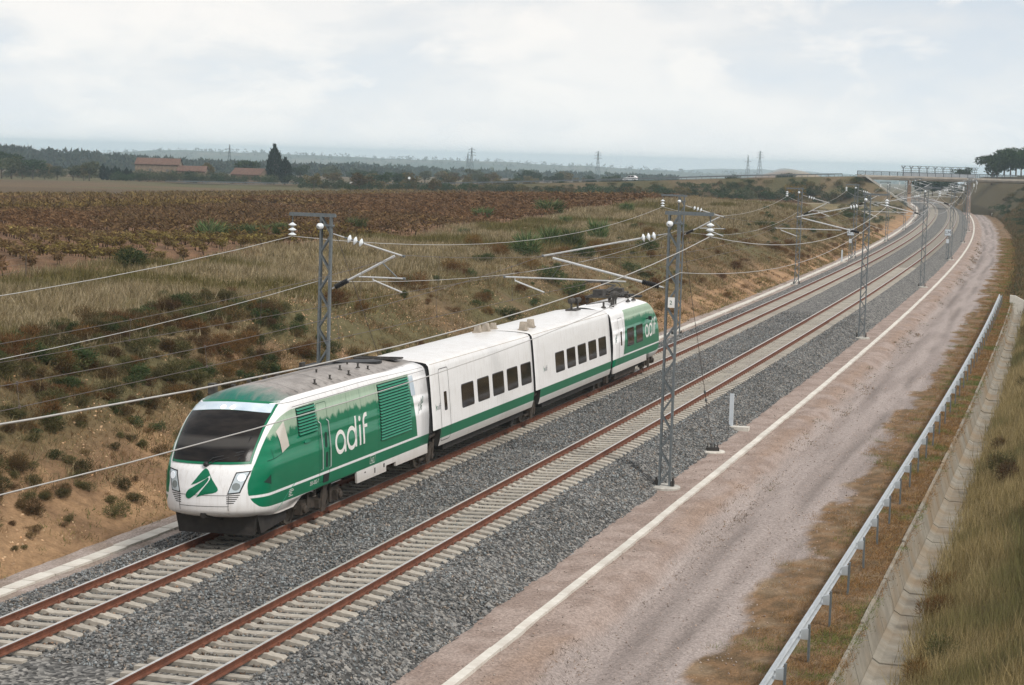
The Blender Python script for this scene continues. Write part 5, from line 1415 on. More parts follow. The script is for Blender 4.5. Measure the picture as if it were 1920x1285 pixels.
def shrub_data(seed, n, rx, h, cols, leafL, leafW, up=0.6, hollow=0.3, lumps=5):
    rng = np.random.default_rng(seed)
    ctr = np.stack([rng.normal(0, rx * 0.45, lumps), rng.normal(0, rx * 0.45, lumps), h * (0.35 + 0.35 * rng.random(lumps))], -1)
    k = rng.integers(0, lumps, n)
    d = rng.normal(size=(n, 3)); d /= np.linalg.norm(d, axis=1)[:, None]
    rad = (hollow + (1 - hollow) * rng.random(n) ** 0.5)
    off = d * rad[:, None] * np.array([rx * 0.62, rx * 0.62, h * 0.42])
    C = ctr[k] + off; C[:, 2] = np.abs(C[:, 2]) + 0.01
    Dv = d * np.array([1, 1, 0.7]) + np.array([0, 0, up]) + rng.normal(size=(n, 3)) * 0.35
    L = leafL * (0.6 + 0.9 * rng.random(n)); W_ = leafW * (0.6 + 0.8 * rng.random(n))
    V, F, Cc = tri_cloud(C, Dv, L, W_, pal(rng, n, cols), rng)
    # a few bare stems from the root
    ns = 8; base = np.zeros((ns, 3)); base[:, :2] = rng.normal(0, rx * 0.12, (ns, 2)); tip = ctr[rng.integers(0, lumps, ns)] + rng.normal(size=(ns, 3)) * 0.1 * rx
    V2, F2, C2 = tri_cloud(base, tip - base, np.linalg.norm(tip - base, axis=1), np.full(ns, 0.03 * max(1, h)), np.tile((0.10, 0.08, 0.055), (ns, 1)), rng, 0.03)
    return np.concatenate([V, V2]), np.concatenate([F, F2 + len(V)]), np.concatenate([Cc, C2])
BROWN = [(0.18, 0.110, 0.055), (0.135, 0.09, 0.046), (0.23, 0.15, 0.077), (0.12, 0.098, 0.05)]
OLIVE = [(0.125, 0.118, 0.050), (0.16, 0.14, 0.066), (0.098, 0.10, 0.043), (0.21, 0.175, 0.09)]
GREEN = [(0.07, 0.108, 0.044), (0.098, 0.135, 0.055), (0.052, 0.082, 0.034), (0.15, 0.16, 0.072)]
RUST = [(0.25, 0.125, 0.052), (0.19, 0.10, 0.045), (0.30, 0.185, 0.085), (0.15, 0.11, 0.053)]
VAR = {}
for kind, cols, n, up, L, W_ in (('brown', BROWN, 1500, 0.6, 0.13, 0.020), ('olive', OLIVE, 1500, 0.6, 0.12, 0.024), ('green', GREEN, 1500, 0.5, 0.09, 0.034), ('rust', RUST, 1300, 0.9, 0.15, 0.018)):
    VAR[kind] = [raw_mesh('shrub', *shrub_data(100 + 17 * i + len(kind), n, 0.55, 0.85, cols, L, W_, up)[:2], M['leaf'], shrub_data(100 + 17 * i + len(kind), n, 0.55, 0.85, cols, L, W_, up)[2]) for i in range(5)]
LBL = {'brown': ('dry brown shrub growing on the cutting slope', 'dry brown shrubs on the cutting slope'), 'olive': ('olive green shrub growing on the cutting slope', 'olive shrubs on the cutting slope'),
       'green': ('dark green bushy shrub growing on the cutting slope', 'dark green shrubs on the cutting slope'), 'rust': ('reddish brown bushy weed on the cutting slope', 'reddish weeds on the cutting slope')}
NAME = {'brown': 'brown_shrub', 'olive': 'olive_shrub', 'green': 'green_shrub', 'rust': 'reddish_shrub'}
def put_shrub(kind, x, y, z, sc, sz=1.0):
    o = link(NAME[kind], random.choice(VAR[kind]), None, (x, y, z - 0.05 * sc), (random.uniform(-0.12, 0.12), random.uniform(-0.12, 0.12), random.uniform(0, 6.28)))
    o.scale = (sc * random.uniform(0.85, 1.25), sc * random.uniform(0.85, 1.25), sc * sz * random.uniform(0.8, 1.15))
    tag(o, LBL[kind][0], 'shrub', LBL[kind][1])
def scatter(n, s0, s1, o0, o1, pw=1.0):
    s = s0 + (s1 - s0) * RNG.random(n) ** pw; o = o0 + (o1 - o0) * RNG.random(n)
    x, y = tp(s, o); z = ground_z(x, y)
    return s, o, x, y, z
cnt = {k: 0 for k in NAME}
lim_ = {'brown': 300, 'olive': 300, 'green': 190, 'rust': 300}
_a = scatter(1500, 5, 48, -17, -5.5, 1.0); _b2 = scatter(5000, 40, 330, -22, -5.6, 1.3)
s, o, x, y, z = [np.concatenate([p, q]) for p, q in zip(_a, _b2)]
ok = seen(x, y, z, 420); dens = fbm(x * 0.13, y * 0.13, 3)
for i in np.nonzero(ok)[0]:
    q = -o[i]
    pr = np.interp(q, [5.6, 6.4, 9, 13, 16, 19, 22], [0.15, 0.5, 0.75, 0.9, 0.35, 0.14, 0.04]) * (1.25 if s[i] < 48 else 1.0) * (0.35 + 1.3 * (dens[i] > 0.46))
    if random.random() > pr * 1.0: continue
    a = random.random()
    if s[i] > 85 and q < 9.5: kind = 'rust' if a < 0.75 else 'olive'
    elif q < 8: kind = 'olive' if a < 0.55 else 'brown'
    else: kind = 'brown' if a < 0.38 else ('rust' if a < 0.52 else ('olive' if a < 0.84 else 'green'))
    if cnt[kind] >= lim_[kind]: continue
    cnt[kind] += 1
    sc = random.choice((0.3, 0.4, 0.5, 0.6, 0.7, 0.85, 1.1, 1.3) if s[i] > 48 else (0.35, 0.45, 0.5, 0.6, 0.7, 0.9)) * np.interp(q, [5.6, 8, 13, 22], [0.6, 0.8, 1.1, 1.0]) * (1.0 if s[i] < 90 else 1.15)
    put_shrub(kind, x[i], y[i], z[i], sc, 0.85)
# green reed-like clumps near the vineyard edge, each seen on its own in the photograph
REED = [(0.14, 0.20, 0.08), (0.18, 0.235, 0.10), (0.10, 0.15, 0.06), (0.25, 0.25, 0.13)]
def reed_mesh(seed):
    rng = np.random.default_rng(seed); n = 520
    ang = rng.random(n) * 6.283; rr = np.sqrt(rng.random(n)) * 0.55
    C = np.stack([np.cos(ang) * rr, np.sin(ang) * rr, rng.random(n) ** 1.2 * 0.8], -1)
    Dv = np.stack([np.cos(ang) * (0.15 + rr), np.sin(ang) * (0.15 + rr), 0.9 + 0 * rr], -1) + rng.normal(size=(n, 3)) * 0.25
    V, F, Cc = tri_cloud(C, Dv, 0.28 + 0.35 * rng.random(n), 0.035 + 0.03 * rng.random(n), pal(rng, n, REED), rng, 0.15)
    return raw_mesh('reed_clump', V, F, M['leaf'], Cc)
RV = [reed_mesh(40 + i) for i in range(4)]
for i, (u, v, hpx, wf, lb) in enumerate(((988, 478, 40, 1.0, 'bushy green reed clump on the grassy shoulder, first of four in a row'), (1030, 462, 34, 0.9, 'green reed clump on the grassy shoulder, second of four in a row'), (1072, 466, 36, 1.0, 'green reed clump on the grassy shoulder, third of four in a row'), (1121, 450, 36, 0.85, 'olive reed clump standing alone past the row of three'),
                                      (668, 436, 26, 1.2, 'green reed clump at the edge of the vineyard soil behind the lattice mast'), (905, 412, 20, 1.5, 'low green bush at the vineyard edge'), (1030, 402, 26, 1.6, 'wide green bush among the golden vines'), (395, 450, 34, 1.2, 'tall green reeds at the vineyard corner'), (433, 447, 24, 1.8, 'dense dark green bush between the reeds at the vineyard corner'), (480, 445, 22, 1.6, 'low green reeds beside the dense dark bush'), (525, 440, 20, 1.2, 'pale green reeds nearest the feeder insulators'),
                                      (243, 500, 34, 2.2, 'round dark green bush standing alone in the pale grass'), (1175, 398, 16, 1.3, 'small green bush at the far vineyard edge'), (870, 440, 12, 1.5, 'small dark tuft in the pale grass'), (1060, 418, 12, 1.6, 'low dark bush on the grass shoulder below the golden vines'))):
    x_, y_, z_ = at(u, v); dist = math.hypot(x_, y_)
    o = link('reed_clump', RV[i % 4] if i not in (8, 11) else VAR['green'][i % 5], None, (x_, y_, z_ - 0.05), (0, 0, i * 1.3)); h_ = hpx * dist / FPX
    o.scale = (h_ * wf, h_ * wf, h_ * (1.0 if i not in (8, 11) else 1.2)); tag(o, lb, 'bush')

# ---------------------------------------------------------------- grass, built blade by blade
def blades(name, label, n, region, hgt, wid, cols, lean_=0.45, keep=None, per=5, spread=0.14, zoff=-0.02, zf=None, seed=1, m=260, pw=1.0, wfar=0.0):
    rng = np.random.default_rng(seed)
    s = region[0] + (region[1] - region[0]) * rng.random(n) ** pw; o = region[2] + (region[3] - region[2]) * rng.random(n)
    x, y = tp(s, o); z = ground_z(x, y) if zf is None else zf(s, o)
    k = seen(x, y, z, m)
    if keep is not None: k &= keep(s, o, x, y, rng)
    s, o, x, y, z = s[k], o[k], x[k], y[k], z[k]; n = len(s)
    tone = cols(s, o, x, y, rng) if callable(cols) else pal(rng, n, cols)
    C = np.repeat(np.stack([x, y, z + zoff], -1), per, 0); m_ = len(C)
    C[:, :2] += rng.normal(size=(m_, 2)) * spread
    bias = np.array([0.25, -0.35, 0])
    Dv = rng.normal(size=(m_, 3)) * lean_ + bias * lean_ + np.array([0, 0, 1.0]); Dv[:, 2] = np.abs(Dv[:, 2])
    far = np.repeat(1 + wfar * s / 100, per)
    L = hgt * (0.5 + 0.9 * rng.random(m_)) * np.repeat(0.5 + 1.0 * fbm(x * 0.8, y * 0.8, 3), per); W_ = wid * (0.7 + 0.7 * rng.random(m_)) * far
    V, F, Cc = tri_cloud(C, Dv, L, W_, np.repeat(tone, per, 0) * (0.75 + 0.5 * rng.random((m_, 1))), rng, 0.12)
    o_ = link(name, raw_mesh(name, V, F, M['grass'], Cc)); tag(o_, label, 'grass', kind='stuff'); return o_
STRAW = [(0.50, 0.415, 0.26), (0.41, 0.335, 0.195), (0.58, 0.50, 0.33), (0.32, 0.27, 0.145)]
def shoulder(s, o, x, y, rng):
    a = fbm(x * 0.1, y * 0.1, 3); c = pal(rng, len(s), STRAW)
    g = sst(0.50, 0.62, a)[:, None]; return c * (1 - g) + pal(rng, len(s), [(0.20, 0.185, 0.075), (0.25, 0.215, 0.09)]) * g
blades('dry_grass', 'pale dry grass covering the shoulder above the cutting slope', 66000, (14, 330, -34.5, -12.5), 0.42, 0.030, shoulder, 0.4, lambda s, o, x, y, r: r.random(len(s)) < np.interp(-o, [12.5, 15.5, 20, 32, 34.5], [0.12, 0.6, 1, 1, 0.2]) * (o > np.interp(s, [30, 120, 210], [-29.5, -31.5, -34.5])), 6, 0.2, seed=2, pw=1.25, wfar=0.7)
blades('slope_grass', 'sparse straw and weed tufts between the shrubs of the cutting slope', 30000, (8, 260, -16, -5.3), 0.22, 0.022, [(0.42, 0.28, 0.145), (0.27, 0.19, 0.095), (0.19, 0.165, 0.075), (0.33, 0.21, 0.11), (0.23, 0.145, 0.075)], 0.6, lambda s, o, x, y, r: fbm(x * 0.5, y * 0.5, 3) > 0.47 + 0.04 * (o > -7), 5, 0.13, seed=3, pw=1.2, wfar=0.6)
blades('undergrowth', 'dark tangled undergrowth between the shrubs of the middle slope', 30000, (8, 300, -19, -7.0), 0.30, 0.018, [(0.28, 0.195, 0.11), (0.23, 0.20, 0.10), (0.34, 0.26, 0.14), (0.18, 0.155, 0.08), (0.40, 0.32, 0.19)], 0.7, lambda s, o, x, y, r: fbm(x * 0.28 + 7, y * 0.28, 3) > 0.40 + 0.09 * ((s < 60) & (o > -9)), 7, 0.24, seed=14, pw=1.2, wfar=0.6)
blades('foot_grass', 'yellow dry grass with green tufts along the foot of the cutting slope', 9000, (6, 300, -6.6, -4.85), 0.15, 0.02, [(0.36, 0.26, 0.13), (0.30, 0.21, 0.11), (0.11, 0.15, 0.045), (0.36, 0.28, 0.16)], 0.6, lambda s, o, x, y, r: fbm(s * 0.25, o * 0.6, 3) > 0.44, 5, 0.09, zf=lambda s, o: np.maximum(ground_z(*tp(s, o)), np.where(o > -5.45, -0.95, -9)), seed=4, wfar=0.7)
def verge_c(s, o, x, y, rng):
    a = fbm(x * 0.7, y * 0.7, 3); c = pal(rng, len(s), [(0.40, 0.22, 0.10), (0.32, 0.17, 0.08), (0.46, 0.30, 0.155), (0.23, 0.135, 0.068)])
    g = sst(0.57, 0.64, a)[:, None]; return c * (1 - g) + pal(rng, len(s), [(0.16, 0.20, 0.055), (0.22, 0.24, 0.075)]) * g
blades('verge_grass', 'orange brown dry grass on the verge under the crash barrier', 62000, (4, 330, 13.4, 16.95), 0.15, 0.010, verge_c, 1.0, lambda s, o, x, y, r: fbm(s * 0.5, o * 0.9, 3) + 0.16 * (o - 14.6) > 0.45, 5, 0.13, zf=lambda s, o: np.full(len(s), -1.57), seed=5, pw=1.5, wfar=0.8)
blades('road_weeds', 'straggling weeds along the edge of the dirt road', 2600, (5, 300, 10.4, 11.3), 0.10, 0.015, [(0.30, 0.17, 0.07), (0.13, 0.135, 0.05), (0.22, 0.14, 0.075), (0.12, 0.09, 0.06)], 1.0, lambda s, o, x, y, r: fbm(s * 0.35, o * 0.8, 3) > 0.55, 7, 0.14, zf=lambda s, o: np.interp(o, [10.1, 10.55, 11.0, 11.4], [-0.93, -1.05, -1.4, -1.5]), seed=6, wfar=0.8)
def bank_c(s, o, x, y, rng):
    a = fbm(x * 0.22 + 3, y * 0.22, 3); c = pal(rng, len(s), [(0.47, 0.36, 0.19), (0.37, 0.285, 0.14), (0.58, 0.46, 0.27), (0.28, 0.22, 0.11)])
    g = sst(0.47, 0.60, a)[:, None]; return c * (1 - g) + pal(rng, len(s), [(0.22, 0.21, 0.09), (0.27, 0.24, 0.11), (0.19, 0.155, 0.085)]) * g
blades('bank_grass', 'tall olive and straw grass on the bank beyond the drain', 28000, (-4, 175, 18.2, 23.5), 0.60, 0.013, bank_c, 0.3, lambda s, o, x, y, r: r.random(len(s)) < 0.35 + 1.2 * fbm(x * 0.6, y * 0.6, 3) ** 1.5, 13, 0.2, seed=7, pw=1.6, wfar=0.9)
blades('bank_grass', 'low brown and green grass on the bank near the bridge', 12000, (150, 460, 14.6, 30), 0.45, 0.05, [(0.22, 0.14, 0.07), (0.12, 0.12, 0.05), (0.17, 0.12, 0.065)], 0.5, None, 6, 0.3, seed=8, wfar=0.2)
o_ = stones('slope_stones', 17000, (5, 120), (-15, -5.2), (0.012, 0.06), M['stone'], lambda s, o: ground_z(*tp(s, o)), lambda s, o: fbm(s * 0.4, o * 0.4, 3) > 0.48, lambda c, s, o: (0.6 * c + 0.10) * (2.5, 1.65, 0.98))
tag(o_, 'loose ochre stones and clods lying on the cutting slope', 'stones', kind='stuff')
# two or three taller weeds leaning over the drain
for i, (s_, o_, sc) in enumerate(((24.2, 18.55, 0.8), (21.0, 18.6, 0.7), (13.5, 18.6, 0.8))):
    x_, y_ = tp(s_, o_); put_shrub('rust', float(x_), float(y_), float(ground_z(x_, y_)), sc, 1.1); COL.objects[-1]
    q = [k for k in bpy.data.objects if k.name.startswith('reddish_shrub')][-1]
    tag(q, ('brown bushy weed leaning over the drain floor', 'smaller brown weed at the edge of the drain', 'brown weed clump in the tall grass by the drain')[i], 'weed'); q['group'] = 'weeds beside the drain'

for i in range(46):
    s_ = random.uniform(4, 120); o_ = random.uniform(18.9, 22.5); x_, y_ = tp(s_, o_); z_ = float(ground_z(x_, y_))
    k_ = random.choice(('rust', 'olive', 'brown', 'olive')); q = link('bank_weed', random.choice(VAR[k_]), None, (float(x_), float(y_), z_), (0, 0, i)); sc = random.uniform(0.45, 0.95); q.scale = (sc, sc, sc * 1.2)
    tag(q, {'rust': 'reddish weed standing in the tall bank grass', 'olive': 'olive weed standing in the tall bank grass', 'brown': 'dark brown weed standing in the tall bank grass'}[k_], 'weed', 'weeds in the tall bank grass, ' + k_)
# ---------------------------------------------------------------- vineyard
VC = [[(0.29, 0.185, 0.095), (0.215, 0.14, 0.075), (0.35, 0.235, 0.12)], [(0.31, 0.24, 0.085), (0.22, 0.165, 0.07), (0.17, 0.115, 0.062)], [(0.26, 0.175, 0.09), (0.33, 0.24, 0.105), (0.20, 0.14, 0.075)]]
def vine_data(seed, n, cols, wscale=1.0):
    rng = np.random.default_rng(seed)
    ang = rng.random(n) * 6.283; el = rng.random(n)
    rr = 0.18 + 0.42 * el
    C = np.stack([np.cos(ang) * rr * rng.random(n), np.sin(ang) * rr * rng.random(n), 0.38 + 0.55 * el], -1)
    Dv = np.stack([np.cos(ang), np.sin(ang), 0.3 + rng.normal(size=n) * 0.5], -1)
    V, F, Cc = tri_cloud(C, Dv, (0.16 + 0.14 * rng.random(n)) * wscale, (0.08 + 0.08 * rng.random(n)) * wscale, pal(rng, n, cols), rng)
    T = np.array([(-0.05, 0, 0), (0.05, 0, 0), (0.02, 0, 0.55), (0, -0.05, 0), (0, 0.05, 0), (0, 0.02, 0.55), (0, 0, 0.4), (0.03, 0, 0.42), (0.3, 0.1, 0.75), (0, 0, 0.4), (0, 0.03, 0.42), (-0.25, -0.15, 0.75)], float)
    return np.concatenate([V, T]), np.concatenate([F, np.arange(12).reshape(-1, 3) + len(V)]), np.concatenate([Cc, np.tile((0.055, 0.04, 0.03), (12, 1))])
VM = [[raw_mesh('vine', *vine_data(9 * i + j, 90, VC[j])[:2], M['leaf'], vine_data(9 * i + j, 90, VC[j])[2]) for i in range(3)] for j in range(3)]
rowd = 0.62                            # planting rows run obliquely away from the railway
ux, uy = math.cos(1.2825 + rowd), math.sin(1.2825 + rowd); vx, vy = -uy, ux
gi, gj = np.meshgrid(np.arange(-500, 720), np.arange(-220, 380), indexing='ij')
VX = -40 + gi * 1.05 * ux + gj * 1.75 * vx; VY = 150 + gi * 1.05 * uy + gj * 1.75 * vy
VX = VX + RNG.normal(0, 0.09, VX.shape); VY = VY + RNG.normal(0, 0.09, VY.shape)
VX, VY = VX.ravel(), VY.ravel()
vs_, vo_ = so(VX, VY)
tr_ = fbm(VX * 0.02, VY * 0.02, 2)
gap = np.abs(((VX * vx + VY * vy) + 2000) % 55 - 27) < 2.0          # tracks between the blocks
dr, _z = road_dist(VX, VY)
k = (vo_ < np.interp(vs_, [30, 120, 210], [-29.5, -31.5, -34.5])) & (vo_ > -151) & (vs_ > 0) & (dr > 30) & (~gap | (vo_ > -60)) & (RNG.random(len(VX)) > 0.07)
VX, VY, vo_, vs_ = VX[k], VY[k], vo_[k], vs_[k]; VZ = ground_z(VX, VY)
k = seen(VX, VY, VZ, 420); VX, VY, VZ, vo_, vs_ = VX[k], VY[k], VZ[k], vo_[k], vs_[k]
D_ = np.hypot(VX, VY); order = np.argsort(D_ + np.where(seen(VX, VY, VZ, 0), 0, 1e4))
VX, VY, VZ, D_ = VX[order], VY[order], VZ[order], D_[order]
yel = fbm(VX * 0.015 + 4, VY * 0.015, 3) + 0.10 * sst(150, 330, D_) * 1.0
cls = np.where(yel > 0.60, 1, np.where(yel > 0.50, 2, 0))
VL = ['brown leafed vine in the vineyard rows near the fence', 'golden yellow vine in the vineyard rows near the fence', 'half bare vine in the vineyard rows near the fence']
for i in range(min(300, len(VX))):
    o = link('grape_vine', random.choice(VM[cls[i]]), None, (VX[i], VY[i], VZ[i] - 0.02), (0, 0, random.uniform(0, 6.28))); sc = random.uniform(0.6, 0.85); o.scale = (sc, sc, sc * random.uniform(0.85, 1.15))
    tag(o, VL[cls[i]], 'vine', 'vines of the vineyard, ' + ('brown', 'golden', 'half bare')[cls[i]])
Vs, Fs, Cs = [], [], []; nb = 0
proto = {}
for j in range(3):
    for q in range(3):
        for lod, nn, ws in ((0, 26, 1.6), (1, 11, 2.6)): proto[(j, q, lod)] = vine_data(300 + 9 * q + j, nn, VC[j], ws)
rest = np.arange(300, len(VX))
if len(rest) > 17000: rest = np.concatenate([rest[:12000], np.sort(RNG.choice(rest[12000:], min(9500, len(rest) - 12000), replace=False))])
for i in rest:
    V, F, Cc = proto[(int(cls[i]), random.randrange(3), 0 if D_[i] < 230 else 1)]
    a = random.uniform(0, 6.28); ca, sa = math.cos(a) * 0.85, math.sin(a) * 0.85
    W3 = np.stack([V[:, 0] * ca - V[:, 1] * sa + VX[i], V[:, 0] * sa + V[:, 1] * ca + VY[i], V[:, 2] * random.uniform(0.65, 0.95) + VZ[i]], -1)
    Vs.append(W3); Fs.append(F + nb); Cs.append(Cc * random.uniform(0.75, 1.25)); nb += len(V)
tag(link('vineyard', raw_mesh('vineyard', np.concatenate(Vs), np.concatenate(Fs), M['leaf'], np.concatenate(Cs))), 'rows of autumn vines filling the vineyard beyond the slope', 'vineyard', kind='stuff')
# wire fence posts at the vineyard edge
fe = empty('wire_fence', 'old wire fence with thin grey posts at the vineyard edge', 'fence', P(30, -28.8, 4.0)); _b = fe.location.copy()
pts = []
for k_, s_ in enumerate(np.arange(34, 53, 3.6)):
    x_, y_ = tp(s_, -28.8); z_ = float(ground_z(x_, y_)); pts.append(Vector((float(x_), float(y_), z_)))
    g = G(); g.box((0, 0, 0.55), (0.05, 0.05, 1.3)); ob('post', g, M['bark'], fe, pts[-1] - _b, (random.uniform(-0.05, 0.05), random.uniform(-0.05, 0.05), 0))
for h_ in (0.35, 0.7, 1.05):
    g = G(); g.tube([p + Vector((0, 0, h_)) - _b for p in pts], 0.006, 4); ob('wire', g, M['wire_dark'], fe)

# ================================================================ road bridge
BA = np.array([98.0, 546.0]); BB = np.array([142.0, 538.0]); bd = (BB - BA) / np.linalg.norm(BB - BA); bn = np.array([-bd[1], bd[0]])
BL = float(np.linalg.norm(BB - BA)); bang = math.atan2(bd[1], bd[0])
br_ = empty('road_bridge', 'concrete road bridge with tall mesh screens crossing the railway', 'bridge', (BA[0], BA[1], 0), (0, 0, bang))
M['bridgec'] = simple('bridge_concrete', (0.40, 0.36, 0.31), 0.9, 0, 0.15, 0.6)
M['screen'] = simple('screen_panel', (0.34, 0.37, 0.40), 0.6, 0.1, 0.12, 1.0)
M['railing'] = simple('dark_railing', (0.035, 0.045, 0.05), 0.6, 0.0, 0.2, 1.0)
M['brick'] = simple('pier_concrete', (0.36, 0.25, 0.18), 0.9, 0, 0.25, 1.0)
g = G(); g.prism([(-5.0, 8.45), (5.0, 8.45), (5.0, 7.75), (4.3, 7.35), (-4.3, 7.35), (-5.0, 7.75)], lambda p: (-3, p[0], p[1]), lambda p: (BL + 3, p[0], p[1])); ob('deck', g, M['bridgec'], br_)
g = G(); g.box((BL / 2, -5.08, 8.35), (BL + 6, 0.25, 0.5)); ob('edge_beam', g, M['bridgec'], br_)
for x in (11.4, 27.6):
    for y in (-2.4, 2.4):
        g = G(); g.box((x, y, 3.15), (0.95, 0.9, 8.6)); ob('pier', g, M['brick'], br_)
for side in (-1, 1):
    y = side * 5.0
    for k in range(int((BL + 6) / 2.2)):
        x = -3 + k * 2.2
        if 9 < x < 30: continue
        g = G(); g.box((x, y, 9.05), (0.10, 0.10, 1.25)); ob('railing_post', g, M['railing'], br_)
    for z in (8.75, 9.0, 9.25, 9.5, 9.66):
        g = G(); g.box((BL / 2, y, z), (BL + 6, 0.05, 0.09)); ob('railing_bar', g, M['railing'], br_)
    nb_ = 9; w_ = 19.5 / nb_
    for k in range(nb_ + 1):
        x = 9.5 + k * w_
        g = G(); g.box((x, y, 9.6), (0.12, 0.14, 2.4)); g.bar((x, y, 10.75), (x - 0.55, y + side * 0.5, 11.35), 0.08); g.bar((x, y, 10.75), (x + 0.55, y + side * 0.5, 11.35), 0.08); ob('screen_post', g, M['railing'], br_)
        if k < nb_:
            g = G(); g.box((x + w_ / 2, y + side * 0.03, 8.98), (w_ - 0.2, 0.06, 1.0)); ob('screen_panel', g, M['screen'], br_)
    for z, dy in ((10.1, 0), (10.75, 0), (11.35, 0.5)):
        g = G(); g.box((19.2, y + side * dy, z), (20.4, 0.06, 0.08)); ob('screen_bar', g, M['railing'], br_)
    g = G()
    for x in np.arange(9.7, 29, 0.42): g.bar((x, y, 9.5), (x, y, 10.72), 0.025)
    ob('screen_mesh', g, M['railing'], br_)
# paved slopes below both bridge ends
def slope_strip(name, label, o_top, z_top, o_bot, z_bot, s_c, w_, mat):
    g = G(); pts = [(o_top, z_top), (o_bot, z_bot), (o_bot, z_bot - 0.5), (o_top, z_top - 0.5)]
    g.prism(pts, lambda p: P(s_c - w_ / 2, p[0], p[1]), lambda p: P(s_c + w_ / 2, p[0], p[1]))
    return tag(ob(name, g, mat), label, 'paving')
_sb = float(so(BA[0], BA[1])[0])
slope_strip('slope_paving', 'pale concrete paving down the slope below the bridge end beside the cutting', -18.8, 8.75, -4.9, -0.30, _sb - 4.0, 9.0, M['concrete'])
slope_strip('slope_paving', 'pale concrete paving down the slope below the bridge end beside the dirt road', 31.0, 8.9, 15.6, -0.9, _sb - 10, 3.0, M['concrete'])
# the road on its embankment
M['asphalt'] = simple('asphalt', (0.10, 0.10, 0.10), 0.9, 0, 0.2, 1.5)
def along(rl, off, z):
    out = []
    for i, p in enumerate(rl):
        a = rl[max(i - 1, 0)]; b = rl[min(i + 1, len(rl) - 1)]; d = (b - a)[:2]; d = d / np.linalg.norm(d)
        out.append((p[0] + d[1] * off, p[1] - d[0] * off, p[2] + z))
    return out
RL = np.array([np.interp(np.linspace(0.19, 1, 90), np.linspace(0, 1, len(ROADLINE)), ROADLINE[:, j]) for j in range(3)]).T
g = G(); g.grid(np.stack([np.array(along(RL, -4.2, 0.02)), np.array(along(RL, 4.2, 0.02))], 1), flip=True); tag(ob('road', g, M['asphalt']), 'asphalt road climbing the embankment to the bridge', 'road', kind='structure')
for off, lb in ((4.7, 'steel guard rail on the railway side of the embankment road'), (-4.7, 'steel guard rail on the far side of the embankment road')):
    r = empty('guard_rail', lb, 'guard rail', RL[20]); b = r.location.copy(); pts = [Vector(p) - b for p in along(RL, off, 0.62)]
    q = [p for p in pts if p.x + b.x < 92]
    g = G()
    for a_, b_ in zip(q[:-1], q[1:]): g.bar(a_, b_, 0.08, 0.26)
    ob('beam', g, M['steel'], r)
    for p in q[::1]:
        g = G(); g.box(p - Vector((0, 0, 0.35)), (0.12, 0.12, 0.75)); ob('post', g, M['steel'], r)

# white car on the road
M['carwhite'] = simple('car_white', (0.78, 0.79, 0.80), 0.25, 0, 0.05)
cp = np.array(along(RL, 1.8, 0.02)); ic = int(np.argmin(np.abs(cp[:, 0] - 33))); dv = cp[ic + 1] - cp[ic - 1]
car = empty('car', 'small white hatchback driving on the embankment road', 'car', tuple(cp[ic]), (0, -math.atan2(dv[2], np.hypot(dv[0], dv[1])), math.atan2(dv[1], dv[0]) + math.pi))
car.rotation_euler = (0, math.atan2(dv[2], np.hypot(dv[0], dv[1])), math.atan2(dv[1], dv[0]) + math.pi)
prof = [(2.05, 0.30), (2.1, 0.62), (1.95, 0.82), (1.0, 0.98), (0.25, 1.42), (-0.3, 1.52), (-1.35, 1.48), (-1.95, 1.02), (-2.05, 0.75), (-2.0, 0.30)]
g = G(); g.prism(prof, lambda p: (p[0], -0.86 + 0.10 * max(0, p[1] - 0.95) * 2, p[1]), lambda p: (p[0], 0.86 - 0.10 * max(0, p[1] - 0.95) * 2, p[1])); ob('body', g, M['carwhite'], car)
for sy in (-1, 1):
    for pl in ([(0.85, 1.0), (0.2, 1.38), (-0.35, 1.44), (-0.35, 1.0)], [(-0.45, 1.0), (-0.45, 1.44), (-1.2, 1.40), (-1.55, 1.05)]):
        g = G(); yo = lambda z: sy * (0.87 - 0.20 * max(0, z - 0.95)); g.add([(p[0], yo(p[1]) + sy * 0.004, p[1]) for p in pl], [(0, 1, 2, 3)]); ob('side_window', g, M['tglass'], car)
    for x in (-1.25, 1.3):
        g = G(); g.lathe([(0.31, -0.1), (0.31, 0.1), (0.2, 0.11)], (x, sy * 0.80, 0.31), (0, sy, 0), 14); w = ob('tyre', g, M['black'], car)
        g = G(); g.lathe([(0.19, 0), (0.19, 0.015), (0.05, 0.03)], (x, sy * 0.915, 0.31), (0, sy, 0), 10); ob('rim', g, M['alu'], w)
    g = G(); g.box((2.02, sy * 0.62, 0.70), (0.12, 0.34, 0.16)); ob('headlight', g, M['lamplens'], car)
    g = G(); g.box((-2.0, sy * 0.70, 0.88), (0.08, 0.16, 0.24)); ob('tail_light', g, NT('tail_red').base((0.4, 0.02, 0.02), 0.3).mat, car)
g = G(); g.add([(0.98, -0.72, 1.0), (0.98, 0.72, 1.0), (0.28, 0.66, 1.415), (0.28, -0.66, 1.415)], [(0, 1, 2, 3)]); ob('windscreen', g, M['tglass'], car)

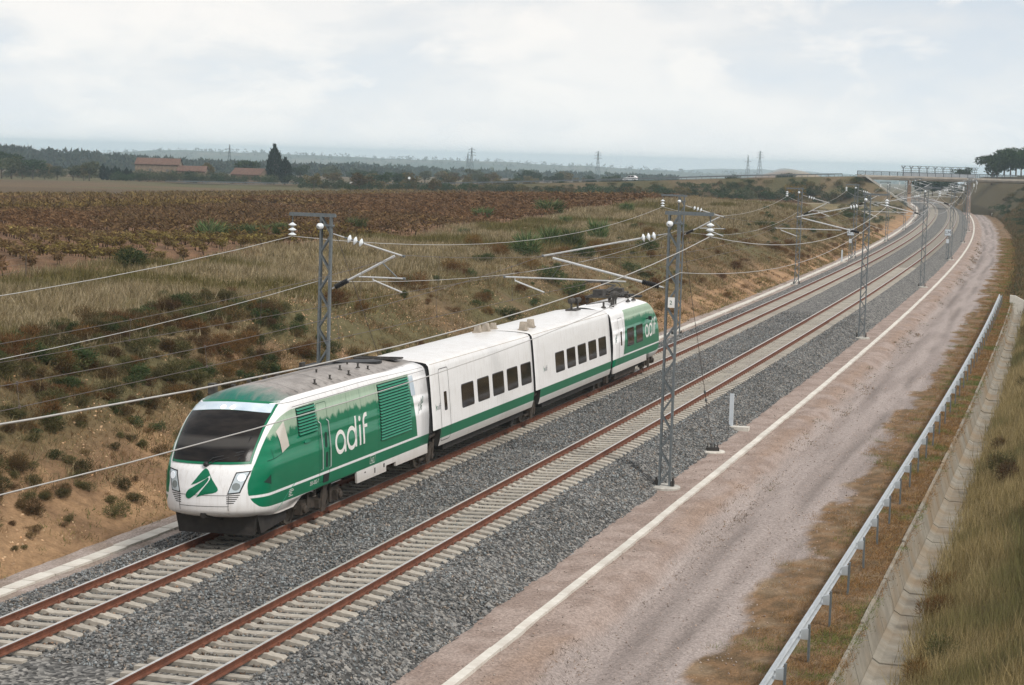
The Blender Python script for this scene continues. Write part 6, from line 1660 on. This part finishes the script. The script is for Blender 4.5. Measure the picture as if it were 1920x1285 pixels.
# ================================================================ trees and far things
def vh(u): return 295.6 + 0.0288 * (u - 960)
def far(u, D):
    """a point on the ground at distance D in the direction of photograph column u"""
    d = _f + _r * (u - 960) / FPX; d = d / d[1]
    x, y = d[0] * D, D
    return float(x), float(y), float(ground_z(x, y))
TREEC = {'pine': [(0.045, 0.075, 0.033), (0.065, 0.095, 0.04), (0.036, 0.06, 0.028), (0.085, 0.115, 0.05)], 'cypress': [(0.016, 0.030, 0.016), (0.026, 0.042, 0.020), (0.02, 0.036, 0.018)],
         'autumn': [(0.19, 0.15, 0.07), (0.15, 0.125, 0.06), (0.24, 0.17, 0.075), (0.13, 0.13, 0.058)], 'olive': [(0.11, 0.12, 0.065), (0.14, 0.145, 0.08), (0.09, 0.10, 0.05)], 'gold': [(0.26, 0.16, 0.045), (0.20, 0.12, 0.04), (0.15, 0.11, 0.045)]}
def crown_data(seed, kind, n=1500, shape='round'):
    """unit tree: height 1, crown radius about 0.42"""
    rng = np.random.default_rng(seed)
    if shape == 'column':
        zc = rng.random(n); rad = 0.17 * np.sin(np.clip(zc * 1.05 + 0.05, 0, 1) * math.pi) ** 0.55 * (0.75 + 0.35 * rng.random(n)); a = rng.random(n) * 6.283
        C = np.stack([np.cos(a) * rad, np.sin(a) * rad, 0.04 + 0.93 * zc], -1); Dv = np.stack([np.cos(a) * 0.5, np.sin(a) * 0.5, 1 + 0 * a], -1)
    else:
        lumps = 13 if shape == 'round' else 9
        if shape == 'round': L = np.stack([rng.normal(0, 0.20, lumps), rng.normal(0, 0.20, lumps), 0.40 + 0.42 * rng.random(lumps)], -1); rl = 0.13 + 0.09 * rng.random(lumps)
        elif shape == 'umbrella': L = np.stack([rng.normal(0, 0.30, lumps), rng.normal(0, 0.30, lumps), 0.70 + 0.10 * rng.random(lumps)], -1); rl = 0.15 + 0.07 * rng.random(lumps)
        else: L = np.stack([rng.normal(0, 0.33, lumps), rng.normal(0, 0.33, lumps), 0.25 + 0.38 * rng.random(lumps)], -1); rl = 0.18 + 0.12 * rng.random(lumps)
        k = rng.integers(0, lumps, n); d = rng.normal(size=(n, 3)); d /= np.linalg.norm(d, axis=1)[:, None]
        C = L[k] + d * (rl[k] * (0.55 + 0.5 * rng.random(n)))[:, None] * np.array([1, 1, 0.75]); Dv = d + rng.normal(size=(n, 3)) * 0.5 + np.array([0, 0, 0.2])
    V, F, Cc = tri_cloud(C, Dv, 0.045 + 0.045 * rng.random(n), 0.035 + 0.03 * rng.random(n), pal(rng, n, TREEC[kind], 0.35), rng)
    return V, F, Cc
_cr = {}
def crown_mesh(kind, shape, i):
    key = (kind, shape, i % 3)
    if key not in _cr:
        V, F, Cc = crown_data(500 + 31 * (i % 3) + len(kind) + len(shape), kind, 1500 if shape != 'bush' else 900, shape); _cr[key] = raw_mesh('crown', V, F, M['leaf'], Cc)
    return _cr[key]
_tr = {}
def trunk_mesh(i):
    if i % 3 not in _tr:
        rng = np.random.default_rng(70 + i); g = G(); g.tube([(0, 0, -0.03), (0.01, 0, 0.2), (0, 0.015, 0.42), (0.02, 0, 0.62)], [0.028, 0.022, 0.016, 0.008], 7)
        for k in range(6):
            a = rng.random() * 6.28; z0 = 0.25 + 0.3 * rng.random(); g.tube([(0, 0, z0), (math.cos(a) * 0.12, math.sin(a) * 0.12, z0 + 0.12), (math.cos(a) * 0.22, math.sin(a) * 0.22, z0 + 0.22)], [0.012, 0.008, 0.004], 5)
        _tr[i % 3] = mesh_of('trunk', g, M['bark'])
    return _tr[i % 3]
ti = 0
def tree(name, label, u, D, hpx, kind, shape, wf=1.0, group=None, cat='tree', zadd=0.0):
    global ti
    x_, y_, z_ = far(u, D); h_ = hpx * D / FPX; ti += 1
    r = empty(name, label, cat, (x_, y_, z_ + zadd - 0.05), (0, 0, ti * 1.7), group); r.scale = (h_ * wf, h_ * wf, h_)
    link('crown', crown_mesh(kind, shape, ti), r)
    if shape != 'bush': link('trunk', trunk_mesh(ti), r)
    return r
HD = 700.0
tree('cypress', 'tall dark cypress beside the small farm cottage', 509, HD + 5, 74, 'cypress', 'column', 0.95)
tree('cypress', 'shorter dark cypress against the tall one', 529, HD + 2, 50, 'cypress', 'column', 1.3)
tree('umbrella_pine', 'round umbrella pine behind the small farm cottage', 464, HD + 40, 44, 'pine', 'umbrella', 1.25)
for i, u in enumerate((190, 198, 206, 213, 220, 227, 234, 242)): tree('hedge_cypress', 'small dark cypress in the row beside the long farmhouse', u, HD + 12, 30 - (i % 3) * 3 - i * 0.8, 'cypress', 'column', 1.1, 'cypress row beside the long farmhouse')
for u, hp, k in ((165, 30, 'olive'), (155, 24, 'autumn'), (60, 32, 'pine'), (105, 20, 'olive'), (20, 36, 'olive'), (135, 22, 'olive'), (82, 24, 'autumn'), (40, 22, 'olive'), (2, 44, 'pine')): tree('scrub_tree', 'leafy scrub tree in the thicket beside the long farmhouse', u, HD - 25 + (u % 5) * 8, hp + 8, k, 'round', 1.25, 'thicket beside the long farmhouse')
for u, hp in ((210, 20), (232, 18), (300, 22), (318, 24), (345, 14), (270, 16), (390, 20), (410, 22), (250, 18), (262, 22), (285, 24), (330, 26), (352, 20), (372, 22), (400, 24), (420, 20), (500, 22), (224, 24), (365, 18), (548, 26), (562, 22), (440, 16)): tree('garden_bush', 'dark rounded bush in front of the farm buildings', u, HD - 22, hp, 'pine' if u % 3 else 'olive', 'bush', 1.2, 'bushes in front of the farm buildings', 'bush')
for i in range(46):
    u = random.uniform(-20, 560); tree('thicket_bush', 'bushy shrub in the long thicket in front of the wooded hill', u, HD + random.uniform(-18, 60), random.uniform(14, 26), random.choice(('pine', 'olive', 'olive', 'autumn')), 'bush', 1.3, 'long thicket around the farm', 'bush')
for u, hp in ((256, 24), (268, 30), (282, 26), (296, 30), (312, 24), (326, 30), (342, 26), (356, 28), (372, 26), (388, 30), (404, 28), (420, 26), (436, 22), (455, 20), (480, 22), (496, 26)): tree('yard_tree', 'leafy dark tree hiding the lower walls of the farm', u, HD - 14, hp, 'pine' if u % 4 else 'olive', 'bush', 1.1, 'trees hiding the farm walls')
tree('bare_tree', 'thin brownish tree between the long farmhouse and the cottage', 385, HD + 6, 40, 'autumn', 'round', 0.8); tree('bare_tree', 'thin brown tree standing right of the dark cypresses', 583, 560, 34, 'autumn', 'round', 0.9)
tree('autumn_tree', 'broad brown autumn tree above the vineyard, beside the curve of the road', 667, 540, 38, 'autumn', 'round', 1.2); tree('low_tree', 'dark green bush at the foot of the broad autumn tree', 656, 520, 20, 'pine', 'bush', 1.1, None, 'bush')
tree('green_tree', 'dark green tree between the two brown trees behind the vineyard', 714, 620, 34, 'pine', 'round', 1.2); tree('autumn_tree', 'brown and green tree by the round road sign', 762, 640, 34, 'autumn', 'round', 1.1); tree('autumn_tree', 'small round brown tree in front of the road', 806, 535, 30, 'autumn', 'round', 0.95)
for u, hp, k in ((835, 22, 'autumn'), (868, 20, 'autumn'), (900, 20, 'olive'), (930, 18, 'autumn'), (955, 18, 'olive'), (985, 16, 'autumn'), (1045, 14, 'pine'), (690, 22, 'autumn'), (740, 24, 'pine'), (620, 22, 'autumn')): tree('roadside_tree', 'rounded tree standing along the far side of the embankment road', u, 690, hp + 6, k, 'round', 1.3, 'trees along the embankment road', zadd=0)
for u, hp in ((1040, 10), (1100, 6), (1140, 8), (1466, 10), (1452, 7), (1365, 7)): tree('distant_tree', 'dark tree showing above the embankment road', u, 900, hp + 18, 'pine', 'round', 1.2, 'distant trees above the embankment road')
for u, hp, D in ((1844, 50, 660), (1866, 45, 668), (1888, 44, 662), (1908, 46, 670), (1932, 45, 665), (1853, 38, 656), (1878, 40, 680), (1898, 38, 654), (1920, 40, 652)): tree('oak_tree', 'dense dark tree in the clump beyond the bridge end', u, D, hp + 8, 'pine', 'round', 1.15, 'clump of dark trees beyond the bridge end', zadd=1.0)
for u, hp in ((1722, 24), (1735, 26), (1748, 25), (1762, 24), (1778, 22), (1795, 20), (1712, 20)): tree('oak_tree', 'dark tree seen through the mesh screens of the bridge', u, 720, hp + 10, 'pine', 'round', 1.2, 'trees behind the bridge screens', zadd=4.5)
tree('golden_bush', 'large golden autumn bush below the embankment road', 1476, 505, 38, 'gold', 'bush', 1.0, None, 'bush', 1.0)
# shrubs on the embankment faces
for i in range(330):
    k_ = random.randrange(8, 52)
    p = RL[k_]; q = RL[k_ + 1]; d = (q - p)[:2]; d = d / np.linalg.norm(d); f_ = random.random()
    c_ = p + (q - p) * f_; off = 6.5 + 15 * random.random()
    x_, y_ = c_[0] + d[1] * off, c_[1] - d[0] * off
    s_, o_ = so(np.array([x_]), np.array([y_]))
    if o_[0] > -19 or x_ < -70: continue
    a = random.random(); kind = 'pine' if a < 0.5 else ('olive' if a < 0.72 else 'autumn'); h_ = min(random.choice((1.4, 2.0, 2.8, 3.6)), 0.35 + (off - 5.2) / 1.75 * 0.75); ti += 1
    r = empty('embankment_shrub', {'pine': 'dark green shrub on the road embankment', 'olive': 'olive shrub on the road embankment', 'autumn': 'brown shrub on the road embankment'}[kind], 'shrub', (x_, y_, float(ground_z(x_, y_)) - 0.15), (0, 0, i), 'shrubs on the road embankment, ' + {'pine': 'dark green', 'olive': 'olive', 'autumn': 'brown'}[kind]); r.scale = (h_ * 1.25, h_ * 1.25, h_ * 1.1)
    link('foliage', crown_mesh(kind, 'bush', ti), r)
for i in range(34):
    u = random.uniform(545, 1150); tree('belt_tree', 'dark rounded tree in the belt beyond the embankment road', u, random.uniform(820, 1050), random.uniform(20, 34) - (u - 545) * 0.008, random.choice(('pine', 'pine', 'olive', 'autumn')), 'round', 1.35, 'tree belt beyond the embankment road')
# shrubs under and beyond the bridge and on the bank
for i in range(110):
    s_ = random.uniform(330, 520); o_ = random.choice((random.uniform(-22, -7), random.uniform(17, 28), random.uniform(17, 28))); x_, y_ = tp(s_, o_); x_, y_ = float(x_), float(y_); ti += 1
    r = empty('bank_shrub', 'low scrubby shrub on the banks near the bridge', 'shrub', (x_, y_, float(ground_z(x_, y_)) - 0.1), (0, 0, i), 'shrubs on the banks near the bridge'); h_ = random.uniform(0.8, 2.0); r.scale = (h_ * 1.3, h_ * 1.3, h_)
    link('foliage', crown_mesh(random.choice(('olive', 'autumn', 'pine')), 'bush', ti), r)

# ---------------------------------------------------------------- farm buildings
t = NT('old_stone'); a = t.noise(0.8, 6, 0.7); v = t.vor(2.5, 'Color'); bw = t.n.new('ShaderNodeRGBToBW'); t.l.new(v, bw.inputs[0])
c = t.ramp(a, [(0.3, (0.15, 0.108, 0.075)), (0.7, (0.25, 0.19, 0.135))]); t.base(t.mix(0.4, c, t.ramp(bw.outputs[0], [(0.2, 0.6), (0.8, 1.3)]), 'MULTIPLY'), 0.95); M['stonewall'] = t.mat
t = NT('roof_tile'); a = t.noise(0.9, 6, 0.65); t.base(t.ramp(a, [(0.3, (0.085, 0.047, 0.034)), (0.7, (0.15, 0.082, 0.056))]), 0.9); M['tile'] = t.mat
def house(name, label, u0, u1, D, eave, ridge, depth, wins, turn=0.0):
    xa, ya, za = far(u0, D); xb, yb, zb = far(u1, D); z0 = min(za, zb) - 0.5; L_ = math.hypot(xb - xa, yb - ya); a = math.atan2(yb - ya, xb - xa) + turn
    r = empty(name, label, 'house', (xa, ya, z0), (0, 0, a)); sc = D / FPX; he, hr = eave * sc + 0.5, ridge * sc + 0.5
    g = G(); g.prism([(0, 0), (depth, 0), (depth, he), (depth / 2, hr), (0, he)], lambda p: (0, p[0], p[1]), lambda p: (L_, p[0], p[1])); ob('wall', g, M['stonewall'], r)
    rf = None
    for sd in (0, 1):
        y0, y1 = (-0.35, depth / 2) if sd == 0 else (depth + 0.35, depth / 2); z_e = he - 0.35 * (hr - he) / (depth / 2)
        g = G(); n = max(4, int(L_ / 0.9))
        A = []
        for k in range(n * 2 + 1):
            x = -0.3 + (L_ + 0.6) * k / (n * 2); dz = 0.06 if k % 2 else 0.0
            A.append([(x, y0, z_e + 0.06 + dz), (x, y1, hr + 0.06 + dz)])
        A = np.array(A); g.grid(A); B = A.copy(); B[:, :, 2] -= 0.14; g.grid(B, flip=True); ob('roof', g, M['tile'], r)
    for (f0, z_, w_, h_) in wins:
        x = L_ * f0; g = G(); g.box((x, -0.02, z_ + 0.5), (w_, 0.12, h_)); wd = ob('window', g, M['seam'], r)
        g = G(); g.box((x, -0.10, z_ + 0.5 - h_ / 2 - 0.05), (w_ + 0.3, 0.2, 0.1)); ob('sill', g, M['stonewall'], wd)
    return r
house('farmhouse', 'long stone farmhouse with red tiled roof', 250, 330, HD, 33, 44, 9.0, [(0.35, 4.0, 0.8, 1.5), (0.75, 4.0, 0.8, 1.2), (0.55, 1.6, 1.1, 2.0)])
house('farm_wing', 'lower stone wing with faded tile roof joined to the farmhouse', 328, 380, HD - 2, 22, 31, 7.0, [(0.25, 2.2, 0.9, 1.3), (0.7, 1.8, 0.8, 1.2)])
house('farm_cottage', 'small stone cottage with tiled roof beside the cypresses', 428, 488, HD + 4, 18, 29, 7.5, [(0.3, 1.8, 0.8, 1.0)], -0.35)

# ---------------------------------------------------------------- power line towers and round road signs
def pylon(u, D, hpx, label, arms=3):
    x_, y_, z_ = far(u, D); H = hpx * D / FPX; r = empty('power_pylon', label, 'pylon', (x_, y_, z_ - 1), (0, 0, 0.5))
    b = H * 0.085; wst = H * 0.018
    def cr(k, z):
        w_ = b + (wst - b) * min(1, z / (H * 0.75)); return (w_ * (1, 1, -1, -1)[k], w_ * (1, -1, -1, 1)[k], z)
    lv = [0, 0.2, 0.37, 0.52, 0.65, 0.76, 0.86, 1.0]; tk = H * 0.008
    for k in range(4):
        g = G(); g.bar(cr(k, 0), cr(k, H * 0.75), tk); g.bar(cr(k, H * 0.75), (0, 0, H), tk); ob('leg', g, M['railing'], r)
    g = G()
    for z0, z1 in zip(lv[:-1], lv[1:]):
        for k in range(4): g.bar(cr(k, H * z0), cr((k + 1) % 4, H * z1), tk * 0.6)
    ob('lattice_bracing', g, M['railing'], r)
    for j in range(arms):
        z = H * (0.74 + 0.09 * j); L_ = H * (0.17 - 0.02 * j); g = G(); g.bar((-L_, 0, z), (L_, 0, z), tk); g.bar((-L_, 0, z), (0, 0, z + H * 0.05), tk * 0.7); g.bar((L_, 0, z), (0, 0, z + H * 0.05), tk * 0.7); ob('cross_arm', g, M['railing'], r)
pylon(425, 1700, 54, 'power pylon with wide top arms behind the umbrella pine', 2); pylon(875, 2100, 56, 'power pylon above the curve of the embankment road'); pylon(868, 2300, 44, 'slimmer power pylon just beside another behind the road curve', 2)
pylon(1110, 2400, 54, 'power pylon beyond the white car'); pylon(1389, 2600, 46, 'slim mast-like pylon next to a wider one', 1); pylon(1411, 2600, 50, 'wide armed power pylon next to a slim mast')
for u, D, lb in ((652, 545, 'round road sign by the broad autumn tree'), (760, 600, 'round road sign by the bend of the embankment road')):
    x_, y_, z_ = far(u, D); r = empty('road_sign', lb, 'sign', (x_, y_, z_), (0, 0, 0)); g = G(); g.tube([(0, 0, -0.3), (0, 0, 2.6)], 0.04, 6); ob('post', g, M['steel'], r)
    g = G(); g.lathe([(0.42, 0), (0.42, 0.03)], (0, -0.06, 2.5), (0, -1, 0), 18); fc_ = ob('sign_disc', g, M['marker'], r); g = G(); g.lathe([(0.31, 0.0), (0.31, 0.012)], (0, -0.092, 2.5), (0, -1, 0), 18); ob('sign_face', g, M['letter'], fc_)

# ---------------------------------------------------------------- hills and far woods
t = NT('hill_ground'); a = t.noise(0.004, 5, 0.6); b = t.noise(0.02, 4)
c = t.ramp(a, [(0.35, (0.035, 0.05, 0.025)), (0.5, (0.06, 0.065, 0.035)), (0.62, (0.12, 0.10, 0.06))]); t.base(t.mix(0.4, c, t.ramp(b, [(0.3, 0.6), (0.7, 1.3)]), 'MULTIPLY'), 0.95, 0, 0.05); M['hill'] = t.mat
def hill(name, label, D, us, vs, depth, rough=3.0):
    us_ = np.linspace(us[0], us[-1], 130); vt = np.interp(us_, us, vs); A = np.zeros((len(us_), 15, 3))
    for j in range(15):
        f_ = j / 14; Dj = D - depth * 0.55 + depth * 1.2 * f_; prof = math.sin(min(1.0, f_ / 0.55) * math.pi / 2) ** 1.3 if f_ < 0.55 else math.cos((f_ - 0.55) / 0.45 * math.pi / 2) ** 0.8 * 0.9 + 0.1
        x = (us_ - 960) / FPX * Dj; y = np.full_like(x, Dj)
        ztop = CAMH - (vt - vh(us_)) / FPX * D; zb = ground_z(x, y) - 8
        A[:, j] = np.stack([x, y, zb + (ztop - zb) * prof + (fbm(x * 0.01, y * 0.01, 4) - 0.5) * rough * (0 < j < 14)], -1)
    g = G(); g.grid(A, flip=True); o = ob(name, g, M['hill'], smooth=True); tag(o, label, 'hill', kind='structure'); return A
def woods(name, label, A, n, size, cols, jmin=2, seed=1, per=60, lift=0.25):
    rng = np.random.default_rng(seed); Vs, Fs, Cs = [], [], []; nb = 0
    for _ in range(n):
        i = rng.integers(0, A.shape[0] - 1); j = rng.integers(jmin, 10); f_ = rng.random(); p = A[i, j] * (1 - f_) + A[i + 1, j] * f_; f_ = rng.random(); p = p * (1 - f_) + A[i, min(j + 1, 14)] * f_
        h_ = size * (0.5 + rng.random()); d = rng.normal(size=(per, 3)); d /= np.linalg.norm(d, axis=1)[:, None]
        C = p + np.array([0, 0, h_ * lift]) + d * (h_ * (0.6 + 0.4 * rng.random((per, 1)))) * np.array([0.45, 0.45, 0.42]); V, F, Cc = tri_cloud(C, d + rng.normal(size=(per, 3)) * 0.6, np.full(per, h_ * 0.26), np.full(per, h_ * 0.26), pal(rng, per, cols, 0.3) * rng.uniform(0.7, 1.3), rng)
        Vs.append(V); Fs.append(F + nb); Cs.append(Cc); nb += len(V)
    tag(link(name, raw_mesh(name, np.concatenate(Vs), np.concatenate(Fs), M['leaf'], np.concatenate(Cs))), label, 'woods', kind='stuff')
WC = [(0.035, 0.055, 0.025), (0.055, 0.07, 0.032), (0.075, 0.075, 0.038), (0.028, 0.045, 0.022)]
H1 = hill('hill', 'dark wooded hill behind the farm', 1500, [-300, 0, 60, 160, 250, 330, 420, 520, 640, 760], [282, 289, 297, 303, 309, 316, 319, 324, 330, 340], 340)
woods('hill_woods', 'dark woodland covering the near hill', H1, 1900, 8.0, WC, 2, 3)
H2 = hill('hill', 'low wooded rise behind the autumn trees', 1900, [540, 600, 640, 700, 760, 860, 960, 1060, 1140, 1260], [330, 322, 318, 322, 325, 330, 333, 336, 338, 342], 300, 2)
woods('rise_woods', 'woodland on the low rise behind the road', H2, 800, 7.5, WC, 2, 4)
H3 = hill('hill', 'hazy blue hills on the horizon', 5200, [-300, 100, 250, 350, 450, 560, 740, 880, 1000, 1100, 1200, 1300, 1600, 1760], [300, 291, 284, 282, 286, 291, 298, 302, 308, 313, 319, 325, 334, 340], 1500, 10)
woods('far_woods', 'scattered far trees on the hazy hills', H3, 1000, 10, WC, 2, 5, 16)
H4 = hill('hill', 'faint pale ridge on the far horizon', 8200, [300, 500, 700, 900, 1100, 1250, 1330, 1420, 1560, 1700], [296, 298, 302, 310, 316, 321, 317, 318, 326, 336], 1800, 10)

# ---------------------------------------------------------------- the air
hz = G(); hz.box((0, 4500, -46), (20400, 11800, 152)); hzo = ob('haze', hz, bpy.data.materials.new('haze_air')); tag(hzo, 'thin blue autumn haze over the plain', 'haze', kind='stuff')
m = hzo.data.materials[0]; m.use_nodes = True; nt = m.node_tree; nt.nodes.clear(); out = nt.nodes.new('ShaderNodeOutputMaterial'); pv = nt.nodes.new('ShaderNodeVolumePrincipled')
pv.inputs['Color'].default_value = (0.70, 0.89, 1.0, 1); pv.inputs['Density'].default_value = 0.00016; pv.inputs['Anisotropy'].default_value = 0.0
nt.links.new(pv.outputs[0], out.inputs['Volume'])
